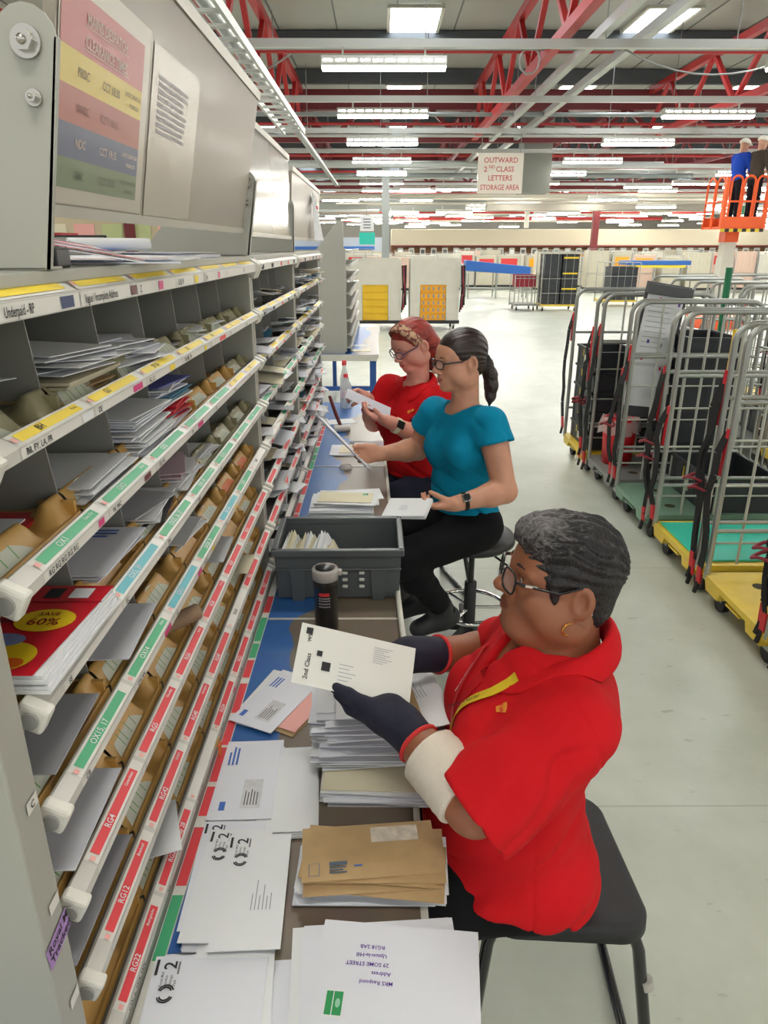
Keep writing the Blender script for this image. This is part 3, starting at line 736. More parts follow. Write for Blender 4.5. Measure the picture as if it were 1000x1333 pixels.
def marks(parent, L, W, H_, kind, seed=0):
    """printing on the front of an envelope; returns child objects for stamps and film windows"""
    q = random.Random(seed)
    def P(u, v, d=0.0009): return ((u - 0.5) * L, (v - 0.5) * W, H_(u, v) + d)
    def Q(b, u0, u1, v0, v1, mi, d=0.0009): b.quad(P(u0, v0, d), P(u1, v0, d), P(u1, v1, d), P(u0, v1, d), mi)
    if kind == 'window':
        b = MB(); Q(b, 0.12, 0.46, 0.22, 0.55, 0)
        for i in range(5): Q(b, 0.15, 0.15 + q.uniform(0.14, 0.26), 0.48 - i * 0.05, 0.495 - i * 0.05, 1, 0.0013)
        b.build('address_window', [FILM, INK], parent)
        b = MB()
        for i in range(3): Q(b, 0.66, 0.66 + q.uniform(0.12, 0.26), 0.88 - i * 0.07, 0.915 - i * 0.07, 0)
        b.build('printed_return_address', [BLUEINK], parent)
        b = MB(); Q(b, 0.1, 0.2, 0.8, 0.9, 0); b.build('printed_logo', [BLUEINK], parent)
    elif kind == 'brownwindow':
        b = MB(); Q(b, 0.52, 0.88, 0.62, 0.92, 0); b.build('address_window', [mat('crinkled_film', (216, 206, 190), 0.25, var=0.2, vscale=50, bump=0.9, bscale=60)], parent)
        b = MB(); Q(b, 0.05, 0.13, 0.08, 0.3, 2); Q(b, 0.057, 0.123, 0.09, 0.29, 3, 0.0012)
        for i in range(4): Q(b, 0.2, 0.2 + q.uniform(0.06, 0.17), 0.24 - i * 0.045, 0.265 - i * 0.045, 0, 0.0012)
        Q(b, 0.38, 0.44, 0.2, 0.23, 1, 0.0012); Q(b, 0.2, 0.33, 0.24, 0.31, 0, 0.0012)
        b.build('printed_postmark', [mat('slate_ink', (84, 98, 112), 0.7), BLUEINK, GINK, BROWN], parent)
    elif kind == 'second':
        b = MB(); M = Matrix.Translation((0, 0, H_(0.5, 0.5) + 0.0012))
        b.text('2', 0.026, M @ TRS((L * 0.40, W * 0.5 - 0.034, 0)), 0)
        b.b2((L * 0.37, W * 0.5 - 0.008, H_(0.5, 0.5) + 0.0006), (L * 0.47, W * 0.5 - 0.004, H_(0.5, 0.5) + 0.0012), 0)
        b.b2((L * 0.37, W * 0.5 - 0.039, H_(0.5, 0.5) + 0.0006), (L * 0.45, W * 0.5 - 0.0365, H_(0.5, 0.5) + 0.0012), 1)
        c = (L * 0.25, W * 0.5 - 0.026); r_ = 0.011
        for s in (-1, 1):
            for rr_ in (r_, r_ * 0.72):
                b.tube([(c[0] + s * 0.0015 + s * rr_ * math.cos(a), c[1] + rr_ * math.sin(a), H_(0.5, 0.5) + 0.0008) for a in [-1.2 + 2.4 * i / 8 for i in range(9)]], 0.0011, 4, 0)
        for i, t in enumerate(('Royal Mail', 'London', 'Postage', 'Paid')): b.text(t, 0.0055, M @ TRS((L * 0.30 - 0.002, W * 0.5 - 0.018 - i * 0.0065, 0)), 1)
        b.build('printed_frank', [INK, GINK], parent)
        b = MB()
        for i in range(6): Q(b, 0.30, 0.30 + q.uniform(0.1, 0.26), 0.48 - i * 0.055, 0.49 - i * 0.055, 0)
        b.build('printed_address', [GINK], parent)
    elif kind == 'address':
        b = MB()
        for i in range(6): Q(b, 0.34, 0.34 + q.uniform(0.08, 0.2), 0.55 - i * 0.05, 0.563 - i * 0.05, 0)
        b.build('printed_address', [LINK], parent)
    elif kind == 'hand':
        b = MB(); M = Matrix.Translation((0, 0, H_(0.5, 0.5) + 0.0012))
        for i, t in enumerate(('MRS Respond', 'Address', '29 SOME STREET', 'Upton-le-Hill', 'RG18 2AB')):
            b.text(t, 0.0085, M @ Matrix.Translation((L * 0.02 + i * 0.004, W * 0.06 - i * 0.0135, 0)) @ Matrix.Shear('XZ', 4, (0, 0)) , 0)
        b.build('handwriting', [PURPLEINK], parent)
    if kind in ('hand', 'stamp'):
        b = MB(); Q(b, 0.80, 0.91, 0.66, 0.90, 0, 0.0012); Q(b, 0.806, 0.86, 0.68, 0.88, 1, 0.0016); Q(b, 0.866, 0.905, 0.68, 0.88, 1, 0.0016)
        z0 = H_(0.83, 0.78) + 0.0022; cx_, cy_ = (0.833 - 0.5) * L, (0.78 - 0.5) * W
        b.add([(cx_ + 0.0035 * math.cos(a), cy_ + 0.0065 * math.sin(a), z0) for a in [2 * PI * i / 16 for i in range(16)]], [tuple(range(16))], 2)
        b.build('postage_stamp', [WHITE, STAMPG, mat('stamp_pale_green', (150, 206, 176), 0.6)], parent)
def letter(label, L, W, T, m, loc, rz=0.0, tilt=(0, 0), kind=None, group=None, bend=0.0, seed=0, name='envelope', curl=0.0, cat='letter'):
    me, Hf = letter_mesh(name, L, W, T, m, bend, seed, curl=curl)
    o = bpy.data.objects.new(name, me); COL.objects.link(o); o.location = loc; o.rotation_euler = (tilt[0], tilt[1], rz)
    tag(o, label, cat, group)
    if kind: marks(o, L, W, Hf, kind, seed)
    return o
_lm = {}
def cheap_letter(label, L, W, T, m, loc, rot, group, name='envelope', bend=0.0, cat='letter'):
    k = (round(L, 2), round(W, 2), round(T, 4), m.name, round(bend, 3))
    if k not in _lm: _lm[k] = letter_mesh(name, k[0], k[1], T, m, k[4])[0]
    return tag(inst(_lm[k], name, None, loc, rot), label, cat, group)
ZT = ZD + 0.0008
lr = random.Random(21)
def stack(n, label, group, c, rz, L, W, mats, T=0.0022, jit=0.008, rj=0.05, z0=ZT, lens=None):
    z = z0
    for i in range(n):
        l_, w_ = (L, W) if lens is None else lr.choice(lens)
        t = T * lr.uniform(0.7, 1.5)
        t = lr.choice((0.0016, 0.0026, 0.0038)) * T / 0.0022
        cheap_letter(label, l_, w_, t, lr.choice(mats), (c[0] + lr.uniform(-jit, jit), c[1] + lr.uniform(-jit, jit), z), (0, 0, rz + lr.uniform(-rj, rj)), group)
        z += t + 0.0004
    return z
R90 = PI / 2
# near the frame: DL envelopes with blue return print beside a blank pile
z = stack(4, 'white envelope under the blue-printed window envelope on the desk', 'envelopes under the blue-printed one', (-0.262, 1.130), R90 + 0.03, 0.22, 0.112, [WHITE, WHITE2])
letter('white window envelope with blue return print lying topmost of the pile by the rack', 0.22, 0.112, 0.003, WHITE2, (-0.262, 1.130, z), R90 + 0.04, kind='window', seed=4)
z = stack(6, 'blank white envelope in the neat pile right of the blue-printed envelope', 'blank white envelope pile', (-0.178, 1.105), R90 + 0.06, 0.225, 0.114, [WHITE], jit=0.003, rj=0.015)
# fan of second class letters
y = 0.0
z = stack(5, 'white envelope in the lower layers of the second class fan', 'second class fan underneath', (-0.235, 0.868), R90 + 0.0, 0.222, 0.112, [WHITE, WHITE2], jit=0.022, rj=0.06)
letter('second class printed envelope tucked deepest left in the fan by the rack', 0.22, 0.11, 0.002, WHITE2, (-0.262, 0.905, z + 0.001), R90 + 0.03, kind='second', seed=6)
letter('second class printed envelope in the middle of the fan by the rack', 0.22, 0.11, 0.002, WHITE, (-0.250, 0.880, z + 0.005), R90 - 0.015, kind='second', seed=7)
letter('second class printed envelope on top of the fan by the rack', 0.22, 0.108, 0.0025, WHITE, (-0.208, 0.865, z + 0.009), R90 + 0.04, kind='second', seed=8)
# large envelopes at the bottom left
z = stack(3, 'large white envelope under the bold second class one at the near end of the desk', 'large envelopes at the near left', (-0.235, 0.650), R90 + 0.05, 0.232, 0.165, [WHITE, WHITE2], jit=0.01)
letter('large white envelope with a bold second class frank at the near left of the desk', 0.235, 0.165, 0.003, WHITE2, (-0.245, 0.642, z), R90 + 0.05, kind='second', seed=9)
# brown window envelopes
zb = stack(9, 'white envelope in the pile below the brown envelopes', 'white pile under the brown envelopes', (-0.015, 0.915), -0.03, 0.232, 0.118, [WHITE, WHITE2], jit=0.014, rj=0.06, T=0.0024)
bz = zb
for i in range(5):
    letter('brown envelope in the fanned pile under the topmost brown window envelope', 0.222, 0.112, 0.0024, BROWN, (-0.012 + lr.uniform(-0.012, 0.012), 0.905 + lr.uniform(-0.012, 0.012), bz), lr.uniform(-0.14, 0.08), group='brown envelopes under the top one', seed=30 + i); bz += 0.003
letter('brown window envelope topmost of the brown pile in front of the nearest woman', 0.225, 0.112, 0.003, BROWN, (-0.020, 0.918, bz), 0.085, kind='brownwindow', seed=3)
# bottom right: handwritten letters with green stamps
z = stack(4, 'white envelope beneath the handwritten letter at the near end of the desk', 'white envelopes under the handwritten letter', (-0.01, 0.735), 0.05, 0.235, 0.165, [WHITE, WHITE2], jit=0.012, rj=0.05)
letter('white envelope with half-hidden green stamp under the handwritten letter', 0.23, 0.16, 0.002, WHITE2, (0.0, 0.705, z), PI + 0.05, kind='stamp', seed=12); z += 0.0028
letter('white envelope with purple handwriting and green stamp at the near end of the desk', 0.235, 0.165, 0.0028, WHITE2, (0.022, 0.715, z + 0.001), PI - 0.10, kind='hand', seed=13)
letter('plain white envelope poking out left under the handwritten letter', 0.2, 0.11, 0.002, WHITE2, (-0.10, 0.66, ZT + 0.001), R90 + 0.06, seed=14)
# pink, brown and blue printed post by the rack
letter('brown envelope under the pink sheet beside the coffee flask', 0.2, 0.11, 0.003, BROWN, (-0.190, 1.385, ZT), 1.05, seed=15)
letter('pink sheet on the brown envelope beside the rack', 0.2, 0.085, 0.001, PINK, (-0.182, 1.390, ZT + 0.005), 1.12, seed=16, name='paper_sheet', cat='paper')
letter('white envelope under the blue-lettered one beside the pink sheet', 0.22, 0.11, 0.002, WHITE, (-0.256, 1.412, ZT), 1.22, seed=17)
letter('white envelope with blue sideways lettering leaning over the pink sheet', 0.22, 0.112, 0.003, WHITE2, (-0.242, 1.398, ZT + 0.0075), 1.12, kind='window', seed=18)
# the tall stack under the gloved hands
PAL = [WHITE, WHITE, WHITE2, WHITE, WHITE2, WHITE2]
zs = stack(7, 'white envelope at the foot of the tall letter stack', 'foot of the tall stack', (0.0, 1.135), -0.04, 0.222, 0.13, PAL, jit=0.010, rj=0.05, T=0.0028)
letter('beige printed envelope with purple marks near the foot of the tall stack', 0.22, 0.118, 0.003, CREAM, (-0.002, 1.132, zs), -0.04, group=None, seed=19); zs += 0.0036
zs = stack(36, 'white envelope in the middle of the tall letter stack', 'middle of the tall stack', (-0.01, 1.215), 0.02, 0.225, 0.17, PAL, jit=0.016, rj=0.10, T=0.0026, z0=zs, lens=[(0.22, 0.11), (0.23, 0.165), (0.225, 0.16), (0.24, 0.17)])
letter('brown envelope lying across the top of the tall letter stack', 0.26, 0.10, 0.003, BROWN, (0.012, 1.225, zs + 0.002), 1.75, seed=22)
letter('white letter on top of the tall stack under the near gloved hand', 0.22, 0.11, 0.003, WHITE, (-0.04, 1.235, zs + 0.006), 1.66, kind='address', seed=23)
letter('large white letter sticking out right at the top of the tall stack', 0.27, 0.13, 0.003, WHITE, (0.055, 1.235, zs - 0.003), 1.86, kind='address', seed=24)
# the letter held in both gloves
hm, HF = letter_mesh('envelope', 0.22, 0.11, 0.0022, mat('off_white_envelope', (230, 230, 222), 0.7))
ho_ = bpy.data.objects.new('envelope', hm); COL.objects.link(ho_)
ho_.matrix_world = frameM((-0.046, 1.106, 1.070), (0.90, 0.10, -0.30), (0.10, 0.70, 0.62))
tag(ho_, 'ivory first class letter with printed square held between the two navy gloves', 'letter')
b = MB(); M = Matrix.Translation((0, 0, HF(0.5, 0.5) + 0.001))
Mv = M @ Matrix.Rotation(R90, 4, 'Z')
b.text('2nd Class', 0.012, Mv @ TRS((-0.045, 0.084, 0)), 0); b.text('WS', 0.010, Mv @ TRS((0.022, 0.088, 0)), 0)
for (x0, y0, x1, y1) in ((-0.100, 0.036, -0.088, 0.048), (-0.062, -0.024, -0.046, -0.008), (-0.074, 0.0, -0.064, 0.010)): b.quad((x0, y0, 0.004), (x1, y0, 0.004), (x1, y1, 0.004), (x0, y1, 0.004), 0)
for i in range(8):
    y0 = -0.02 + i * 0.006
    if i < 5: b.quad((-0.03, -0.035 + i * 0.007, 0.0036), (-0.03 + 0.02 + (i % 3) * 0.006, -0.035 + i * 0.007, 0.0036), (-0.03 + 0.02 + (i % 3) * 0.006, -0.0335 + i * 0.007, 0.0036), (-0.03, -0.0335 + i * 0.007, 0.0036), 1)
    b.quad((0.03 , 0.01 + i * 0.004, 0.0036), (0.05 + (i * 7 % 5) * 0.004, 0.01 + i * 0.004, 0.0036), (0.05 + (i * 7 % 5) * 0.004, 0.0112 + i * 0.004, 0.0036), (0.03, 0.0112 + i * 0.004, 0.0036), 1)
b.build('printed_frank', [INK, LINK], ho_)

# ------------------------------------------------------------------ grey crate with letters
CR = mat('grey_crate_plastic', (84, 90, 92), 0.42, var=0.05, vscale=10)
def crate(label, name, loc, rz, LX, LY_, HZ, m, group=None, slots=True):
    r = thing(name, label, 'crate', loc, rz, group); t = 0.006; ti = 0.012
    b = MB(); hx, hy = LX / 2, LY_ / 2
    b.b2((-hx + ti, -hy + ti, 0.004), (hx - ti, hy - ti, 0.010))
    # tapering walls
    for sx in (-1, 1):
        b.prism([(sx * (hx - ti), 0.004), (sx * (hx - ti + t), 0.004), (sx * hx, HZ - 0.02), (sx * (hx - t), HZ - 0.02)], 'y', -hy + ti / 2, hy - ti / 2)
    for sy in (-1, 1):
        b.prism([(sy * (hy - ti), 0.004), (sy * (hy - ti + t), 0.004), (sy * hy, HZ - 0.02), (sy * (hy - t), HZ - 0.02)], 'x', -hx + ti / 2, hx - ti / 2)
    b.build('body', m, r, bevel=0.002)
    k = MB()
    for sy in (-1, 1): k.b2((-hx - 0.008, sy * hy - 0.009, HZ - 0.022), (hx + 0.008, sy * hy + 0.009, HZ)); k.b2((-hx, sy * (hy + 0.001) - 0.007, HZ * 0.60), (hx, sy * (hy + 0.001) + 0.004, HZ * 0.60 + 0.006)) if slots else None
    for sx in (-1, 1): k.b2((sx * hx - 0.009, -hy - 0.008, HZ - 0.022), (sx * hx + 0.009, hy + 0.008, HZ))
    k.build('rim', m, r, bevel=0.003)
    for sx in (-1, 1):
        for sy in (-1, 1):
            b = MB(); b.prism([(sx * (hx - 0.085), 0.0), (sx * (hx - 0.05), 0.0), (sx * (hx - 0.045), HZ * 0.6), (sx * (hx - 0.09), HZ * 0.6)], 'y', sy * (hy - 0.012), sy * (hy + 0.006))
            b.build('rib', m, r, bevel=0.002)
    if slots:
        b = MB()
        for c in (0.02, 0.07):
            for i in range(3):
                b.b2((c - 0.008, -hy - 0.0035 - 0.004 * i * 0 , HZ * 0.24 + i * 0.022), (c + 0.008, -hy + 0.002, HZ * 0.24 + i * 0.022 + 0.010), 0)
        b.build('hand_slots', [mat('slot_light', (214, 214, 210), 0.6)], r, bevel=0.003)
        for sx in (-1, 1):
            b = MB()
            for i in range(5): b.b2((sx * hx - 0.0015 + sx * 0.009, -0.03 + i * 0.014, HZ - 0.017), (sx * hx + 0.0015 + sx * 0.009, -0.022 + i * 0.014, HZ - 0.005))
            b.build('grip', INK, r)
    return r
crate('dark grey plastic crate half full of letters standing across the desk', 'letter_crate', (-0.128, 2.045, ZD + 0.001), 0.01, 0.375, 0.265, 0.165, CR)
for i in range(17):
    u = i / 16; me, _h = letter_mesh('envelope', 0.18, 0.10, 0.0024, lr.choice([WHITE, WHITE2, CREAM, WHITE]))
    o = bpy.data.objects.new('envelope', me); COL.objects.link(o); fan = 0.35 * math.sin(i * 1.1)
    o.matrix_world = frameM((-0.285 + u * 0.15, 2.035 + lr.uniform(-0.01, 0.01), ZD + 0.082 + lr.uniform(-0.008, 0.012)), (0.05, 1, fan * 0.5), (-0.30 - 0.25 * u, 0.0, 1.0))
    tag(o, 'white letter standing on edge inside the grey crate', 'letter', 'letters in the grey crate')
# ------------------------------------------------------------------ flask
fl = thing('coffee_flask', 'black insulated flask with a clear lid standing in front of the grey crate', 'flask', (-0.150, 1.735, ZD + 0.0006))
FLB = mat('black_flask_steel', (26, 26, 28), 0.3, coat=0.4)
MB().lathe([(0.0, 0), (0.030, 0.0), (0.032, 0.004), (0.032, 0.135), (0.034, 0.138), (0.034, 0.168), (0.032, 0.17), (0.0, 0.17)], 28).build('body', FLB, fl)
MB().lathe([(0.034, 0.158), (0.0365, 0.16), (0.0365, 0.184), (0.034, 0.189), (0.0, 0.1895)], 28).build('lid', mat('clear_grey_lid', (176, 172, 168), 0.15, spec=0.7), fl)
b = MB(); b.lathe([(0.027, 0.1896), (0.027, 0.191), (0.0, 0.1912)], 24, mi=0); b.build('lid_top', mat('lid_black', (40, 40, 42), 0.3), fl)
MB().b2((0.03, -0.008, 0.168), (0.046, 0.008, 0.184)).build('spout', mat('clear_grey_lid', (176, 172, 168), 0.15), fl, bevel=0.004)
b = MB()
for i in range(9):
    a0 = -2.1 + i * 0.1; a1 = a0 + 0.1; rr_ = 0.0326
    for (z0, z1, mi) in ((0.118, 0.128, 0),): b.quad((rr_ * math.cos(a0), rr_ * math.sin(a0), z0), (rr_ * math.cos(a1), rr_ * math.sin(a1), z0), (rr_ * math.cos(a1), rr_ * math.sin(a1), z1), (rr_ * math.cos(a0), rr_ * math.sin(a0), z1), mi)
    if i % 2 == 0:
        for z0 in (0.085, 0.094, 0.103, 0.110): b.quad((rr_ * math.cos(a0), rr_ * math.sin(a0), z0), (rr_ * math.cos(a1 + 0.05), rr_ * math.sin(a1 + 0.05), z0), (rr_ * math.cos(a1 + 0.05), rr_ * math.sin(a1 + 0.05), z0 + 0.003), (rr_ * math.cos(a0), rr_ * math.sin(a0), z0 + 0.003), 1)
b.build('printed_logo', [REDINK, LINK], fl)
# ------------------------------------------------------------------ further along the desk
z = stack(22, 'white letter in the pile behind the grey crate', 'letter pile behind the crate', (-0.145, 2.50), 0.0, 0.225, 0.16, [WHITE2, WHITE2, WHITE], jit=0.006, rj=0.03, T=0.0032)
z = stack(5, 'white letter fanned on top of the pile behind the crate', 'letters on top of the pile', (-0.13, 2.52), -0.05, 0.225, 0.15, [WHITE], jit=0.014, rj=0.09, T=0.003, z0=z)
letter('cream letter with a green stamp topmost of the pile behind the crate', 0.2, 0.11, 0.003, CREAM, (-0.13, 2.51, z), -0.08, kind='stamp', seed=41)
letter('plain white letter peeking out right under the cream letter', 0.22, 0.12, 0.002, WHITE, (-0.105, 2.55, z - 0.004), 0.15, seed=44)
cb = MB().lathe([(0.0, 0.0), (0.03, 0.002), (0.033, 0.01), (0.026, 0.022), (0.0, 0.026)], 14)
tag(cb.build('plastic_wrap', mat('clear_crumpled_film', (206, 204, 198), 0.15, alpha=0.45, bump=1.0, bscale=70), loc=(-0.165, 3.24, ZD + 0.001)), 'crumpled clear plastic wrap on the desk seam', 'plastic wrap')
z = stack(3, 'white sheet in the loose papers beside the turquoise-topped woman', 'loose papers on the desk', (-0.10, 3.58), 0.02, 0.29, 0.2, [WHITE, WHITE2], jit=0.02, rj=0.08)
letter('cream folder on the loose papers behind the long held letter', 0.24, 0.15, 0.003, CREAM, (-0.09, 3.57, z), -0.06, seed=50, name='folder', cat='folder')
letter('dark grey card half covered by the loose papers', 0.17, 0.05, 0.002, mat('dark_card', (84, 82, 86), 0.6), (-0.08, 3.70, z + 0.001), -0.05, seed=51, name='card', cat='card')
letter('white letter sticking out right from the loose papers', 0.2, 0.11, 0.002, WHITE, (-0.03, 3.66, z + 0.004), 0.3, seed=52)
# roller with a dark red handle
ro = thing('hand_roller', 'white roller with a dark red handle leaning against the rack', 'roller', (-0.245, 3.97, ZD))
MB().tube([(-0.02, 0.0, 0.022), (0.07, 0.01, 0.022)], 0.021, 16).build('roller_head', mat('white_roller', (222, 218, 208), 0.4), ro, bevel=0.004)
MB().tube([(0.02, 0.005, 0.03), (-0.01, 0.03, 0.10), (-0.045, 0.05, 0.2)], [0.010, 0.011, 0.009], 10).build('handle', mat('dark_red_handle', (104, 34, 40), 0.35), ro)
letter('white form with a yellow corner lying beside the roller', 0.17, 0.12, 0.002, WHITE, (-0.24, 4.23, ZT), 0.3, seed=53, name='paper_sheet', cat='paper')
# bottle
bo = thing('water_bottle', 'clear plastic water bottle with a red cap at the far end of the desk', 'bottle', (-0.225, 4.62, ZD + 0.0006))
CLR = mat('clear_bottle', (206, 212, 216), 0.08, alpha=0.42, spec=0.7)
MB().lathe([(0.0, 0.0), (0.036, 0.0), (0.04, 0.008), (0.038, 0.04), (0.04, 0.05), (0.038, 0.075), (0.040, 0.12), (0.034, 0.155), (0.016, 0.19), (0.013, 0.215), (0.0, 0.215)], 24).build('body', CLR, bo)
MB().lathe([(0.0155, 0.20), (0.0155, 0.222), (0.0, 0.223)], 18).build('cap', mat('red_cap', (214, 46, 60), 0.35), bo)
MB().lathe([(0.0402, 0.07), (0.0402, 0.12)], 24).build('label_band', mat('pale_bottle_label', (226, 206, 210), 0.5), bo)
bo = thing('water_bottle', 'slim clear bottle with a red cap standing behind the other bottle', 'bottle', (-0.24, 4.745, ZD + 0.0006))
MB().lathe([(0.0, 0.0), (0.028, 0.0), (0.03, 0.006), (0.03, 0.17), (0.014, 0.235), (0.012, 0.27), (0.0, 0.27)], 20).build('body', CLR, bo)
MB().lathe([(0.0155, 0.26), (0.0155, 0.29), (0.0, 0.291)], 18).build('cap', mat('red_cap', (214, 46, 60), 0.35), bo)
# far desk papers
letter('white form on the far blue desk beside the end panel', 0.2, 0.1, 0.002, WHITE, (-0.24, 7.75, ZT), 0.05, seed=61, name='paper_sheet', cat='paper')
letter('cream notebook lying nearer on the far blue desk', 0.2, 0.12, 0.006, CREAM, (-0.20, 7.35, ZT), 0.0, seed=62, name='notebook', cat='notebook')
# held by the other two women
def held(label, c, ax, up, L, W, n=1, m=WHITE, kind=None, gap=0.003, group=None):
    for i in range(n):
        me, Hf = letter_mesh('envelope', L, W, 0.0022, m)
        o = bpy.data.objects.new('envelope', me); COL.objects.link(o); M = frameM(c, ax, up); o.matrix_world = M @ Matrix.Translation((lr.uniform(-.004, .004) if i else 0, lr.uniform(-.004, .004) if i else 0, -i * gap))
        tag(o, label if i == 0 else label.replace('topmost', 'lower'), 'letter', group if i else None)
        if kind and i == 0: marks(o, L, W, Hf, kind, 5)
held('white letter topmost of the sheaf in the near hand of the woman in turquoise', (0.100, 2.50, 0.862), (0.93, -0.30, 0.10), (0.28, 0.93, 0.22), 0.165, 0.125, 5, WHITE, 'address', 0.003, 'sheaf held by the woman in turquoise')
held('topmost long white letter held up edge-on by the woman in turquoise', (-0.148, 2.86, 1.015), (0.62, -0.28, -0.58), (0.06, 0.94, -0.28), 0.30, 0.14, 2, WHITE2, None, 0.004, 'letters held edge-on')
held('grey-white letter read by the red-haired woman', (-0.055, 3.225, 1.105), (0.84, 0.0, -0.38), (0.10, 0.97, 0.10), 0.22, 0.13, 1, mat('grey_white_letter', (186, 186, 196), 0.7), None)

# ------------------------------------------------------------------ mail inside the pigeonholes
def pile(k, i, n, specs, label, group, front=0.02, rot=0.1, z0=0.012, ys=ys1, T=0.003, spread=0.01, tilt=0.0):
    """letters lying in pigeonhole i of row k, poking out by `front` towards the room"""
    a, b = ys[i], ys[i + 1]; z = railz(k) - 0.008 + z0
    for j in range(n):
        L, W, m = lr.choice(specs); W = min(W, b - a - 0.012)
        rz = lr.uniform(-rot, rot); t = lr.choice((T, T * 1.3))
        x = XS - 0.03 + front - L / 2 + lr.uniform(-spread, spread)
        slack = max(0.0, (b - a - W) / 2 - 0.006 - abs(math.sin(rz)) * L * 0.18)
        cheap_letter(label, L, W, t, m, (x, (a + b) / 2 + lr.uniform(-slack, slack), z), (lr.uniform(-0.02, 0.02), tilt + lr.uniform(-0.015, 0.015), rz), group); z += t + 0.0005
    return z
GL = mat('grey_letter', (176, 178, 184), 0.7); BLP = mat('blue_packet', (92, 96, 170), 0.5); MAGR = mat('red_magazine', (206, 40, 52), 0.35); BEIGE = mat('beige_envelope', (186, 178, 152), 0.7); PNKL = mat('lilac_envelope', (206, 180, 190), 0.7); TEALP = mat('teal_packet', (60, 120, 150), 0.5)
A4B = (0.27, 0.19, BROWN); A4G = (0.27, 0.185, BEIGE); DLW = (0.2, 0.11, WHITE); DLW2 = (0.2, 0.11, WHITE2); C5W = (0.22, 0.16, WHITE)
pile(1, 1, 2, [A4B], 'brown envelope low in the top row pigeonhole under the beige one', 'brown envelopes in the top row', 0.0)
pile(1, 1, 2, [A4G], 'big beige envelope lying in the second top row pigeonhole', 'beige envelopes in the top row', 0.004, 0.04, 0.026, T=0.007)
pile(1, 1, 9, [DLW, DLW2, C5W], 'white letter piled on the far side of the beige envelope', 'white letters beside the beige envelope', 0.0, 0.5, 0.044, spread=0.03, T=0.002)
pile(1, 2, 12, [DLW, DLW2, C5W, (0.2, 0.12, GL)], 'letter in the untidy heap in the third top row pigeonhole', 'untidy heap in the third pigeonhole', -0.01, 0.5, 0.012, spread=0.03)
pile(1, 3, 3, [(0.2, 0.11, GL), (0.2, 0.1, INK)], 'dark and grey letter in the fourth top row pigeonhole', 'dark letters in the top row', -0.015, 0.3, 0.014)
pile(1, 4, 4, [DLW, C5W], 'white letter in the fifth top row pigeonhole', 'white letters in the fifth pigeonhole', -0.01, 0.4, 0.014)
pile(1, 5, 3, [DLW, C5W], 'white letter in the sixth top row pigeonhole', 'white letters in the sixth pigeonhole', -0.01, 0.4, 0.014)
def top_letter(k, i, label, L, W, m, z, front, kind=None, rz=0.0, seed=0, dy=0.0, name='envelope', cat='letter'):
    a, b = ys1[i], ys1[i + 1]
    return letter(label, L, W, 0.003, m, (XS - 0.03 + front - L / 2, (a + b) / 2 + dy, z), rz, kind=kind, seed=seed, name=name, cat=cat)
z = pile(2, 1, 5, [C5W, (0.22, 0.16, WHITE2)], 'white letter under the stamped one in the second row', 'letters under the stamped one', 0.006, 0.05)
top_letter(2, 1, 'white letter with a green stamp and scrawled writing in the second row of the rack', 0.22, 0.165, WHITE, z, 0.006, 'stamp', PI + 0.03, 71)
z = pile(2, 2, 16, [C5W, (0.22, 0.165, WHITE2)], 'white letter in the thick second row stack with a green stamp on top', 'thick second row stack', 0.008, 0.04)
top_letter(2, 2, 'green-stamped letter topmost of the thick second row stack', 0.22, 0.16, WHITE, z, 0.012, 'stamp', PI - 0.12, 72)
pile(2, 3, 14, [(0.2, 0.15, WHITE), (0.2, 0.15, MAGR), (0.21, 0.15, TEALP), (0.2, 0.16, WHITE2), (0.2, 0.15, BLP)], 'coloured magazine in the pile in the fourth second row pigeonhole', 'coloured magazines', -0.005, 0.15, T=0.004)
z = pile(2, 0, 3, [(0.22, 0.15, WHITE2), (0.22, 0.15, MAGR)], 'white or red letter in the first second row pigeonhole', 'letters in the first second row pigeonhole', -0.035, 0.05)
z = pile(3, 1, 3, [(0.23, 0.17, WHITE2)], 'white letter below the blue-printed one in the third row', 'letters below the blue-printed one', 0.008, 0.04, z0=0.03)
top_letter(3, 1, 'white blue-printed letter lying flat in the third row beside the red catalogue', 0.23, 0.172, WHITE2, z, 0.014, 'window', 0.0, 73)
pile(3, 2, 6, [(0.21, 0.15, BLP), (0.2, 0.14, GL), (0.21, 0.15, INK), C5W], 'blue, dark or white packet in the third row', 'packets in the third row', 0.004, 0.25, z0=0.02)
pile(3, 3, 9, [C5W, DLW, (0.2, 0.16, PNKL)], 'pale letter in the fourth third row pigeonhole', 'letters in the fourth third row pigeonhole', -0.004, 0.3)
pile(3, 4, 5, [C5W, DLW], 'white letter in the fifth third row pigeonhole', 'letters in the fifth third row pigeonhole', -0.004, 0.3)
pile(4, 3, 3, [C5W, DLW], 'white letter farther along the fourth row', 'letters farther along the fourth row', -0.005, 0.15, z0=0.03)
top_letter(4, 0, 'grey sheet poking from the first fourth row pigeonhole under the catalogue', 0.22, 0.15, GL, railz(4) + 0.025, 0.014, None, 0.05, 74)
top_letter(4, 1, 'grey-white letter poking out of the second fourth row pigeonhole', 0.23, 0.165, WHITE2, railz(4) + 0.03, 0.020, None, 0.06, 75)
top_letter(5, 0, 'long grey-white letter poking down from the first fifth row pigeonhole', 0.22, 0.17, WHITE2, railz(5) + 0.028, 0.022, None, 0.03, 80)
top_letter(5, 4, 'blank white letter poking out halfway along the fifth row', 0.22, 0.15, WHITE, railz(5) + 0.03, 0.018, None, 0.04, 76)
b = MB(); b.tube([(-0.06, -0.09, 0), (0.012, 0.0, 0.0)], 0.016, 14)
tag(b.build('rolled_packet', mat('brown_grey_roll', (150, 124, 98), 0.7), loc=(XS - 0.022, 1.22, railz(5) + 0.036)), 'rolled brown packet lying in the fifth row of the rack', 'packet')
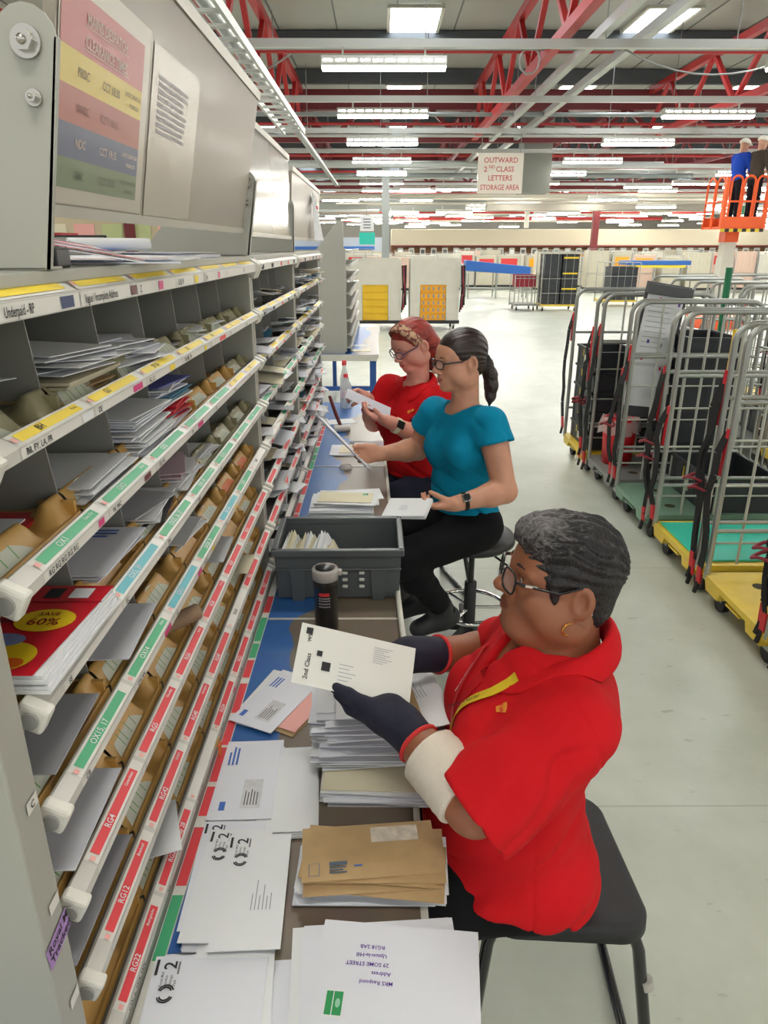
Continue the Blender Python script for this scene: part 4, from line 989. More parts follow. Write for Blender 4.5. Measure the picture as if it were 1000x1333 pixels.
top_letter(6, 0, 'grey letter lying along the first sixth row pigeonhole', 0.16, 0.2, GL, railz(6) + 0.028, 0.014, None, 0.0, 77)
top_letter(6, 5, 'beige letter with a stamp poking out far along the sixth row', 0.2, 0.12, CREAM, railz(6) + 0.03, 0.03, 'stamp', PI, 78)
top_letter(7, 1, 'white letter with blue barcode poking out of the lowest row', 0.14, 0.12, WHITE, railz(7) + 0.028, 0.032, 'window', 0.35, 79)
# red catalogue in the first bay of the fourth row
ca = thing('catalogue', 'thick red sale catalogue with a yellow 60 percent oval sticking out of the near rack', 'catalogue', (XS + 0.010, 0.705, railz(3) + 0.018), 0.0)
CW_, CL_ = 0.21, 0.20
bk = MB()
for i in range(5): bk.b2((-CW_ + 0.003 * (i % 2), -CL_ / 2 + 0.002 * (i % 3), i * 0.0042), (0.003 - 0.0015 * i, CL_ / 2 - 0.003 * (i % 2), i * 0.0042 + 0.0036))
bk.build('pages', WHITE, ca)
cv = MB(); M = frameM((-CW_, -CL_ / 2, 0.0218), (1, 0, 0), (0, 1, 0))
CM = [mat('catalogue_red', (206, 34, 48), 0.3, coat=0.3), mat('catalogue_yellow', (240, 208, 40), 0.35), mat('catalogue_dark_red', (150, 22, 34), 0.35), WHITE, INK, mat('catalogue_blue', (128, 140, 190), 0.35), ORANGE]
cv.quad((0, 0.0, 0), (CW_ - 0.012, 0.0, 0), (CW_, CL_, 0), (0, CL_, 0), 0, M)
cv.quad((0, 0.155, 0.0005), (CW_, 0.155, 0.0005), (CW_, 0.158, 0.0005), (0, 0.158, 0.0005), 2, M)
def oval(cx_, cy_, rx, ry, mi, d, n=24, a0=0, a1=2 * PI): cv.add([(cx_ + rx * math.cos(a0 + (a1 - a0) * i / n), cy_ + ry * math.sin(a0 + (a1 - a0) * i / n), d) for i in range(n)], [tuple(range(n))], mi, False, M)
oval(0.162, 0.112, 0.034, 0.026, 1, 0.0006)
cv.text('SAVE', 0.011, M @ TRS((0.162, 0.122, 0.0011)), 2, 'CENTER'); cv.text('60%', 0.022, M @ TRS((0.162, 0.100, 0.0011)), 2, 'CENTER')
cv.text('SUMMER', 0.014, M @ TRS((0.128, 0.122, 0.0011)), 4, 'RIGHT'); cv.text('OFFER', 0.014, M @ TRS((0.128, 0.106, 0.0011)), 4, 'RIGHT')
oval(0.150, 0.034, 0.036, 0.030, 1, 0.0006); oval(0.134, 0.068, 0.026, 0.014, 5, 0.0008); oval(0.165, 0.022, 0.014, 0.010, 6, 0.0010)
cv.text('SALES', 0.013, M @ TRS((0.115, 0.172, 0.0011)), 1, 'RIGHT')
for (x0, x1, mi) in ((0.135, 0.155, 4), (0.165, 0.19, 3)): cv.quad((x0, 0.166, 0.0006), (x1, 0.166, 0.0006), (x1, 0.192, 0.0006), (x0, 0.192, 0.0006), mi, M)
cv.build('cover', CM, ca)
# racks further along: every pigeonhole stuffed with untidy letters
stf = MB(); SM = [WHITE, WHITE2, GL, CREAM, TEALP]
for (k, x, a, b_, zf) in LETTERS:
    if a < 2.05: continue
    near = a < 3.09
    for j in range(lr.choice((2, 3)) if near else lr.choice((3, 4, 5))):
        L, W = lr.choice(((0.2, 0.11), (0.22, 0.15), (0.18, 0.12))); W = min(W, b_ - a - 0.03); L = min(L, 0.22)
        rx = lr.choice((0, 0, lr.uniform(-0.45, 0.45))); rot = (rx * 0.6, lr.uniform(-0.12, 0.16), lr.uniform(-0.35, 0.35))
        slack = max(0.0, (b_ - a - W) / 2 - abs(math.sin(rot[2])) * L / 2 - 0.004)
        if slack == 0: rot = (rot[0], rot[1], rot[2] * 0.25)
        loc = (x + 0.05 - L / 2 + lr.uniform(-0.06, 0.03), (a + b_) / 2 + lr.uniform(-slack, slack), zf + 0.010 + j * 0.012 + abs(rx) * 0.05 + abs(rot[1]) * 0.1)
        mi = lr.choice((0, 1, 0, 2, 0, 3, 1)) if lr.random() < 0.94 else 4
        if near: cheap_letter('letter lying untidily in a pigeonhole of the second rack', L, W, 0.003, [WHITE, WHITE2, GL, CREAM, TEALP][mi], loc, rot, 'loose mail in the second rack')
        else: stf.box((0, 0, 0), (L, W, 0.003), mi, Matrix.Translation(loc) @ Euler(rot).to_matrix().to_4x4())
tag(stf.build('loose_mail', SM), 'loose white mail crammed into the third rack along the row', 'mail', kind='stuff')
# things on top of the nearest rack
tz = 1.7565
def flat(label, c, L, W, m, rz, z, name='magazine', cat='magazine', t=0.003, stripes=None):
    o = letter(label, L, W, t, m, (c[0], c[1], z), rz, name=name, cat=cat, seed=3)
    if stripes:
        b = MB(); n = len(stripes)
        for i, s_ in enumerate(stripes):
            b.quad((-L / 2 + 0.004, -W / 2 + W * i / n, t + 0.0006), (L / 2 - 0.004, -W / 2 + W * i / n, t + 0.0006), (L / 2 - 0.004, -W / 2 + W * (i + 0.8) / n, t + 0.0006), (-L / 2 + 0.004, -W / 2 + W * (i + 0.8) / n, t + 0.0006), s_)
        b.build('printed_cover', [REDINK, LNAVY, WHITE, BLUEINK], o)
    return o
sl_ = flat('red, white and navy striped leaflet spread on top of the nearest rack', (-0.455, 0.99), 0.22, 0.22, WHITE, 0.75, tz + 0.030, 'leaflet', 'leaflet', 0.003, [0, 2, 1, 0, 2, 0, 1]); sl_.rotation_euler = (0.10, 0.16, 0.75)
flat('white leaflet with blue print under the striped one on top of the rack', (-0.46, 1.12), 0.3, 0.2, WHITE2, 0.35, tz, 'leaflet', 'leaflet', 0.004, [3, 2, 2, 2, 0])
flat('pale magazine lying farther along on top of the rack', (-0.48, 1.36), 0.28, 0.2, WHITE, 0.1, tz, 'magazine', 'magazine', 0.008)
flat('thin magazine with a blue spine on top of the rack near the sloping bracket', (-0.5, 1.62), 0.26, 0.2, WHITE2, -0.1, tz, 'magazine', 'magazine', 0.010, [3, 2, 2, 2])
b = MB(); b.tube([(-0.08, -0.05, 0), (0.05, 0.05, 0)], 0.013, 14); tag(b.build('paper_roll', WHITE, loc=(-0.54, 1.56, tz + 0.026)), 'rolled white poster on top of the rack', 'paper roll')
MBk = MB().b2((-0.03, -0.02, 0), (0.03, 0.02, 0.022)); tag(MBk.build('scanner_holder', mat('black_plastic', (30, 30, 32), 0.4), loc=(-0.39, 0.86, tz), bevel=0.003), 'small black plastic holder on top of the rack beside the near bracket', 'holder')

# ------------------------------------------------------------------ stools
BLKP = mat('black_stool_plastic', (32, 32, 34), 0.55, bump=0.25, bscale=700, var=0.06, vscale=6)
BLKS = mat('black_enamel_tube', (22, 22, 24), 0.22, coat=0.4)
def stack_stool(label, x, y, zt, rz, w=0.36, d=0.345, tape=False):
    r = thing('stool', label, 'stool', (x, y, 0), rz)
    # moulded seat with turned-down edge: rounded trapezoid
    n = 10; rc = 0.06
    def outline(s, off):
        pts = []
        hw0, hw1 = w / 2, w / 2 * 0.84
        for (cx_, cy_, a0) in ((hw0 - rc, -d / 2 + rc, -R90), (hw1 - rc, d / 2 - rc, 0), (-hw1 + rc, d / 2 - rc, R90), (-hw0 + rc, -d / 2 + rc, PI)):
            for i in range(n + 1):
                a = a0 + R90 * i / n; pts.append((cx_ + (rc + off) * math.cos(a), cy_ + (rc + off) * math.sin(a)))
        return pts
    rings = [(-0.10, zt - 0.010), (-0.05, zt - 0.005), (-0.02, zt), (-0.007, zt - 0.002), (0.0, zt - 0.010), (0.002, zt - 0.036), (-0.004, zt - 0.036), (-0.006, zt - 0.014)]
    vs = []; m_ = None
    for off, z_ in rings:
        o_ = outline(1, max(off, -rc + 0.004) if off > -0.06 else 0)
        if off <= -0.06 + 1e-9:
            o_ = [(p[0] * 0.45, p[1] * 0.45) for p in outline(1, 0)]
        m_ = len(o_); vs += [(p[0], p[1], z_) for p in o_]
    fs = [tuple(range(m_))]
    for i in range(len(rings) - 1):
        for j in range(m_): fs.append((i * m_ + j, (i + 1) * m_ + j, (i + 1) * m_ + (j + 1) % m_, i * m_ + (j + 1) % m_))
    MB().add(vs, fs, 0, True).build('seat', BLKP, r)
    rt = 0.0125
    for sx in (-1, 1):
        for sy in (-1, 1):
            y0 = sy * (d / 2 - 0.05); z0 = zt - 0.048
            pts = [(sx * (w / 2 - 0.10), y0, z0), (sx * (w / 2 - 0.05), y0, z0), (sx * (w / 2 - 0.022), y0 + sy * 0.004, z0 - 0.014), (sx * (w / 2 - 0.008), y0 + sy * 0.010, z0 - 0.05), (sx * (w / 2 + 0.052), sy * (d / 2 + 0.055), 0.013)]
            lg_ = MB().tube(pts, rt, 12).build('leg', BLKS, r)
            if tape and sx == 1 and sy == -1:
                t_ = MB().tube([(sx * (w / 2 + 0.009), y0 - 0.0245, 0.405), (sx * (w / 2 + 0.013), y0 - 0.027, 0.385)], rt + 0.002, 14); t_.build('tape_wrap', mat('grey_tape', (176, 172, 164), 0.5), lg_)
        MB().tube([(sx * (w / 2 + 0.052), -d / 2 - 0.055, 0.013), (sx * (w / 2 + 0.052), d / 2 + 0.055, 0.013)], rt, 12).build('floor_runner', BLKS, r)
    f_ = MB()
    for sy in (-1, 1): f_.tube([(-w / 2 + 0.09, sy * (d / 2 - 0.05), zt - 0.048), (w / 2 - 0.09, sy * (d / 2 - 0.05), zt - 0.048)], rt, 12)
    f_.build('seat_rail', BLKS, r)
    return r
stack_stool('black moulded plastic stool with tubular legs under the nearest woman', 0.372, 1.165, 0.565, -0.06, 0.315, 0.36, True)
stack_stool('black tubular stool under the red-haired woman', 0.20, 3.50, 0.56, 0.3, 0.36, 0.34)
st = thing('swivel_stool', 'round black swivel stool with chrome foot ring under the woman in turquoise', 'stool', (0.415, 2.95, 0))
MB().lathe([(0.0, 0.0), (0.02, 0.0), (0.17, 0.004), (0.188, 0.018), (0.190, 0.035), (0.180, 0.052), (0.13, 0.062), (0.0, 0.064)], 40).build('seat', mat('black_vinyl', (34, 34, 36), 0.45), st, loc=(0, 0, 0.520))
MB().lathe([(0.014, 0.30), (0.014, 0.52), (0.05, 0.521)], 16).build('gas_piston', mat('dark_piston', (70, 72, 70), 0.3, metal=0.5), st)
MB().lathe([(0.028, 0.07), (0.028, 0.33), (0.022, 0.335)], 18).build('column', BLKP, st)
MB().tube([(0.17 * math.cos(a), 0.17 * math.sin(a), 0.20) for a in [2 * PI * i / 40 for i in range(40)]], 0.010, 10, closed=True).build('foot_ring', mat('chrome', (216, 216, 214), 0.08, metal=1.0), st)
b = MB()
for i in range(3): b.tube([(0.02 * math.cos(i * 2.09), 0.02 * math.sin(i * 2.09), 0.20), (0.17 * math.cos(i * 2.09), 0.17 * math.sin(i * 2.09), 0.20)], 0.007, 8)
b.build('ring_spoke', mat('chrome', (216, 216, 214), 0.08, metal=1.0), st)
for i in range(5):
    a = 2 * PI * i / 5 + 0.3; ca_, sa_ = math.cos(a), math.sin(a)
    lg_ = MB().bar((0.02 * ca_, 0.02 * sa_, 0.095), (0.26 * ca_, 0.26 * sa_, 0.068), 0.045, 0.03).build('base_arm', BLKP, st, bevel=0.006)
    MB().tube([(0.25 * ca_ - 0.018 * sa_, 0.25 * sa_ + 0.018 * ca_, 0.026), (0.25 * ca_ + 0.018 * sa_, 0.25 * sa_ - 0.018 * ca_, 0.026)], 0.025, 16).build('castor', BLKP, lg_)
MB().tube([(0.05, -0.05, 0.515), (0.14, -0.13, 0.47)], 0.005, 8).build('lever', BLKS, st)
# ------------------------------------------------------------------ implicit surfaces -> one continuous mesh
def _smin(a, b, k):
    if k <= 0: return np.minimum(a, b)
    h = np.clip(0.5 + 0.5 * (b - a) / k, 0, 1)
    return b * (1 - h) + a * h - k * h * (1 - h)
def _smax(a, b, k): return -_smin(-a, -b, k)
class SDF:
    """ordered list of primitives; each is unioned (or subtracted / intersected) smoothly"""
    def __init__(self): self.p = []; self.disp = None
    def cone(self, a, b, ra, rb, k=0.02, op='u'):
        self.p.append(('c', np.array(a, float), np.array(b, float), ra, rb, k, op)); return self
    def ell(self, c, r, R=None, k=0.02, op='u'):
        r = np.array(r if hasattr(r, '__len__') else (r, r, r), float)
        self.p.append(('e', np.array(c, float), r, np.eye(3) if R is None else np.array(R, float), k, op)); return self
    def plane(self, o, n, k=0.004, op='i'):
        """keep the side the normal points away from"""
        n = np.array(n, float); n /= np.linalg.norm(n)
        self.p.append(('p', np.array(o, float), n, k, op)); return self
    def box(self, c, h, R, r=0.004, k=0.004, op='u'):
        self.p.append(('b', np.array(c, float), np.array(h, float), np.array(R, float), r, k, op)); return self
    def sub(self, other, k=0.02, op='u'):
        self.p.append(('f', other, k, op)); return self
    def one(self, q, P):
        if q[0] == 'f': return q[1](P), q[2], q[3]
        if q[0] == 'c':
            _, a, b, ra, rb, k, op = q
            ab = b - a; L2 = float(ab @ ab) + 1e-12
            t = np.clip(((P - a) @ ab) / L2, 0, 1)
            d = np.linalg.norm(P - a - t[:, None] * ab, axis=1) - (ra + (rb - ra) * t)
            return d, k, op
        if q[0] == 'e':
            _, c, r, R, k, op = q
            L = (P - c) @ R; k0 = np.linalg.norm(L / r, axis=1); k1 = np.linalg.norm(L / (r * r), axis=1) + 1e-9
            return k0 * (k0 - 1) / k1, k, op
        if q[0] == 'p':
            _, o, n, k, op = q; return (P - o) @ n, k, op
        _, c, h, R, r, k, op = q
        L = np.abs((P - c) @ R) - (h - r)
        return np.linalg.norm(np.maximum(L, 0), axis=1) + np.minimum(L.max(1), 0) - r, k, op
    def __call__(self, P):
        D = np.full(len(P), 9.0)
        for q in self.p:
            d, k, op = self.one(q, P)
            if op == 'u': D = _smin(D, d, k)
            elif op == 's': D = _smax(D, -d, k)
            else: D = _smax(D, d, k)
        if self.disp is not None: D = D + self.disp(P)
        return D
    def bounds(self):
        lo = np.full(3, 1e9); hi = -lo
        for q in self.p:
            if q[-1] != 'u': continue
            if q[0] == 'c':
                for c, r in ((q[1], q[3]), (q[2], q[4])): lo = np.minimum(lo, c - r); hi = np.maximum(hi, c + r)
            elif q[0] == 'e': m = q[2].max(); lo = np.minimum(lo, q[1] - m); hi = np.maximum(hi, q[1] + m)
            elif q[0] == 'f': a, b = q[1].bounds(); lo = np.minimum(lo, a); hi = np.maximum(hi, b)
            elif q[0] == 'b': m = np.linalg.norm(q[2]); lo = np.minimum(lo, q[1] - m); hi = np.maximum(hi, q[1] + m)
        return lo - 0.02, hi + 0.02
def surface_nets(sdf, h, B=8):
    lo, hi = sdf.bounds(); n = np.ceil((hi - lo) / (h * B)).astype(int) + 1
    g = np.stack(np.meshgrid(*[np.arange(k) for k in n], indexing='ij'), -1).reshape(-1, 3)
    cen = lo + (g + 0.5) * h * B
    act = []
    for s in range(0, len(cen), 200000):
        d = sdf(cen[s:s + 200000]); act.append(np.abs(d) < h * B * 1.15 + 0.012)
    g = g[np.concatenate(act)]
    loc = np.stack(np.meshgrid(*[np.arange(B + 1)] * 3, indexing='ij'), -1).reshape(-1, 3)
    NY, NZ = int(n[1] * B + 2), int(n[2] * B + 2)
    keyf = lambda c: (c[..., 0].astype(np.int64) * NY + c[..., 1]) * NZ + c[..., 2]
    ck = []; cv = []; quads = []
    corner = np.array([[i, j, k] for i in (0, 1) for j in (0, 1) for k in (0, 1)])
    edges = [(a, b) for a in range(8) for b in range(a + 1, 8) if np.abs(corner[a] - corner[b]).sum() == 1]
    for s in range(0, len(g), 400):
        gb = g[s:s + 400]; base = gb * B
        idx = base[:, None, :] + loc[None]
        D = sdf((lo + idx.reshape(-1, 3) * h)).reshape(len(gb), B + 1, B + 1, B + 1)
        ins = D < 0
        cnt = sum(ins[:, c[0]:B + c[0], c[1]:B + c[1], c[2]:B + c[2]].astype(np.int8) for c in corner)
        w = np.argwhere((cnt > 0) & (cnt < 8))
        if len(w) == 0: continue
        b, ijk = w[:, 0], w[:, 1:]
        dv = np.stack([D[b, ijk[:, 0] + c[0], ijk[:, 1] + c[1], ijk[:, 2] + c[2]] for c in corner], 1)
        acc = np.zeros((len(w), 3)); num = np.zeros(len(w))
        for a, e in edges:
            da, de = dv[:, a], dv[:, e]; m = (da < 0) != (de < 0)
            t = np.where(m, da / np.where(m, da - de, 1), 0)
            acc += np.where(m[:, None], corner[a] + t[:, None] * (corner[e] - corner[a]), 0); num += m
        cell = base[b] + ijk
        ck.append(keyf(cell)); cv.append(lo + (cell + acc / num[:, None]) * h)
        for ax in range(3):
            u, v = [(1, 2), (2, 0), (0, 1)][ax]
            sl0 = [slice(None), slice(0, B), slice(0, B), slice(0, B)]; sl1 = list(sl0); sl1[ax + 1] = slice(1, B + 1)
            A, C_ = ins[tuple(sl0)], ins[tuple(sl1)]
            w2 = np.argwhere(A != C_)
            if len(w2) == 0: continue
            p = base[w2[:, 0]] + w2[:, 1:]
            eu = np.zeros(3, int); eu[u] = 1; ev = np.zeros(3, int); ev[v] = 1
            q = np.stack([keyf(p - eu - ev), keyf(p - ev), keyf(p), keyf(p - eu)], 1)
            fl = A[w2[:, 0], w2[:, 1], w2[:, 2], w2[:, 3]]
            q[~fl] = q[~fl][:, ::-1]
            quads.append(q)
    ck = np.concatenate(ck); cv = np.concatenate(cv); q = np.concatenate(quads)
    o = np.argsort(ck); cks = ck[o]
    i = np.searchsorted(cks, q); i = np.clip(i, 0, len(cks) - 1)
    ok = (cks[i] == q).all(1)
    return cv[o], i[ok]
def sdf_object(name, sdf, h, mats, parent=None, matf=None, smooth=1, lap=0.4):
    h = h * QUAL
    v, f = surface_nets(sdf, h)
    me = bpy.data.meshes.new(name)
    if smooth:
        for _ in range(smooth):
            e = np.concatenate([f[:, [0, 1]], f[:, [1, 2]], f[:, [2, 3]], f[:, [3, 0]]])
            acc = np.zeros_like(v); num = np.zeros(len(v))
            np.add.at(acc, e[:, 0], v[e[:, 1]]); np.add.at(num, e[:, 0], 1); np.add.at(acc, e[:, 1], v[e[:, 0]]); np.add.at(num, e[:, 1], 1)
            v = v * (1 - lap) + lap * acc / np.maximum(num, 1)[:, None]
    me.vertices.add(len(v)); me.vertices.foreach_set('co', v.astype(np.float32).ravel())
    me.loops.add(f.size); me.loops.foreach_set('vertex_index', f.astype(np.int32).ravel())
    me.polygons.add(len(f)); me.polygons.foreach_set('loop_start', np.arange(0, f.size, 4, dtype=np.int32))
    for m in (mats if isinstance(mats, (list, tuple)) else [mats]): me.materials.append(m)
    me.polygons.foreach_set('use_smooth', np.ones(len(f), bool))
    if matf is not None: me.polygons.foreach_set('material_index', matf(v[f].mean(1)).astype(np.int32))
    me.update(calc_edges=True)
    o = bpy.data.objects.new(name, me); COL.objects.link(o)
    if parent is not None: o.parent = parent
    return o
def nv(a): a = np.array(a, float); return a / (np.linalg.norm(a) + 1e-12)
def rotv(v, ax, an):
    ax = nv(ax); v = np.array(v, float)
    return v * math.cos(an) + np.cross(ax, v) * math.sin(an) + ax * (ax @ v) * (1 - math.cos(an))
def basis(fwd, up):
    x = nv(fwd); z = np.array(up, float); z = nv(z - x * (x @ z)); y = np.cross(z, x)
    return np.stack([x, y, z], 1)          # columns: forward, left, up
def sn(P, f, ph=0.0):
    """cheap smooth pseudo noise in -1..1"""
    x, y, z = P[:, 0] * f, P[:, 1] * f, P[:, 2] * f
    return (np.sin(x * 1.7 + 1.3 * np.sin(y * 1.1 + ph) + ph) + np.sin(y * 1.9 + 1.2 * np.sin(z * 1.3 + ph) + 2 * ph) + np.sin(z * 1.6 + 1.4 * np.sin(x * 1.2 + ph) + 3 * ph)) / 3

# ------------------------------------------------------------------ head / hand / body parts
def add_head(s, c, R, w=1.0, jaw=1.0, nose=1.0, smile=0.0, sc=1.0):
    """head primitives in the local frame forward / left / up"""
    def L(p): return c + R @ (np.array(p, float) * sc)
    def E(p, r, k=0.02, op='u'): s.ell(L(p), np.array(r) * sc, R, k * sc, op)
    def Cn(a, b, ra, rb, k=0.01, op='u'): s.cone(L(a), L(b), ra * sc, rb * sc, k * sc, op)
    E((-0.008, 0, 0.034), (0.093, 0.076 * w, 0.084), 0.0)
    E((0.022, 0, -0.028), (0.066, 0.062 * w * jaw, 0.076), 0.03)
    E((0.052, 0, 0.03), (0.042, 0.058 * w, 0.05), 0.03)                     # forehead
    E((0.066, 0, -0.092), (0.027, 0.027 * jaw, 0.022), 0.03)                # chin
    for y in (-1, 1):
        E((0.046, y * 0.040 * w, -0.03), (0.034, 0.027 * jaw, 0.032), 0.022)       # cheek
        E((0.0, y * 0.054 * w * jaw, -0.062), (0.045, 0.02, 0.032), 0.03)          # jaw corner
        E((0.083, y * 0.031 * w, 0.004), (0.017, 0.019, 0.0135), 0.012, 's')       # eye socket
        E((0.074, y * 0.031 * w, 0.003), (0.0135, 0.016, 0.012), 0.005)            # lids
        Cn((0.090, y * 0.012, 0.021), (0.077, y * 0.05 * w, 0.021), 0.007, 0.006, 0.012)   # brow ridge
    Cn((0.088, 0, 0.014), (0.108, 0, -0.020), 0.0075 * nose, 0.0105 * nose, 0.012)          # nose
    E((0.110, 0, -0.025), (0.0125 * nose, 0.0115 * nose, 0.0095 * nose), 0.008)
    for y in (-1, 1): E((0.100, y * 0.0125 * nose, -0.030), (0.010, 0.0075, 0.0072), 0.006)
    E((0.074, 0, -0.058), (0.026, 0.03, 0.022), 0.02)                        # muzzle
    for y in (-1, 1):
        Cn((0.0985, 0, -0.0525), (0.086, y * 0.021, -0.058 + smile), 0.0052, 0.0028, 0.006)
        Cn((0.0965, 0, -0.0645), (0.086, y * 0.018, -0.0605 + smile), 0.0062, 0.003, 0.006)
    Cn((0.107, 0, -0.0585), (0.088, 0.022, -0.0592 + smile), 0.0016, 0.001, 0.003, 's'); Cn((0.107, 0, -0.0585), (0.088, -0.022, -0.0592 + smile), 0.0016, 0.001, 0.003, 's')
    for y in (-1, 1):
        Re = R @ np.array([[math.cos(0.5), -y * math.sin(0.5), 0], [y * math.sin(0.5), math.cos(0.5), 0], [0, 0, 1]]).T
        s.ell(L((-0.014, y * 0.083 * w, -0.004)), np.array((0.022, 0.0085, 0.034)) * sc, Re, 0.005 * sc)
        s.ell(L((-0.004, y * 0.074 * w, -0.034)), np.array((0.010, 0.007, 0.011)) * sc, Re, 0.008 * sc)
        s.ell(L((-0.008, y * 0.0935 * w, 0.001)), np.array((0.0125, 0.0125, 0.0215)) * sc, Re, 0.002 * sc, 's')
    return L
def lips_matf(c, R, sc=1.0, extra=None):
    def f(P):
        q = ((P - c) @ R) / sc
        m = (((q[:, 0] - 0.094) / 0.016) ** 2 + (q[:, 1] / 0.0215) ** 2 + ((q[:, 2] + 0.0588) / 0.0115) ** 2) < 1
        r = m.astype(int)
        if extra is not None: r = np.where(extra(P, q), 2, r)
        return r
    return f
def hand_joints(w, d, n, side, curls=(0.3, 0.35, 0.4, 0.5), spread=0.12, thumb=(0.55, 0.35, 0.3), sc=1.0, tdir=None):
    """w wrist, d pointing direction, n palm normal (out of the palm), side=+1 thumb on the n x d side.
    returns palm boxes and finger chains"""
    w = np.array(w, float); d = nv(d); n = np.array(n, float); n = nv(n - d * (d @ n)); t = np.cross(n, d) * side    # t: towards the thumb
    ch = []
    offs = [0.031, 0.0105, -0.010, -0.029]; lens = [0.072, 0.080, 0.075, 0.058]; base = [0.088, 0.092, 0.088, 0.080]
    for i in range(4):
        b = w + (d * base[i] + t * offs[i]) * sc
        dd = nv(d + t * spread * (1.5 - i) / 1.5); ax = np.cross(dd, n); p = [w + (d * 0.03 + t * offs[i] * 0.75) * sc, b]
        cu = curls[i] if hasattr(curls, '__len__') else curls
        cu = cu if hasattr(cu, '__len__') else (cu, cu * 1.25, cu * 0.8)
        a = 0
        for fr, c in zip((0.45, 0.31, 0.24), cu):
            a += c; b = b + rotv(dd, ax, a) * lens[i] * fr * sc; p.append(b)
        ch.append(p)
    tb = w + (d * 0.028 + t * 0.026 + n * 0.006) * sc
    td = nv(tdir) if tdir is not None else nv(t * 0.8 + d * 0.75 + n * 0.35)
    p = [w + (d * 0.012 + t * 0.012) * sc, tb]
    ax = np.cross(td, nv(-t + n * 0.4 + d * 0.2)); b = tb
    a = 0
    for l, c in zip((0.040, 0.032, 0.026), (0.0, thumb[1], thumb[2])):
        a += c; b = b + rotv(td, ax, a) * l * sc; p.append(b)
    return ch, p, (d, t, n)
def add_hand(s, w, d, n, side, inflate=0.0, sc=1.0, **kw):
    ch, th, (dd, t, nn) = hand_joints(w, d, n, side, sc=sc, **kw)
    R = np.stack([dd, t, nn], 1); w = np.array(w, float)
    s.ell(w + dd * 0.052 * sc, (np.array((0.058, 0.043, 0.017)) * sc + inflate), R, 0.012)
    s.cone(w - dd * 0.01, w + dd * 0.03 * sc, 0.026 * sc + inflate, 0.026 * sc + inflate, 0.02)
    s.ell(w + (dd * 0.04 + t * 0.02 + nn * 0.010) * sc, np.array((0.032, 0.020, 0.016)) * sc + inflate, R, 0.012)
    rr_ = [0.0098, 0.0092, 0.0086, 0.0078, 0.0068]
    for i, p in enumerate(ch):
        q = (1.0, 1.03, 0.98, 0.88)[i]
        for j in range(len(p) - 1):
            s.cone(p[j], p[j + 1], (rr_[j] * q) * sc + inflate, (rr_[j + 1] * q) * sc + inflate, 0.005 if j else 0.012)
    rt = [0.016, 0.0145, 0.0115, 0.0105, 0.0088]
    for j in range(len(th) - 1): s.cone(th[j], th[j + 1], rt[j] * sc + inflate, rt[j + 1] * sc + inflate, 0.006 if j > 1 else 0.014)
    return ch, th, (dd, t, nn)
def fingertip_nails(ch, th, n, sc=1.0):
    b = MB()
    for p in list(ch) + [th]:
        a, e = np.array(p[-2]), np.array(p[-1]); d = nv(e - a)
        o = np.cross(d, np.cross(n, d)); o = -nv(o)
        c = e - d * 0.002 + o * 0.0062 * sc; x = np.cross(o, d)
        b.sphere((0, 0, 0), (0.0045 * sc, 0.006 * sc, 0.0016), 10, 6, 0, frameM(c, x, d))
    return b
def glasses(parent, c, R, m, wl=0.024, hl=0.018, y0=0.033, fz=0.002, fx=0.108, ear=(-0.012, 0.078, 0.012), sc=1.0, r=0.0017, metal=None, square=4.0):
    def L(p): return tuple(c + R @ (np.array(p, float) * sc))
    b = MB(); g = MB()
    for y in (-1, 1):
        pts = []
        for i in range(28):
            a = 2 * PI * i / 28; ca, sa = math.cos(a), math.sin(a)
            k = (abs(ca) ** square + abs(sa) ** square) ** (-1 / square)
            pts.append((fx - 0.010 * ((ca * k * wl) / wl + 1) * 0.5 * 1.0 if True else fx, y * (y0 + ca * k * wl), fz + sa * k * hl))
        P = [L(p) for p in pts]
        b.tube(P, r * sc, 8, 0, closed=True)
        g.add(P, [tuple(range(28))], 0)
        q = [L((fx - 0.010, y * (y0 + wl), fz + hl * 0.45)), L((fx - 0.02, y * (y0 + wl + 0.01), fz + hl * 0.5)), L((0.03, y * (ear[1] + 0.0), fz + hl * 0.5)), L((ear[0], y * ear[1], ear[2] + 0.012)), L((ear[0] - 0.022, y * (ear[1] - 0.006), ear[2] - 0.012))]
        b.tube(q, [r * 1.2 * sc, r * 1.5 * sc, r * 1.3 * sc, r * 1.2 * sc, r * sc], 8, 0)
        if metal is not None:
            b.tube([L((fx - 0.024, y * (y0 + wl + 0.0115), fz + hl * 0.5)), L((fx - 0.045, y * (y0 + wl + 0.014), fz + hl * 0.5))], r * 1.9 * sc, 8, 1)
    b.tube([L((fx - 0.001, -(y0 - wl), fz + hl * 0.35)), L((fx + 0.003, 0, fz + hl * 0.5)), L((fx - 0.001, y0 - wl, fz + hl * 0.35))], r * sc, 8, 0)
    o = b.build('glasses', [m, metal or m], parent)
    lg_ = g.build('lens', mat('spectacle_lens', (235, 240, 245), 0.03, alpha=0.16, spec=0.8), o)
    return o
def eyes(parent, c, R, w=1.0, sc=1.0, lookdown=0.25):
    def L(p): return c + R @ (np.array(p, float) * sc)
    for y in (-1, 1):
        b = MB(); e = L((0.0762, y * 0.031 * w, 0.0035)); b.sphere(tuple(e), 0.0118 * sc, 14, 10, 0)
        d = R @ nv((1, 0, -lookdown)); b.sphere(tuple(e + d * 0.0085 * sc), 0.0046 * sc, 10, 8, 1)
        b.build('eye', [mat('eye_white', (226, 220, 214), 0.2), mat('eye_iris', (50, 32, 24), 0.15)], parent)
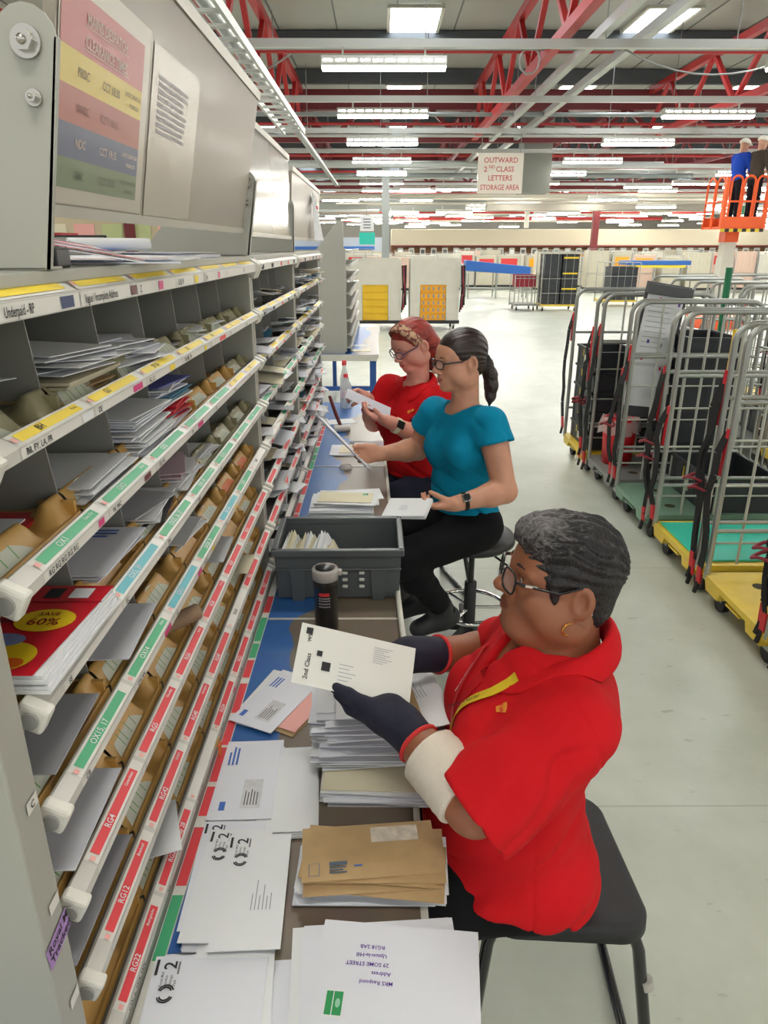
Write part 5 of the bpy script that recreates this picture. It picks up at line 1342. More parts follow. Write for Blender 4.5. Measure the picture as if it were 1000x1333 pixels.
def brows(parent, c, R, m, w=1.0, sc=1.0):
    def L(p): return tuple(c + R @ (np.array(p, float) * sc))
    for y in (-1, 1):
        b = MB(); b.tube([L((0.0955, y * 0.014, 0.0255)), L((0.0945, y * 0.028, 0.0305)), L((0.082, y * 0.05 * w, 0.027))], [0.0028 * sc, 0.0032 * sc, 0.0014 * sc], 6, 0)
        b.build('eyebrow', m, parent)
def skin_mat(name, col, lip):
    return [mat(name, col, 0.46, var=0.07, vscale=22, bump=0.06, bscale=260, sss=0.12), mat(name + '_lips', lip, 0.4, sss=0.1)]
def fabric(name, col, bump=0.25, bs=420, var=0.05, rough=0.85):
    return mat(name, col, rough, var=var, vscale=9, bump=bump, bscale=bs, spec=0.2)
def limb(s, sh, el, wr, ru, re, rw, k=0.03, inf=0.0):
    sh, el, wr = (np.array(p, float) for p in (sh, el, wr))
    s.cone(sh, el, ru + inf, re + inf, k)
    m = el + (wr - el) * 0.28
    s.cone(el, m, re * 0.98 + inf, re * 1.0 + inf, 0.02); s.cone(m, wr, re * 1.0 + inf, rw + inf, 0.02)
def sleeve(sh, S_, E_, r0, r1, rin, ln, sag=None, k=0.03, tilt=None):
    """open sleeve from shoulder S_ towards elbow E_"""
    S_, E_ = np.array(S_, float), np.array(E_, float); d = nv(E_ - S_); e = S_ + d * ln
    if sag is not None: e = e + sag
    q = SDF(); q.cone(S_, S_ + (e - S_) * 1.25, r0, r1 + (r1 - r0) * 0.1, 0)
    n = nv(d + (np.array(tilt) if tilt is not None else 0)); q.plane(e, n, 0.004)
    sh.sub(q, k)
    sh.cone(e - d * min(0.06, ln * 0.5), e + d * 0.10, rin * 0.82, rin + 0.008, 0.004, 's')
def snap(sdf, P, off=0.002, it=12):
    P = np.array(P, float).reshape(-1, 3)
    for _ in range(it):
        d = sdf(P); e = 2e-3
        g = np.stack([sdf(P + np.eye(3)[i] * e) - d for i in range(3)], 1) / e
        g /= np.linalg.norm(g, axis=1)[:, None] + 1e-9
        P = P - g * (d - off)[:, None] * 0.8
    return P, g
def ribbon(name, sdf, pts, wd, m, parent, off=0.0025, n=24, th=0.0015, marks=None):
    """strap lying on a surface, following guide points"""
    pts = np.array(pts, float); t = np.linspace(0, len(pts) - 1, n); i = np.clip(t.astype(int), 0, len(pts) - 2); f = (t - i)[:, None]
    c, g = snap(sdf, pts[i] * (1 - f) + pts[i + 1] * f, off)
    for _ in range(2): c[1:-1] = (c[:-2] + c[1:-1] * 2 + c[2:]) / 4
    tn = np.gradient(c, axis=0); tn /= np.linalg.norm(tn, axis=1)[:, None]
    sd = np.cross(g, tn); sd /= np.linalg.norm(sd, axis=1)[:, None]
    b = MB(); a_, b_ = c - sd * wd / 2 + g * 0.0, c + sd * wd / 2
    vs = [tuple(p) for p in a_] + [tuple(p) for p in b_] + [tuple(p) for p in a_ + g * th] + [tuple(p) for p in b_ + g * th]
    fs = []
    for k in range(n - 1): fs += [(2 * n + k, 3 * n + k, 3 * n + k + 1, 2 * n + k + 1), (k, k + 1, n + k + 1, n + k), (k, 2 * n + k, 2 * n + k + 1, k + 1), (n + k, n + k + 1, 3 * n + k + 1, 3 * n + k)]
    b.add(vs, fs, 0, False)
    if marks:
        for s_, sz, t0 in marks:
            k = int(t0 * (n - 1)); M = frameM(tuple(c[k] + g[k] * (th + 0.0006) - sd[k] * sz * 0.35), tuple(tn[k]), tuple(sd[k])); b.text(s_, sz, M, 1)
    return b.build(name, m, parent)
def polo_collar(parent, c, f, l, m, rx=0.07, ry=0.08, h=0.045, zb=0.02, zf=-0.035, open_=0.35, drop=0.05, sdf=None):
    """turned-down collar round the neck: c centre, f forward, l left"""
    f = nv(f); l = nv(l); u = np.array((0, 0, 1.0)); n = 41
    vs = []
    for i in range(n):
        a = open_ + (2 * PI - 2 * open_) * i / (n - 1)            # 0 = straight ahead
        ca, sa = math.cos(a), math.sin(a)
        k = (1 + ca) / 2
        z = zb + (zf - zb) * k
        tip = max(0, k - 0.72) / 0.28
        top = c + f * rx * ca + l * ry * sa + u * (z + 0.0)
        mid = c + f * (rx + 0.010) * ca + l * (ry + 0.010) * sa + u * (z + 0.008)
        low = c + f * (rx + 0.030 + 0.018 * tip) * ca + l * (ry + 0.036 + 0.012 * tip) * sa + u * (z - h - drop * tip)
        ins = c + f * (rx - 0.004) * ca + l * (ry - 0.004) * sa + u * (z - h * 0.9)
        vs += [ins, top, mid, (mid * 0.5 + low * 0.5) + (f * ca + l * sa) * 0.008, low]
    if sdf is not None:
        A = np.array(vs); idx = np.array([j for j in range(len(A)) if j % 5 >= 3])
        d = sdf(A[idx]); bad = d < 0.004
        if bad.any():
            q, g = snap(sdf, A[idx][bad], 0.004); A[idx[bad]] = q
        vs = list(A)
    fs = [(i * 5 + j, (i + 1) * 5 + j, (i + 1) * 5 + j + 1, i * 5 + j + 1) for i in range(n - 1) for j in range(4)]
    o = MB().add([tuple(v) for v in vs], fs, 0, True).build('collar', m, parent)
    s = o.modifiers.new('s', 'SOLIDIFY'); s.thickness = 0.0035; s.offset = 1
    ss = o.modifiers.new('ss', 'SUBSURF'); ss.levels = 1; ss.render_levels = 1
    return o

# ------------------------------------------------------------------ woman in the red polo shirt, nearest
def woman_front():
    root = thing('person', 'seated grey-black haired woman in red polo and yellow lanyard sorting letters in navy gloves', 'person', (0.3, 1.1, 0.0))
    O = np.array((0.3, 1.1, 0.0))
    def A(*p): return np.array(p, float) - O
    f = nv((-1, 0.0, 0)); hf = nv((-1, -0.03, 0.17)); HS = 0.93; hc = A(0.312, 1.1, 1.242); HR = basis(hf, (0.17, 0, 1))
    skin = skin_mat('brown_skin', (150, 96, 68), (122, 66, 54))
    shL, elL, wrL = A(0.315, 0.960, 1.050), A(0.150, 0.900, 0.940), A(0.034, 1.05, 0.985)
    shR, elR, wrR = A(0.300, 1.245, 1.045), A(0.265, 1.375, 0.925), A(0.078, 1.245, 1.005)
    def torso(s, i=0.0):
        s.ell(A(0.285, 1.1, 0.975), (0.100 + i, 0.142 + i, 0.158 + i), None, 0.03)
        s.ell(A(0.325, 1.1, 1.0), (0.090 + i, 0.140 + i, 0.105 + i), None, 0.03)
        s.ell(A(0.236, 1.1, 0.77), (0.136 + i, 0.162 + i, 0.165 + i), None, 0.05)
        s.ell(A(0.275, 1.1, 0.665), (0.122 + i, 0.172 + i, 0.095 + i), None, 0.04)
        for y in (-1, 1): s.ell(A(0.205, 1.1 + y * 0.07, 0.955), (0.066 + i, 0.074 + i, 0.074 + i), None, 0.04)
        s.cone(shL, shR, 0.050 + i, 0.050 + i, 0.04)
    s = SDF(); torso(s)
    add_head(s, hc, HR, w=1.02, jaw=1.14, nose=1.25, smile=0.0005, sc=HS)
    s.cone(A(0.335, 1.1, 1.06), A(0.322, 1.1, 1.18), 0.064, 0.056, 0.03)
    s.ell(A(0.262, 1.1, 1.155), (0.040, 0.045, 0.028), None, 0.03)            # soft chin
    limb(s, shL, elL, wrL, 0.060, 0.046, 0.031); limb(s, shR, elR, wrR, 0.060, 0.045, 0.031)
    hL = dict(d=nv((-0.90, 0.40, 0.06)), n=nv((0.1, 0.62, 0.78)), side=1, curls=((0.55, 1.0, 0.7), (0.8, 1.2, 0.7), (0.9, 1.25, 0.7), (1.0, 1.25, 0.7)), thumb=(0, 0.10, 0.05), tdir=nv((-0.88, 0.20, 0.42)), sc=0.98)
    hR = dict(d=nv((-0.93, 0.06, -0.02)), n=nv((-0.1, -0.30, -0.95)), side=-1, curls=((0.3, 0.35, 0.25), (0.35, 0.4, 0.3), (0.4, 0.45, 0.3), (0.5, 0.5, 0.35)), thumb=(0, 0.05, 0.1), tdir=nv((-0.40, -0.80, -0.45)), sc=0.98)
    add_hand(s, wrL, **hL); add_hand(s, wrR, **hR)
    hipL, knL, anL = A(0.28, 1.005, 0.665), A(-0.05, 0.965, 0.635), A(0.03, 0.97, 0.10)
    hipR, knR, anR = A(0.28, 1.195, 0.665), A(-0.05, 1.25, 0.635), A(0.03, 1.25, 0.10)
    def legs(s, i=0.0):
        for h, k, a in ((hipL, knL, anL), (hipR, knR, anR)):
            s.cone(h, k, 0.080 + i, 0.060 + i, 0.03); s.cone(k, k + (a - k) * 0.3, 0.062 + i, 0.058 + i, 0.03); s.cone(k + (a - k) * 0.3, a, 0.058 + i, 0.038 + i, 0.03)
    legs(s)
    for a in (anL, anR): s.cone(a, a + np.array((-0.12, 0, -0.055)), 0.036, 0.028, 0.03)
    sdf_object('body', s, 0.0034, skin, root, lips_matf(hc, HR, HS))
    # clothes
    RED = fabric('red_polo_cotton', (204, 22, 30), 0.3, 520)
    REDD = fabric('red_polo_trim', (186, 18, 26), 0.25, 520)
    sh = SDF(); torso(sh, 0.012)
    ctr = A(0.30, 1.1, 0.9)
    sd = nv(elL - shL); sdr = nv(elR - shR)
    sleeve(sh, shL, elL, 0.060, 0.083, 0.068, 0.205, A(0.3, 1.1, -0.014), k=0.03)
    sleeve(sh, shR, elR, 0.060, 0.076, 0.064, 0.150, None, k=0.03)
    for h_, k_ in ((hipL, knL), (hipR, knR)): sh.cone(h_ + np.array((0.02, 0, 0)), h_ + (k_ - h_) * 0.24, 0.097, 0.090, 0.03)
    sh.plane(A(0.262, 1.1, 0.676), (-0.30, 0.05, -0.95), 0.006)
    sh.cone(A(0.335, 1.1, 1.085), A(0.30, 1.1, 1.25), 0.062, 0.09, 0.006, 's')
    # placket opening at the throat
    sh.cone(A(0.245, 1.1, 1.125), A(0.195, 1.1, 1.06), 0.030, 0.010, 0.01, 's')
    def groove(e, lam, wd):
        fr = e / lam; fr = (fr - np.round(fr)) * lam
        return np.exp(-(fr / wd) ** 2)
    def folds(P):
        q = P + O
        t = (P - shL) @ sd; near = np.exp(-((np.linalg.norm(P - (shL + sd * 0.11), axis=1) / 0.12) ** 4))
        e1 = t * 0.55 + P[:, 2] * 0.75 + 0.008 * sn(P, 26) + 0.010 * sn(P, 12, 1.0)
        arm = near * groove(e1, 0.030, 0.0075) * np.clip(0.55 + 0.9 * sn(P, 30, 2.0), 0, 1)
        low = np.clip((0.95 - q[:, 2]) / 0.12, 0, 1) * (1 - near)
        e2 = q[:, 2] * 0.85 - q[:, 0] * 0.55 + 0.016 * sn(P, 9, 1.0) + 0.012 * sn(P, 6, 3.0)
        bel = low * groove(e2, 0.062, 0.011) * np.clip(0.5 + 0.9 * sn(P, 20, 2.0), 0, 1)
        e3 = q[:, 2] * 0.5 + q[:, 0] * 0.9 + 0.014 * sn(P, 8, 4.0)
        che = (1 - low) * (1 - near) * groove(e3, 0.075, 0.012) * np.clip(0.3 + 0.9 * sn(P, 20, 5.0), 0, 1)
        seam = np.exp(-((t - 0.004 + 0.25 * ((P - shL)[:, 2]) ** 1) / 0.0028) ** 2) * (np.linalg.norm(P - shL, axis=1) < 0.125)
        side = np.exp(-((q[:, 0] - 0.262) / 0.0028) ** 2) * (q[:, 2] < 0.93) * (q[:, 1] < 1.1)
        far = 1 - np.exp(-((np.linalg.norm(P - (shL + sd * 0.15), axis=1) / 0.15) ** 4))
        return 0.016 * np.maximum(arm, 0) - 0.010 * near + 0.011 * bel + 0.006 * che + 0.003 * seam + 0.003 * side * far - 0.0025 * far * sn(P, 34, 0.5) - 0.004 * low * far * sn(P, 22, 3.0) - 0.004 - 0.004 * low
    sh.disp = folds
    sdf_object('polo_shirt', sh, 0.0042, RED, root, smooth=1)
    polo_collar(root, A(0.322, 1.1, 1.132), (-1, 0, 0.0), (0, -1, 0), RED, 0.072, 0.078, 0.048, 0.034, -0.026, 0.40, 0.025, sh)
    # placket, buttons
    pk = ribbon('placket', sh, [A(0.225, 1.085, 1.085), A(0.18, 1.09, 1.03), A(0.15, 1.092, 0.985)], 0.03, REDD, root, 0.002, 12)
    # lanyard: yellow ribbon on the near side, red on the far side, joining in front of the belly
    YL = mat('yellow_lanyard_ribbon', (222, 190, 40), 0.5); 
    ly = ribbon('lanyard', sh, [A(0.232, 1.02, 1.10), A(0.20, 1.03, 1.055), A(0.14, 1.065, 0.97), A(0.115, 1.085, 0.915)], 0.017, [YL, INK], root, 0.004, 30, 0.0012, [('DELIVER A CHANGE', 0.0085, 0.42), ('HOPE', 0.0085, 0.75)])
    l2 = ribbon('strap', sh, [A(0.20, 1.155, 1.075), A(0.175, 1.135, 1.035), A(0.14, 1.11, 0.98), A(0.115, 1.09, 0.915)], 0.009, [mat('red_strap_ribbon', (196, 40, 44), 0.5), WHITE], root, 0.004, 24, 0.0012, [('STAY SAFE TAKE CARE', 0.006, 0.3)])
    l3 = ribbon('cord', sh, [A(0.118, 1.085, 0.925), A(0.115, 1.085, 0.89), A(0.11, 1.09, 0.85)], 0.008, [mat('dark_cord', (70, 50, 46), 0.6)], root, 0.004, 8, 0.002)
    lg = ribbon('embroidered_badge', sh, [A(0.21, 1.0, 1.052), A(0.215, 0.99, 1.03)], 0.022, [mat('gold_thread', (232, 150, 48), 0.6), mat('red_thread', (205, 40, 34), 0.6)], root, 0.0035, 4, 0.001, [('RM', 0.012, 0.1)])
    # trousers
    BLK = fabric('black_trouser_cloth', (17, 18, 21), 0.2, 300)
    tr = SDF(); tr.ell(A(0.236, 1.1, 0.77), (0.141, 0.167, 0.170), None, 0.02); tr.ell(A(0.275, 1.1, 0.665), (0.126, 0.176, 0.099), None, 0.02); tr.plane(A(0, 1.1, 0.735), (0.0, 0, 1), 0.004); tr.ell(A(0.270, 1.1, 0.652), (0.112, 0.160, 0.088), None, 0.02); legs(tr, 0.008)
    tr.plane(A(0, 1.1, 0.09), (0, 0, -1), 0.004)
    tr.disp = lambda P: -0.003 * sn(P, 22)
    sdf_object('trousers', tr, 0.007, BLK, root, smooth=2)
    for a in (anL, anR):
        sn_ = SDF(); sn_.cone(a + np.array((0.03, 0, -0.035)), a + np.array((-0.03, 0, -0.03)), 0.052, 0.050, 0.02); sn_.cone(a + np.array((-0.03, 0, -0.045)), a + np.array((-0.15, 0, -0.058)), 0.044, 0.038, 0.03); sn_.plane(a + np.array((0, 0, -0.095)), (0, 0, -1), 0.004)
        sdf_object('shoe', sn_, 0.008, mat('black_shoe', (24, 24, 26), 0.5), root)
    # hair: short, thick, slightly wavy
    hr_ = SDF()
    def L(p): return hc + HR @ (np.array(p, float) * HS)
    def HE(p, r, k, op='u'): hr_.ell(L(p), np.array(r) * HS, HR, k, op)
    HE((-0.006, 0, 0.038), (0.104, 0.084, 0.092), 0)
    HE((0.052, 0, 0.084), (0.050, 0.060, 0.036), 0.02)
    HE((-0.056, 0, -0.026), (0.046, 0.060, 0.064), 0.02)
    for y in (-1, 1): hr_.cone(L((0.040, y * 0.073, 0.020)), L((0.028, y * 0.074, -0.020)), 0.010, 0.005, 0.012)
    HE((0.132, 0, -0.030), (0.092, 0.12, 0.100), 0.012, 's')             # face
    for y in (-1, 1): HE((-0.002, y * 0.096, -0.030), (0.036, 0.036, 0.054), 0.008, 's')   # round the ears
    hr_.plane(L((-0.05, 0, -0.085)), HR @ np.array((0.25, 0, -1)), 0.01)
    def curl(P):
        q = (P - hc) @ HR
        a = np.arctan2(q[:, 1], q[:, 2] - 0.02); r_ = q[:, 0]
        top = np.clip((q[:, 2] + 0.0) / 0.06, 0.25, 1)
        return (-0.0032 * np.maximum(0, np.sin(r_ * 95 + 2.2 * np.sin(a * 4.0) + 1.5 * sn(P, 30))) ** 1.5 - 0.003 * np.sin(a * 26 + 40 * r_ + 2 * sn(P, 45, 2.0)) - 0.0012 * sn(P, 160)) * top
    hr_.disp = curl
    HAIR = mat('grey_black_hair', (34, 31, 32), 0.55, col2=(16, 14, 15), vscale=60, stretch=(1.0, 0.35, 0.5), bump=0.9, bscale=240, detail=8)
    # silver strands over the crown and forehead
    nt = HAIR.node_tree; b_ = nt.nodes['Principled BSDF']; base = [l for l in nt.links if l.to_socket == b_.inputs['Base Color']][0].from_socket
    tc = nt.nodes.new('ShaderNodeTexCoord'); mp = nt.nodes.new('ShaderNodeMapping'); mp.inputs['Scale'].default_value = (14, 60, 30); mp.inputs['Rotation'].default_value = (0.2, 0.3, 0.6)
    nn = nt.nodes.new('ShaderNodeTexNoise'); nn.inputs['Scale'].default_value = 4.0; nn.inputs['Detail'].default_value = 7; nn.inputs['Distortion'].default_value = 1.2
    nt.links.new(tc.outputs['Object'], mp.inputs[0]); nt.links.new(mp.outputs[0], nn.inputs['Vector'])
    gx = nt.nodes.new('ShaderNodeMapping'); gx.inputs['Location'].default_value = tuple(-(hc + HR @ np.array((0.09, 0, 0.12))))
    ln = nt.nodes.new('ShaderNodeVectorMath'); ln.operation = 'LENGTH'; nt.links.new(tc.outputs['Object'], gx.inputs[0]); nt.links.new(gx.outputs[0], ln.inputs[0])
    mr = nt.nodes.new('ShaderNodeMapRange'); mr.inputs['From Min'].default_value = 0.03; mr.inputs['From Max'].default_value = 0.17; mr.inputs['To Min'].default_value = 0.26; mr.inputs['To Max'].default_value = -0.3
    nt.links.new(ln.outputs['Value'], mr.inputs['Value'])
    ad = nt.nodes.new('ShaderNodeMath'); ad.operation = 'ADD'; nt.links.new(mr.outputs[0], ad.inputs[0]); nt.links.new(nn.outputs['Fac'], ad.inputs[1])
    rp = nt.nodes.new('ShaderNodeValToRGB'); rp.color_ramp.elements[0].position = 0.52; rp.color_ramp.elements[1].position = 0.85
    nt.links.new(ad.outputs[0], rp.inputs['Fac'])
    mx = nt.nodes.new('ShaderNodeMixRGB'); mx.inputs['Color2'].default_value = (*rgb(128, 124, 124), 1); nt.links.new(rp.outputs['Color'], mx.inputs['Fac']); nt.links.new(base, mx.inputs['Color1']); nt.links.new(mx.outputs['Color'], b_.inputs['Base Color'])
    sdf_object('hair', hr_, 0.0024, HAIR, root, smooth=1)
    glasses(root, hc, HR, mat('black_spectacle_frame', (22, 22, 24), 0.25), 0.025, 0.0205, 0.033, -0.001, 0.113, (-0.006, 0.083, 0.014), HS, 0.0021, mat('silver_trim', (206, 200, 190), 0.25, metal=0.9), 3.0)
    eyes(root, hc, HR, 1.02, HS, 0.35)
    brows(root, hc, HR, mat('dark_brow', (48, 34, 30), 0.7), 1.02, HS)
    er = MB(); c0 = L((-0.003, 0.083, -0.056)); er.tube([tuple(c0 + HR @ np.array((0.011 * math.cos(a), 0.004 * math.cos(a), 0.011 * math.sin(a)))) for a in [2 * PI * i / 18 for i in range(18)]], 0.0015, 7, closed=True)
    er.build('hoop_earring', mat('gold', (226, 160, 70), 0.2, metal=1.0), root)
    sphere_ = MB().sphere(tuple(L((-0.034, 0.0865, -0.020))), 0.0024, 8, 6); sphere_.build('stud', mat('silver_stud', (220, 220, 220), 0.2, metal=1.0), root)
    # gloves
    NAVY = mat('navy_knit_glove', (28, 30, 50), 0.8, var=0.18, vscale=60, bump=0.5, bscale=500)
    CUFF = mat('red_glove_cuff', (214, 52, 52), 0.8, bump=0.4, bscale=500)
    for wr, hd, el in ((wrL, hL, elL), (wrR, hR, elR)):
        g = SDF(); add_hand(g, wr, inflate=0.0022, **hd); ax = nv(el - wr)
        g.cone(wr + ax * 0.045, wr - ax * 0.03, 0.037, 0.034, 0.02)
        g.plane(wr + ax * 0.05, ax, 0.003)
        g.disp = lambda P: -0.0012 * sn(P, 70)
        go = sdf_object('glove', g, 0.0026, NAVY, root, smooth=1)
        k = MB(); u_ = np.cross(ax, (0, 0, 1)); u_ = nv(u_); v_ = np.cross(ax, u_)
        k.tube([tuple(wr + ax * 0.052 + (u_ * math.cos(a) + v_ * math.sin(a)) * 0.0375) for a in [2 * PI * i / 24 for i in range(24)]], 0.0042, 8, closed=True)
        ko = k.build('cuff', CUFF, go); ko['label'] = 'red elastic cuff'
    # bandage on the near forearm
    bd_ = SDF(); a0 = wrL + (elL - wrL) * 0.40; a1 = wrL + (elL - wrL) * 0.92; ax = nv(a1 - a0)
    bd_.cone(a0 - ax * 0.02, a1 + ax * 0.02, 0.053, 0.058, 0); bd_.plane(a0, -ax, 0.003); bd_.plane(a1, ax, 0.003)
    bd_.disp = lambda P: -0.0005 * np.sin((P @ ax) * 420 + 2 * sn(P, 30)) - 0.001 * sn(P, 60)
    sdf_object('bandage', bd_, 0.003, mat('white_bandage', (222, 212, 196), 0.9, bump=0.5, bscale=380), root, smooth=1)
    return root
P1 = woman_front()

# ------------------------------------------------------------------ the two women further down the row
def woman_side(sp):
    root = thing('person', sp['label'], 'person', sp['o'])
    O = np.array(sp['o'], float)
    def A(p): return np.array(p, float) - O
    f = nv(sp['f']); l = np.cross((0, 0, 1), f); B = np.stack([f, l, np.array((0, 0, 1.0))], 1)
    hc = A(sp['head']); HS = sp.get('hs', 1.0); HR = basis(sp['hf'], (0.0001, 0, 1)); V = sp.get('vox', 0.005)
    skin = skin_mat(sp['skin'][0], sp['skin'][1], sp['skin'][2])
    shL, elL, wrL, shR, elR, wrR = [A(sp[k]) for k in ('shL', 'elL', 'wrL', 'shR', 'elR', 'wrR')]
    pel = A(sp['pelvis']); ch = A(sp['chest']); nb = A(sp['neck']); bl = A(sp['belly']); g = sp.get('girth', 1.0)
    def torso(s, i=0.0):
        s.ell(ch, (0.098 * g + i, 0.145 * g + i, 0.160 + i), B, 0.03)
        s.ell(bl, (0.106 * g + i, 0.145 * g + i, 0.15 + i), B, 0.05)
        s.ell(pel + np.array((0, 0, 0.03)), (0.112 * g + i, 0.165 * g + i, 0.105 + i), B, 0.04)
        for y in (-1, 1): s.ell(ch + f * 0.075 * g + l * y * 0.072 * g + np.array((0, 0, -0.03)), np.array((0.052, 0.060, 0.062)) * g + i, B, 0.05)
        s.cone(shL, shR, 0.046 * g + i, 0.046 * g + i, 0.04)
    s = SDF(); torso(s)
    add_head(s, hc, HR, w=sp.get('hw', 1.0), jaw=sp.get('jaw', 1.0), nose=sp.get('nose', 1.0), smile=sp.get('smile', 0.0), sc=HS)
    s.cone(nb, hc - HR[:, 2] * 0.05 - HR[:, 0] * 0.022, 0.058, 0.052, 0.03)
    ar = sp.get('arm', 1.0)
    limb(s, shL, elL, wrL, 0.052 * ar, 0.041 * ar, 0.028); limb(s, shR, elR, wrR, 0.052 * ar, 0.041 * ar, 0.028)
    chL, thL, bL = add_hand(s, wrL, **sp['handL']); chR, thR, bR = add_hand(s, wrR, **sp['handR'])
    legs_ = [[A(p) for p in q] for q in sp['legs']]
    def legs(s, i=0.0):
        for h, k, a in legs_:
            s.cone(h, k, 0.090 + i, 0.067 + i, 0.03); s.cone(k, k + (a - k) * 0.3, 0.063 + i, 0.060 + i, 0.03); s.cone(k + (a - k) * 0.3, a, 0.060 + i, 0.038 + i, 0.03)
    legs(s)
    for (h, k, a), t in zip(legs_, sp['toes']): s.cone(a, a + np.array(t), 0.034, 0.026, 0.02)
    sdf_object('body', s, V * 0.8, skin, root, lips_matf(hc, HR, HS))
    for c_, t_, b_ in ((chL, thL, bL), (chR, thR, bR)):
        if sp.get('nails'): fingertip_nails(c_, t_, b_[2]).build('nails', sp['nails'], root)
    sh = SDF(); torso(sh, 0.010)
    (r0, r1, rin, ln) = sp['sleeve']
    sleeve(sh, shL, elL, r0, r1, rin, ln, None, 0.03); sleeve(sh, shR, elR, r0, r1, rin, ln, None, 0.03)
    sh.plane(A((0, 0, sp['hem'])), (0, 0, -1), 0.006)
    nz = sp.get('neckcut', 0.075)
    sh.cone(nb + np.array((0, 0, 0.005)) + f * 0.012, nb + np.array((0, 0, 0.16)), nz, nz + 0.02, 0.006, 's')
    if sp.get('vneck'): sh.cone(nb + f * 0.07 + np.array((0, 0, 0.0)), nb + f * 0.125 + np.array((0, 0, -0.085)), 0.020, 0.006, 0.01, 's')
    def folds(P):
        q = P + O; low = np.clip((sp['hem'] + 0.26 - q[:, 2]) / 0.2, 0, 1); a = P @ f; b_ = P @ l
        e = (q[:, 2] * 1.0 - a * 0.45 + b_ * 0.25) * 70 + 1.8 * sn(P, 20, 1.0)
        m = (q[:, 2] * 0.5 + a * 0.6 + b_ * 0.6) * 55 + 1.6 * sn(P, 16, 2.2)
        return 0.010 * low * np.maximum(0, np.sin(e)) ** 6 + 0.006 * (1 - low) * np.maximum(0, np.sin(m)) ** 6 * np.clip(0.5 + sn(P, 24, 5.0), 0, 1) - 0.0015 * sn(P, 34) - 0.005
    sh.disp = folds
    sdf_object(sp['shirt'][0], sh, V, sp['shirt'][1], root, smooth=1)
    if sp.get('collar'): polo_collar(root, nb + np.array((0, 0, 0.045)) + f * 0.012, f, l, sp['shirt'][1], 0.074, 0.078, 0.045, 0.030, -0.030, 0.42, 0.025, sh)
    tr = SDF(); tr.ell(pel + np.array((0, 0, 0.02)), (0.128 * g, 0.180 * g, 0.108), B, 0.03); legs(tr, 0.008)
    for h, k, a in legs_: tr.plane(a + (k - a) * -0.02, a - k, 0.004) if False else None
    tr.disp = lambda P: -0.003 * sn(P, 24) - 0.003 * np.maximum(0, np.sin(P[:, 2] * 60 + 2 * sn(P, 9)))
    sdf_object('trousers', tr, V * 1.3, sp['trouser'], root, smooth=1)
    for (h, k, a), t in zip(legs_, sp['toes']):
        t = np.array(t, float); q = SDF(); hd = nv(t * np.array((1, 1, 0))); q.cone(a + (k - a) * 0.10, a + np.array((0, 0, -0.03)), 0.052, 0.050, 0.02); q.cone(a - hd * 0.03 + np.array((0, 0, -0.03)), a + hd * 0.03 + np.array((0, 0, -0.03)), 0.044, 0.046, 0.02); q.cone(a + hd * 0.02 + np.array((0, 0, -0.035)), a + t, 0.050, 0.040, 0.03)
        q.plane(a + np.array((0, 0, -0.085)) , (t[0] * 0.0, 0, -1), 0.004) if sp.get('flat', True) else None
        so = sdf_object('shoe', q, V * 1.2, mat('black_shoe', (24, 24, 26), 0.5), root)
    return dict(root=root, hc=hc, HR=HR, HS=HS, A=A, f=f, l=l, sh=sh, nb=nb, wrL=wrL, elL=elL, hands=(chL, thL, bL, chR, thR, bR))
def watch(parent, w, e, strap, face, r=0.031, dirn=(0, -0.6, 0.8), sq=True, wd=0.02):
    ax = nv(e - w); c = w + ax * 0.035; u = np.array(dirn, float); u = nv(u - ax * (ax @ u)); v = np.cross(ax, u)
    b = MB(); P = []
    for i in range(28):
        a = 2 * PI * i / 28; P.append((c + (u * math.cos(a) + v * math.sin(a)) * r))
    vs = [tuple(p - ax * wd / 2) for p in P] + [tuple(p + ax * wd / 2) for p in P] + [tuple(c + (p - c) * 1.09 - ax * wd / 2) for p in P] + [tuple(c + (p - c) * 1.09 + ax * wd / 2) for p in P]
    fs = []
    for i in range(28):
        j = (i + 1) % 28; fs += [(56 + i, 56 + j, 84 + j, 84 + i), (i, j, 28 + j, 28 + i), (i, j, 56 + j, 56 + i), (28 + i, 28 + j, 84 + j, 84 + i)]
    b.add(vs, fs, 0, True); o = b.build('watch_strap', strap, parent)
    k = MB(); M = frameM(tuple(c + u * (r + 0.004)), tuple(ax), tuple(v)); k.b2((-0.017, -0.017, -0.005), (0.017, 0.017, 0.004), 0, M)
    if sq: k.b2((-0.0145, -0.0145, 0.004), (0.0145, 0.0145, 0.0052), 1, M)
    else: k.tube([tuple(c + u * (r + 0.006)), tuple(c + u * (r + 0.0095))], 0.0145, 20, 1, smooth=False)
    k.build('watch_case', face, o, bevel=0.003)
TEAL = fabric('turquoise_jersey', (0, 132, 168), 0.2, 480)
f2v = nv((-0.82, -0.57, 0))
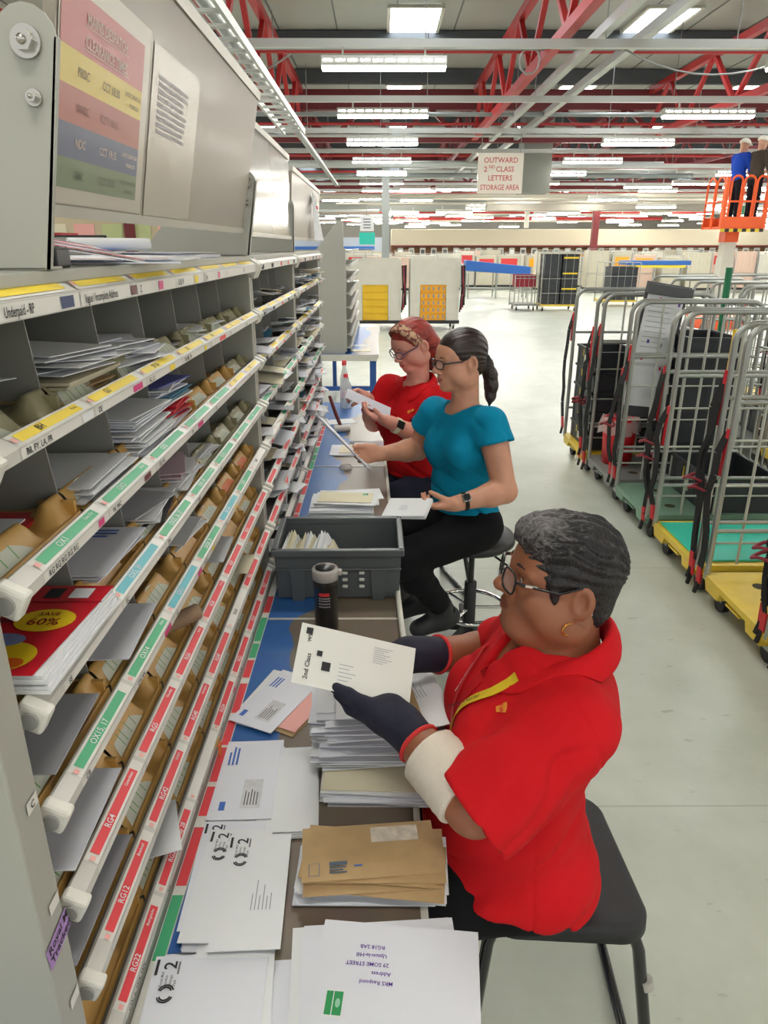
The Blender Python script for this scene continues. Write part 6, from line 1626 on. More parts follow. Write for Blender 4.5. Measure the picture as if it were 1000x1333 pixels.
W2 = woman_side(dict(label='seated woman in turquoise cap-sleeved top and black trousers with dark ponytail and glasses', o=(0.40, 2.88, 0.0), f=f2v,
    head=(0.318, 2.85, 1.352), hf=nv((-0.93, -0.34, -0.09)), hs=1.0, hw=0.95, jaw=1.0, nose=1.1, skin=('light_skin', (206, 150, 122), (176, 100, 92)),
    shL=(0.432, 2.735, 1.125), elL=(0.490, 2.645, 0.875), wrL=(0.292, 2.585, 0.845), shR=(0.232, 2.975, 1.115), elR=(0.165, 3.06, 0.93), wrR=(-0.005, 2.90, 0.955),
    neck=(0.345, 2.865, 1.155), chest=(0.345, 2.86, 1.02), belly=(0.345, 2.86, 0.83), pelvis=(0.37, 2.88, 0.665), girth=0.95, vox=0.005, arm=1.14,
    handL=dict(d=nv((-0.95, -0.22, -0.05)), n=nv((0.0, 0.35, 0.9)), side=1, curls=((0.3, 0.5, 0.3), (0.45, 0.6, 0.4), (0.55, 0.7, 0.4), (0.65, 0.7, 0.4)), thumb=(0, 0.1, 0.1), tdir=nv((-0.85, -0.15, 0.5)), sc=0.95),
    handR=dict(d=nv((-0.93, -0.3, 0.10)), n=nv((0.25, -0.95, 0.15)), side=-1, curls=((0.45, 0.6, 0.4), (0.6, 0.7, 0.4), (0.7, 0.8, 0.5), (0.8, 0.8, 0.5)), thumb=(0, 0.15, 0.1), tdir=nv((-0.9, -0.35, 0.3)), sc=0.95),
    legs=[((0.42, 2.79, 0.66), (0.085, 2.64, 0.585), (0.285, 2.80, 0.26)), ((0.30, 2.97, 0.66), (0.02, 2.86, 0.60), (0.22, 2.98, 0.25))], toes=[(-0.12, -0.05, -0.06), (-0.12, -0.05, -0.06)], flat=False,
    sleeve=(0.060, 0.076, 0.065, 0.080), hem=0.715, neckcut=0.078, shirt=('turquoise_top', TEAL), trouser=fabric('black_leggings', (14, 15, 18), 0.15, 300)))
r2 = W2['root']; hc, HR, HS = W2['hc'], W2['HR'], W2['HS']
glasses(r2, hc, HR, mat('black_clear_frame', (28, 28, 32), 0.25), 0.024, 0.0165, 0.031, 0.003, 0.110, (-0.006, 0.077, 0.012), HS, 0.0022, None, 4.5)
eyes(r2, hc, HR, 0.95, HS, 0.3); brows(r2, hc, HR, mat('brown_brow', (84, 58, 46), 0.7), 0.95, HS)
def L2(p): return hc + HR @ (np.array(p, float) * HS)
h2 = SDF()
h2.ell(L2((-0.014, 0, 0.042)), np.array((0.104, 0.079, 0.088)) * HS, HR, 0); h2.ell(L2((-0.055, 0, -0.01)), np.array((0.054, 0.062, 0.062)) * HS, HR, 0.02)
h2.ell(L2((0.128, 0, -0.024)), np.array((0.090, 0.115, 0.098)) * HS, HR, 0.012, 's')
for y in (-1, 1): h2.ell(L2((0.012, y * 0.09, -0.038)), np.array((0.044, 0.03, 0.052)) * HS, HR, 0.01, 's')
tail = [L2(p) for p in ((-0.090, 0, -0.005), (-0.118, -0.002, -0.028), (-0.132, -0.002, -0.075), (-0.134, 0.0, -0.120), (-0.126, 0.004, -0.165), (-0.118, 0.006, -0.200))]
for a, b, ra, rb in zip(tail[:-1], tail[1:], (0.020, 0.024, 0.028, 0.027, 0.020), (0.024, 0.028, 0.027, 0.020, 0.005)): h2.cone(a, b, ra, rb, 0.012)
def strands(P):
    q = (P - hc) @ HR; a = np.arctan2(q[:, 1], q[:, 2] + 0.03)
    back = np.clip((0.055 - q[:, 0]) / 0.05, 0, 1)
    return (-0.0015 * np.sin(a * 34 + 2 * np.sin(q[:, 0] * 20)) - 0.0009 * np.sin(a * 71 + q[:, 0] * 30)) * back
h2.disp = strands
DKH = mat('dark_brown_hair', (52, 36, 32), 0.32, col2=(30, 20, 18), vscale=40, stretch=(0.25, 1.6, 1.0), bump=0.4, bscale=200)
sdf_object('hair', h2, 0.0034, DKH, r2, smooth=2)
t_ = MB(); c0 = L2((-0.104, 0, -0.017)); dd = nv(tail[1] - tail[0]); uu = nv(np.cross(dd, (0, 1, 0.1))); vv_ = np.cross(dd, uu)
t_.tube([tuple(c0 + (uu * math.cos(a) + vv_ * math.sin(a)) * 0.027) for a in [2 * PI * i / 20 for i in range(20)]], 0.006, 8, closed=True); t_.build('hair_tie', mat('black_elastic', (20, 20, 22), 0.7), r2)
watch(r2, W2['wrL'], W2['elL'], mat('dark_watch_strap', (60, 54, 50), 0.35, metal=0.4), [mat('steel_case', (150, 148, 142), 0.25, metal=0.9), mat('dark_dial', (40, 42, 44), 0.2)], 0.0335, (0, -0.75, 0.65), False, 0.016)
RED3 = fabric('red_polo_cotton', (204, 22, 30), 0.3, 520)
f3v = nv((-0.74, -0.67, 0))
W3 = woman_side(dict(label='smiling red-haired seated woman in red polo shirt with patterned headband and glasses', o=(0.18, 3.5, 0.0), f=f3v,
    head=(0.150, 3.47, 1.335), hf=nv((-0.74, -0.50, -0.42)), hs=0.97, hw=1.05, jaw=1.08, smile=0.004, skin=('rosy_skin', (222, 158, 140), (190, 90, 92)),
    shL=(0.285, 3.36, 1.085), elL=(0.190, 3.21, 0.945), wrL=(0.045, 3.155, 1.030), shR=(0.050, 3.60, 1.10), elR=(-0.035, 3.62, 0.92), wrR=(-0.065, 3.42, 1.085),
    neck=(0.185, 3.50, 1.12), chest=(0.175, 3.48, 0.98), belly=(0.165, 3.46, 0.79), pelvis=(0.20, 3.5, 0.655), girth=1.12, vox=0.0058, arm=1.12, nails=mat('pink_nail_polish', (214, 60, 84), 0.25),
    handL=dict(d=nv((-0.93, 0.02, 0.36)), n=nv((0.35, 0.05, 0.93)), side=1, curls=((0.25, 0.4, 0.3), (0.3, 0.45, 0.3), (0.35, 0.5, 0.3), (0.4, 0.5, 0.3)), thumb=(0, 0.1, 0.1), tdir=nv((-0.5, -0.6, 0.6)), sc=0.95),
    handR=dict(d=nv((-0.70, -0.45, 0.42)), n=nv((0.0, -0.72, -0.68)), side=-1, curls=((0.6, 0.6, 0.4), (0.6, 0.7, 0.4), (0.65, 0.75, 0.4), (0.7, 0.8, 0.4)), thumb=(0, 0.1, 0.1), tdir=nv((-0.6, -0.6, -0.3)), sc=0.95),
    legs=[((0.26, 3.42, 0.655), (0.06, 3.27, 0.62), (0.10, 3.33, 0.12)), ((0.14, 3.58, 0.655), (-0.06, 3.48, 0.62), (-0.02, 3.52, 0.12))], toes=[(-0.11, -0.06, -0.05), (-0.11, -0.06, -0.05)],
    sleeve=(0.066, 0.086, 0.066, 0.165), hem=0.70, neckcut=0.070, vneck=True, collar=True, shirt=('polo_shirt', RED3), trouser=fabric('navy_trousers', (40, 42, 58), 0.15, 300)))
r3 = W3['root']; hc, HR, HS = W3['hc'], W3['HR'], W3['HS']
glasses(r3, hc, HR, mat('purple_spectacle_frame', (78, 56, 100), 0.3), 0.023, 0.017, 0.031, 0.002, 0.111, (-0.006, 0.080, 0.012), HS, 0.0022, None, 3.0)
eyes(r3, hc, HR, 1.05, HS, 0.5); brows(r3, hc, HR, mat('auburn_brow', (130, 84, 70), 0.7), 1.05, HS)
h3_ = SDF()
h3_.ell(L2((-0.014, 0, 0.040)), np.array((0.106, 0.086, 0.090)) * HS, HR, 0); h3_.ell(L2((-0.075, 0.0, -0.02)), np.array((0.066, 0.088, 0.090)) * HS, HR, 0.03)
h3_.ell(L2((0.128, 0, -0.030)), np.array((0.090, 0.115, 0.108)) * HS, HR, 0.012, 's')
for y in (-1, 1): h3_.ell(L2((0.020, y * 0.095, -0.040)), np.array((0.044, 0.03, 0.060)) * HS, HR, 0.01, 's')
for y in (-0.05, 0.0, 0.05): h3_.cone(L2((-0.085, y, -0.05)), L2((-0.085, y * 1.2, -0.175)), 0.045, 0.026, 0.02)
h3_.disp = strands
REDH = mat('copper_red_hair', (170, 56, 38), 0.4, col2=(112, 30, 26), vscale=40, stretch=(0.25, 1.6, 1.0), bump=0.4, bscale=200)
sdf_object('hair', h3_, 0.0038, REDH, r3, smooth=2)
hb = MB(); n_ = 40; rows = []
for i in range(n_ + 1):
    a = -1.75 + 3.5 * i / n_
    for k, off in ((0.032, 0.0), (0.012, 0.0045), (-0.008, 0.0045), (-0.020, 0.0)):
        rows.append(tuple(L2((0.040 + k - 0.035 * (1 - math.cos(a)) , (0.083 + off) * math.sin(a), 0.034 + (0.088 + off - max(0, k) * 0.35) * math.cos(a)))))
hb.add(rows, [(i * 4 + j, (i + 1) * 4 + j, (i + 1) * 4 + j + 1, i * 4 + j + 1) for i in range(n_) for j in range(3)], 0, True)
HBM = mat('patterned_headband', (196, 160, 128), 0.7, col2=(120, 60, 56), vscale=60, ramp=(0.46, 0.52))
ho = hb.build('headband', HBM, r3); sm_ = ho.modifiers.new('s', 'SOLIDIFY'); sm_.thickness = 0.004; sm_.offset = 1
watch(r3, W3['wrL'], W3['elL'], mat('cream_watch_strap', (232, 222, 196), 0.5), [mat('black_watch', (20, 20, 22), 0.25), mat('black_glass', (12, 12, 14), 0.08)], 0.0345, (0.2, -0.75, 0.35), True, 0.02)
ribbon('embroidered_badge', W3['sh'], [W3['A']((0.155, 3.36, 1.03)), W3['A']((0.16, 3.355, 1.005))], 0.034, [mat('gold_thread', (232, 150, 48), 0.6), mat('red_thread', (205, 40, 34), 0.6)], r3, 0.0035, 4, 0.001, [('RM', 0.012, 0.1)])
# ------------------------------------------------------------------ roll cages
GALVC = mat('galvanised_tube', (162, 164, 158), 0.32, metal=0.55, var=0.06, vscale=10)
GALVL = mat('pale_zinc_rod', (196, 198, 188), 0.3, metal=0.4)
STRAP = mat('black_webbing', (22, 22, 24), 0.75, bump=0.3, bscale=300)
CLIP = mat('red_clip', (206, 36, 48), 0.4)
RUBB = mat('castor_rubber', (30, 30, 32), 0.6)
YBASE = mat('yellow_cage_base', (226, 194, 62), 0.42, var=0.07, vscale=9); GBASE = mat('green_cage_base', (116, 150, 128), 0.45, var=0.06, vscale=9)
OBASE = mat('orange_cage_base', (238, 176, 58), 0.45, var=0.06, vscale=9); ZBASE = mat('grey_cage_base', (130, 132, 128), 0.45); HOLE = mat('deck_hole', (60, 52, 30), 0.8)
CGW, CGL, CGB, CGH = 0.84, 0.66, 0.18, 1.435
def arc_u(w, z0, z1, r=0.09, n=7):
    p = [(0, 0, z0), (0, 0, z1 - r)]
    p += [(r - r * math.cos(R90 * i / n), 0, z1 - r + r * math.sin(R90 * i / n)) for i in range(1, n + 1)]
    p += [(w - r + r * math.sin(R90 * i / n), 0, z1 - r + r * math.cos(R90 * i / n)) for i in range(0, n + 1)]
    return p + [(w, 0, z0)]
def cage_parts():
    f = MB(); f.tube(arc_u(CGW, CGB - 0.02, CGH), 0.0155, 12)
    for z in (0.42, 1.08): f.tube([(0, 0, z), (CGW, 0, z)], 0.011, 8)
    fr = f.mesh('end_frame', GALVC)
    g = MB()
    for z in (0.30, 0.62, 0.86): g.tube([(0, 0.006, z), (CGW, 0.006, z)], 0.0065, 6)
    for i in range(1, 4): x = CGW * i / 4; g.tube([(x, 0, CGB), (x, 0, CGH - 0.01)], 0.0075 if i != 2 else 0.012, 6)
    gr = g.mesh('grille', GALVL)
    b = MB()
    for z in (0.34, 0.75, 1.15): b.tube([(CGW, 0, z), (CGW, CGL, z)], 0.008, 6)
    for i in range(1, 4): y = CGL * i / 4; b.tube([(CGW, y, CGB), (CGW, y, 1.15)], 0.007, 6)
    bk = b.mesh('back_frame', GALVC)
    c = MB(); c.tube([(0, -0.017, 0.055), (0, 0.017, 0.055)], 0.055, 18, 0); c.b2((-0.03, -0.022, 0.06), (0.03, -0.018, 0.14), 1); c.b2((-0.03, 0.018, 0.06), (0.03, 0.022, 0.14), 1); c.b2((-0.04, -0.03, 0.13), (0.04, 0.03, 0.14), 1)
    ca_ = c.mesh('castor', [RUBB, GALVC])
    return fr, gr, bk, ca_
CFR, CGR, CBK, CCA = cage_parts()
_base = {}
def cage_base(m, holes=True):
    if m.name in _base: return _base[m.name]
    b = MB(); b.b2((-0.01, 0, CGB - 0.03), (CGW, CGL, CGB))
    for y in (0.03, CGL - 0.20): b.prism([(y, CGB - 0.03), (y + 0.17, CGB - 0.03), (y + 0.15, CGB - 0.075), (y + 0.02, CGB - 0.075)], 'x', -0.01, CGW)
    b.b2((-0.006, 0.26, CGB - 0.055), (0.02, 0.40, CGB - 0.045)); 
    if holes:
        for x in (0.2, 0.42, 0.64):
            for y in (0.17, 0.49): b.add([(x + 0.035 * math.cos(a), y + 0.035 * math.sin(a), CGB + 0.0012) for a in [2 * PI * i / 20 for i in range(20)]], [tuple(range(20))], 1)
    _base[m.name] = b.mesh('base', [m, HOLE]); return _base[m.name]
sr = random.Random(9)
def cage(label, x, y, base, straps=2, group=None, rz=0.0, lite=False):
    r = thing('roll_cage', label, 'roll cage', (x, y, 0), rz, group)
    inst(cage_base(base), 'base', r)
    for yy in (0.02, CGL - 0.02):
        inst(CFR, 'end_frame', r, (0, yy, 0))
    inst(CGR, 'grille', r, (0, 0.02, 0))
    inst(CBK, 'back_frame', r)
    for xx in (0.07, CGW - 0.08):
        for yy in (0.09, CGL - 0.09): inst(CCA, 'castor', r, (xx, yy, 0), (0, 0, R90))
    if lite: return r
    for s in range(straps):
        yy = 0.02 if s % 2 == 0 else CGL - 0.02
        top = sr.uniform(0.85, 1.25); z1 = sr.uniform(0.20, 0.34)
        pts = [(-0.012, yy + 0.012, top)]; n = 7; sx = 0.0; sy = 0.0
        for i in range(1, n + 1):
            t = i / n; pts.append((-0.02 - 0.03 * math.sin(t * 3) + sr.uniform(-0.012, 0.012), yy + 0.012 + sr.uniform(-0.02, 0.035), top + (z1 - top) * t))
        k = MB()
        for j in range(n): k.bar(pts[j], pts[j + 1], 0.042 if s < 2 else 0.024, 0.006, 0, up=(1, 0.3, 0))
        so = k.build('strap', STRAP, r)
        e = pts[-1]
        q = MB(); q.bar(e, (e[0] + 0.01, e[1] + 0.01, e[2] - 0.10), 0.03, 0.012, 0, up=(1, 0.3, 0)); q.bar((e[0] + 0.01, e[1] + 0.01, e[2] - 0.09), (e[0] + 0.0, e[1] + 0.02, e[2] - 0.16), 0.02, 0.014, 1, up=(1, 0.3, 0)); q.build('clip', [CLIP, STRAP], so, bevel=0.002)
        q = MB(); q.bar((pts[0][0] - 0.004, pts[0][1] - 0.01, top + 0.02), (pts[0][0] - 0.006, pts[0][1], top - 0.22), 0.02, 0.006, 0, up=(1, 0.3, 0)); q.build('red_webbing', CLIP, so)
        if s % 2 == 0:
            m_ = pts[4]; q = MB(); q.tube([(m_[0] - 0.015 + 0.05 * math.cos(a), m_[1] + 0.045 * math.sin(a), m_[2] + 0.012 * math.sin(2 * a)) for a in [2 * PI * i / 18 for i in range(18)]], 0.008, 6, closed=True); q.build('looped_webbing', mat('maroon_webbing', (140, 38, 50), 0.6), so)
    return r
CX = 1.70
cage('roll cage with an orange base nearest the camera at the right edge', CX + 0.02, 1.98, OBASE, 2)
c1 = cage('roll cage with a yellow deck with dark holes, second along the right', CX, 2.70, YBASE, 3)
c2 = cage('roll cage with a turquoise mat on its yellow base', CX, 3.44, YBASE, 3)
c3 = cage('roll cage with a pale green base behind the turquoise mat cage', CX + 0.0, 4.20, GBASE, 3)
c4 = cage('roll cage holding the flipchart and the red bin', CX - 0.0, 4.93, ZBASE, 2)
c5 = cage('roll cage with a yellow base packed with stacked dark crates', CX - 0.02, 5.66, YBASE, 3)
tag(MB().b2((CX + 0.02, 3.49, CGB + 0.002), (CX + CGW - 0.06, 4.05, CGB + 0.012)).build('deck_mat', mat('turquoise_mat', (44, 196, 168), 0.45), bevel=0.003), 'turquoise mat lying on the deck of the yellow cage', 'mat')
# yellow grab handle on a post
MB().tube([(0.30, CGL - 0.02, 1.10), (0.30, CGL - 0.02, 1.34)], 0.017, 12).build('grab_handle', mat('yellow_handle', (240, 200, 40), 0.4), c2)
MB().tube([(0.30, CGL - 0.02, 0.18), (0.30, CGL - 0.02, 1.11)], 0.022, 12).build('post', GALVL, c2)
DCR = mat('dark_crate_plastic', (46, 50, 54), 0.45, var=0.06, vscale=8); CRL = mat('crate_label', (206, 206, 190), 0.5); CRY = mat('crate_yellow_clip', (226, 196, 50), 0.45)
def dark_crate(label, x, y, z, LX, LY_, HZ, rz=0.0, m=None, group=None, lab=True):
    r = thing('stacking_crate', label, 'crate', (x, y, z), rz, group); hx, hy = LX / 2, LY_ / 2; m = m or DCR
    b = MB(); b.b2((-hx + 0.01, -hy + 0.01, 0), (hx - 0.01, hy - 0.01, 0.006))
    for sx in (-1, 1): b.b2((sx * (hx - 0.006), -hy, 0.0), (sx * hx, hy, HZ - 0.012))
    for sy in (-1, 1): b.b2((-hx, sy * (hy - 0.006), 0.0), (hx, sy * hy, HZ - 0.012))
    for i in range(5):
        yy = -hy + LY_ * (i + 0.5) / 5
        for sx in (-1, 1): b.b2((sx * hx - 0.003, yy - 0.008, 0.01), (sx * hx + 0.006, yy + 0.008, HZ - 0.02))
    b.build('body', m, r, bevel=0.002)
    k = MB()
    for sx in (-1, 1): k.b2((sx * hx - 0.010, -hy - 0.01, HZ - 0.022), (sx * hx + 0.010, hy + 0.01, HZ - 0.001))
    for sy in (-1, 1): k.b2((-hx - 0.01, sy * hy - 0.010, HZ - 0.022), (hx + 0.01, sy * hy + 0.010, HZ - 0.001))
    k.build('rim', m, r, bevel=0.002)
    if lab:
        MB().b2((-hx - 0.008, -0.03, HZ * 0.25), (-hx - 0.006, 0.03, HZ * 0.6)).build('label_card', CRL, r)
        MB().b2((-hx - 0.009, 0.06, HZ * 0.5), (-hx - 0.006, 0.075, HZ * 0.85)).build('side_clip', CRY, r)
    return r
for i in range(5):
    dark_crate('dark crate, %s in the near-aisle stack of the yellow-based cage' % (['lowest', 'second from the bottom', 'third from the bottom', 'fourth from the bottom', 'topmost'][i]), CX + 0.20, 5.99, CGB + 0.002 + i * 0.162, 0.36, 0.55, 0.16)
for i in range(4):
    dark_crate('dark crate, %s in the rear stack of the yellow-based cage' % (['lowest', 'second from the bottom', 'third from the bottom', 'topmost'][i]), CX + 0.60, 5.99, CGB + 0.002 + i * 0.162, 0.36, 0.55, 0.16)
for i in range(4): dark_crate('dark crate, %s in the stack behind the flipchart' % (['lowest', 'second from the bottom', 'third from the bottom', 'topmost'][i]), CX + 0.62, 5.25, CGB + 0.002 + i * 0.252, 0.36, 0.50, 0.25)
dark_crate('open dark crate standing on the green-based cage behind the strap', CX + 0.58, 4.52, CGB + 0.002, 0.44, 0.58, 0.24)
# flipchart easel leaning inside the cage
fc = thing('flipchart', 'flipchart with handwritten sheets leaning in the cage beside the red bin', 'flipchart', (CX + 0.055, 5.08, CGB))
FM = frameM((0.0, 0.02, 0.52), (0.94, 0.30, -0.14), (0.15, 0.05, 0.98))
MB().b2((-0.02, -0.08, -0.012), (0.34, 0.86, -0.002), 0, FM).build('backboard', mat('grey_board_back', (60, 62, 66), 0.5), fc)
sh = MB(); sh.b2((0.0, 0.0, 0.0), (0.31, 0.78, 0.006), 0, FM)
for i in range(9): sh.quad((0.03, 0.70 - i * 0.035, 0.007), (0.03 + sr.uniform(0.15, 0.25), 0.70 - i * 0.035, 0.007), (0.03 + sr.uniform(0.15, 0.25), 0.705 - i * 0.035, 0.007), (0.03, 0.705 - i * 0.035, 0.007), 1, FM)
for (u, v, c) in ((0.08, 0.45, 2), (0.2, 0.43, 1), (0.27, 0.38, 2), (0.06, 0.33, 3), (0.24, 0.27, 3), (0.27, 0.72, 2), (0.1, 0.74, 3)): sh.b2((u, v, 0.006), (u + 0.02, v + 0.025, 0.0072), c, FM)
sh.build('paper_pad', [WHITE, LINK, PURPLEINK, REDINK], fc)
MB().b2((-0.02, 0.78, -0.01), (0.36, 0.85, 0.03), 0, FM).build('clamp_bar', mat('dark_clamp', (72, 74, 76), 0.4), fc, bevel=0.004)
MB().tube([tuple(FM @ Vector((0.33, 0.85, -0.03))), (0.30, 0.12, 0.0)], 0.014, 10).build('easel_leg', mat('black_leg', (26, 26, 28), 0.4), fc)
MB().tube([tuple(FM @ Vector((0.01, 0.3, -0.02))), (0.02, 0.0, 0.0)], 0.014, 10).build('easel_leg', mat('black_leg', (26, 26, 28), 0.4), fc)
# red bin with a clear bag
rb = thing('waste_bin', 'red bin with a clear plastic bag pulled over its rim in the cage', 'bin', (CX + 0.28, 5.16, CGB + 0.001))
rb.location = (CX + 0.16, 5.38, CGB + 0.002)
MB().lathe([(0.0, 0), (0.112, 0.0), (0.132, 0.36), (0.125, 0.36), (0.107, 0.01), (0.0, 0.01)], 24).build('bin', mat('red_bin', (206, 30, 42), 0.35), rb)
bb = MB(); n_ = 28
prof = [(0.112, 0.33), (0.130, 0.362), (0.140, 0.345), (0.143, 0.32), (0.146, 0.285), (0.152, 0.25)]
vs = []
for r_, z_ in prof:
    for j in range(n_):
        a = 2 * PI * j / n_; k = 1 + 0.08 * math.sin(j * 2.3 + z_ * 30) + (0.35 if (r_ > 0.138 and 1.9 < a < 3.6) else 0) * (0.36 - z_) * 2
        vs.append((r_ * k * math.cos(a), r_ * k * math.sin(a), z_ + 0.015 * math.sin(j * 1.7)))
bb.add(vs, [(i * n_ + j, i * n_ + (j + 1) % n_, (i + 1) * n_ + (j + 1) % n_, (i + 1) * n_ + j) for i in range(len(prof) - 1) for j in range(n_)], 0, True)
bb.build('bin_bag', mat('cloudy_polythene', (226, 214, 210), 0.2, alpha=0.5, bump=0.8, bscale=40), rb)
# second file of cages beyond the first
SLV = mat('cream_sleeve', (190, 184, 164), 0.7, var=0.05, vscale=4); SLR = mat('sleeve_white', (204, 200, 186), 0.6, var=0.04, vscale=5)
def sleeve_box(label, x, y, w, l, z0, z1, m, group=None):
    r = thing('cardboard_sleeve', label, 'sleeve', (x, y, z0), 0, group); b = MB(); t = 0.015; h = z1 - z0
    b.b2((0, 0, 0), (w, t, h)); b.b2((0, l - t, 0), (w, l, h)); b.b2((0, t, 0), (t, l - t, h)); b.b2((w - t, t, 0), (w, l - t, h))
    for i in range(1, int(w / 0.09)): b.b2((i * 0.09 - 0.006, -0.004, 0.01), (i * 0.09 + 0.006, 0.0, h - 0.01))
    b.build('panel', m, r); return r
k = 0
for (x, y, b_) in ((3.25, 5.2, YBASE), (3.25, 5.95, ZBASE), (3.3, 6.75, ZBASE), (3.2, 7.55, GBASE), (4.25, 6.3, YBASE), (4.3, 7.1, ZBASE), (4.3, 7.9, YBASE), (5.4, 7.6, ZBASE), (5.4, 8.4, GBASE), (3.3, 8.4, ZBASE), (4.35, 8.7, ZBASE), (6.5, 9.2, ZBASE), (5.4, 9.2, ZBASE)):
    cage('empty roll cage in the crowd behind the front file of cages', x, y, b_, 1, 'cages behind the front file', lite=(k % 2 == 1)); k += 1
dark_crate('orange-yellow tray in the cage behind the front file', 3.65, 5.55, CGB + 0.002, 0.5, 0.5, 0.22, m=mat('amber_tray', (226, 176, 70), 0.45), lab=False)
dark_crate('dark tray in a cage behind the front file', 3.65, 6.3, CGB + 0.002, 0.5, 0.5, 0.3, lab=False)
tag(MB().tube([(3.14, 6.66, 0.0), (3.10, 6.64, 1.6)], 0.03, 10).build('green_pole', mat('green_pole_paint', (30, 120, 80), 0.4)), 'dark green pole standing behind the cages', 'pole')

# ------------------------------------------------------------------ white sleeved trolleys with yellow trays
YTR = mat('yellow_tray_plastic', (222, 178, 30), 0.4, var=0.05, vscale=8); OTR = mat('amber_tray_plastic', (230, 160, 30), 0.4, var=0.05, vscale=8)
def sleeved(label, x, y, tm, lattice):
    r = thing('sleeved_trolley', label, 'trolley', (x, y, 0)); w, l, z0, z1 = 1.08, 0.9, 0.22, 1.52
    b = MB(); ox0, ox1, oz = 0.22, 0.80, 0.98; t = 0.03
    b.b2((0, 0, z0), (ox0, t, z1)); b.b2((ox1, 0, z0), (w, t, z1)); b.b2((ox0, 0, oz), (ox1, t, z1)); b.b2((0, l - t, z0), (w, l, z1)); b.b2((0, t, z0), (t, l - t, z1)); b.b2((w - t, t, z0), (w, l - t, z1))
    for i in range(1, 12): b.b2((i * w / 12 - 0.006, -0.005, oz + 0.02), (i * w / 12 + 0.006, 0.0, z1 - 0.01))
    b.b2((ox0 - 0.02, -0.006, oz + 0.2), (ox0 - 0.005, 0, oz + 0.28)); b.b2((ox1 + 0.005, -0.006, oz + 0.2), (ox1 + 0.02, 0, oz + 0.28))
    b.build('sleeve', SLR, r)
    MB().b2((-0.02, -0.02, 0.15), (w + 0.02, l + 0.02, 0.22)).build('base', INK, r)
    for xx in (0.1, w - 0.1):
        for yy in (0.06, l - 0.1): inst(CCA, 'castor', r, (xx, yy, 0.0), (0, 0, R90))
    return r, (x + ox0 + 0.01, x + ox1 - 0.01, y)
for (lab, x, tm, lat) in (('white sleeved trolley with solid yellow trays beyond the far blue desk', -0.62, YTR, False), ('white sleeved trolley with slatted amber trays beside the first one', 0.66, OTR, True)):
    r, (xa, xb, yy) = sleeved(lab, x, 16.35, tm, lat)
    for i in range(5):
        t = thing('tray', ('%s yellow tray in the first white trolley' if not lat else '%s amber slatted tray in the second white trolley') % ['lowest', 'second lowest', 'middle', 'second highest', 'topmost'][i], 'tray', ((xa + xb) / 2, yy + 0.3, 0.222 + i * 0.151))
        w2 = (xb - xa) / 2; b = MB(); b.b2((-w2, -0.28, 0), (w2, 0.28, 0.012)); b.b2((-w2, -0.28, 0.012), (w2, -0.265, 0.142)); b.b2((-w2, 0.265, 0.012), (w2, 0.28, 0.142)); b.b2((-w2, -0.265, 0.012), (-w2 + 0.015, 0.265, 0.142)); b.b2((w2 - 0.015, -0.265, 0.012), (w2, 0.265, 0.142))
        if lat:
            for j in range(5): b.b2((-w2 + 0.05 + j * 0.11, -0.283, 0.03), (-w2 + 0.09 + j * 0.11, -0.279, 0.11), 1)
        b.build('body', [tm, mat('slot_shadow_grey', (150, 140, 128), 0.7)], t)
        k_ = MB(); k_.b2((-w2 - 0.006, -0.29, 0.128), (w2 + 0.006, -0.262, 0.146)); k_.build('rim', tm, t)
for (x, lab) in ((0.50, 'tangle of black straps hanging between the two white trolleys'), (1.79, 'black strap bundle hanging right of the white trolleys')):
    b = MB()
    for j in range(4): b.tube([(x + 0.03 * j - 0.02, 16.3 + 0.05 * j, 1.38), (x + 0.02 * math.sin(j * 2) + 0.02 * j, 16.28, 0.9), (x + 0.03 * j - 0.03, 16.3, 0.4 + 0.05 * j)], 0.017, 6, 1 if j == 1 else 0)
    so_ = b.build('hanging_strap', [STRAP, mat('maroon_webbing', (140, 38, 50), 0.6)]); tag(so_, lab, 'strap')

# ------------------------------------------------------------------ dark tray cages, blue table, far rows
def far_cage(label, x, y, w, l, h, content, group=None):
    r = thing('tray_cage', label, 'roll cage', (x, y, 0), 0, group)
    for yy in (0, l):
        f = MB(); f.tube([(0, yy, 0.1), (0, yy, h), (w, yy, h), (w, yy, 0.1)], 0.018, 6)
        for i in range(1, 5): f.tube([(w * i / 5, yy, 0.18), (w * i / 5, yy, h)], 0.007, 5)
        for z in (0.5, 0.9): f.tube([(0, yy, z), (w, yy, z)], 0.010, 5)
        f.build('end_frame', GALVC, r)
    MB().b2((0, 0, 0.14), (w, l, 0.19)).build('base', YBASE if content == 'dark' else ZBASE, r)
    for xx in (0.08, w - 0.08):
        for yy in (0.06, l - 0.06): inst(CCA, 'castor', r, (xx, yy, 0.0), (0, 0, R90))
    return r
far_cage('cage crammed with dark crates standing alone in the far aisle', 4.62, 21.3, 1.1, 0.8, 1.62, 'dark')
for c_ in range(2):
    for i in range(7):
        dark_crate('dark crate stacked in the lone far cage', 4.93 + c_ * 0.50, 21.7, 0.192 + i * 0.196, 0.46, 0.7, 0.194, group='crates in the lone far cage', lab=(c_ == 0))
for i in range(3): tag(MB().b2((5.2, 21.27, 0.6 + i * 0.42), (5.62, 21.285, 0.645 + i * 0.42)).build('yellow_bar', CRY), 'yellow bar across the front of the lone far cage', 'bar', 'yellow bars on the lone far cage')
far_cage('low cage with a maroon crate left of the lone dark cage', 3.9, 21.5, 0.66, 0.8, 0.98, 'red')
dark_crate('maroon crate sitting in the low cage left of the dark one', 4.23, 21.9, 0.66, 0.58, 0.6, 0.34, m=mat('maroon_crate', (150, 26, 46), 0.45), lab=False)
MBr = MB(); 
far_cage('far cage with dark crates right of the lone one', 6.9, 23.0, 1.1, 0.8, 1.3, 'dark')
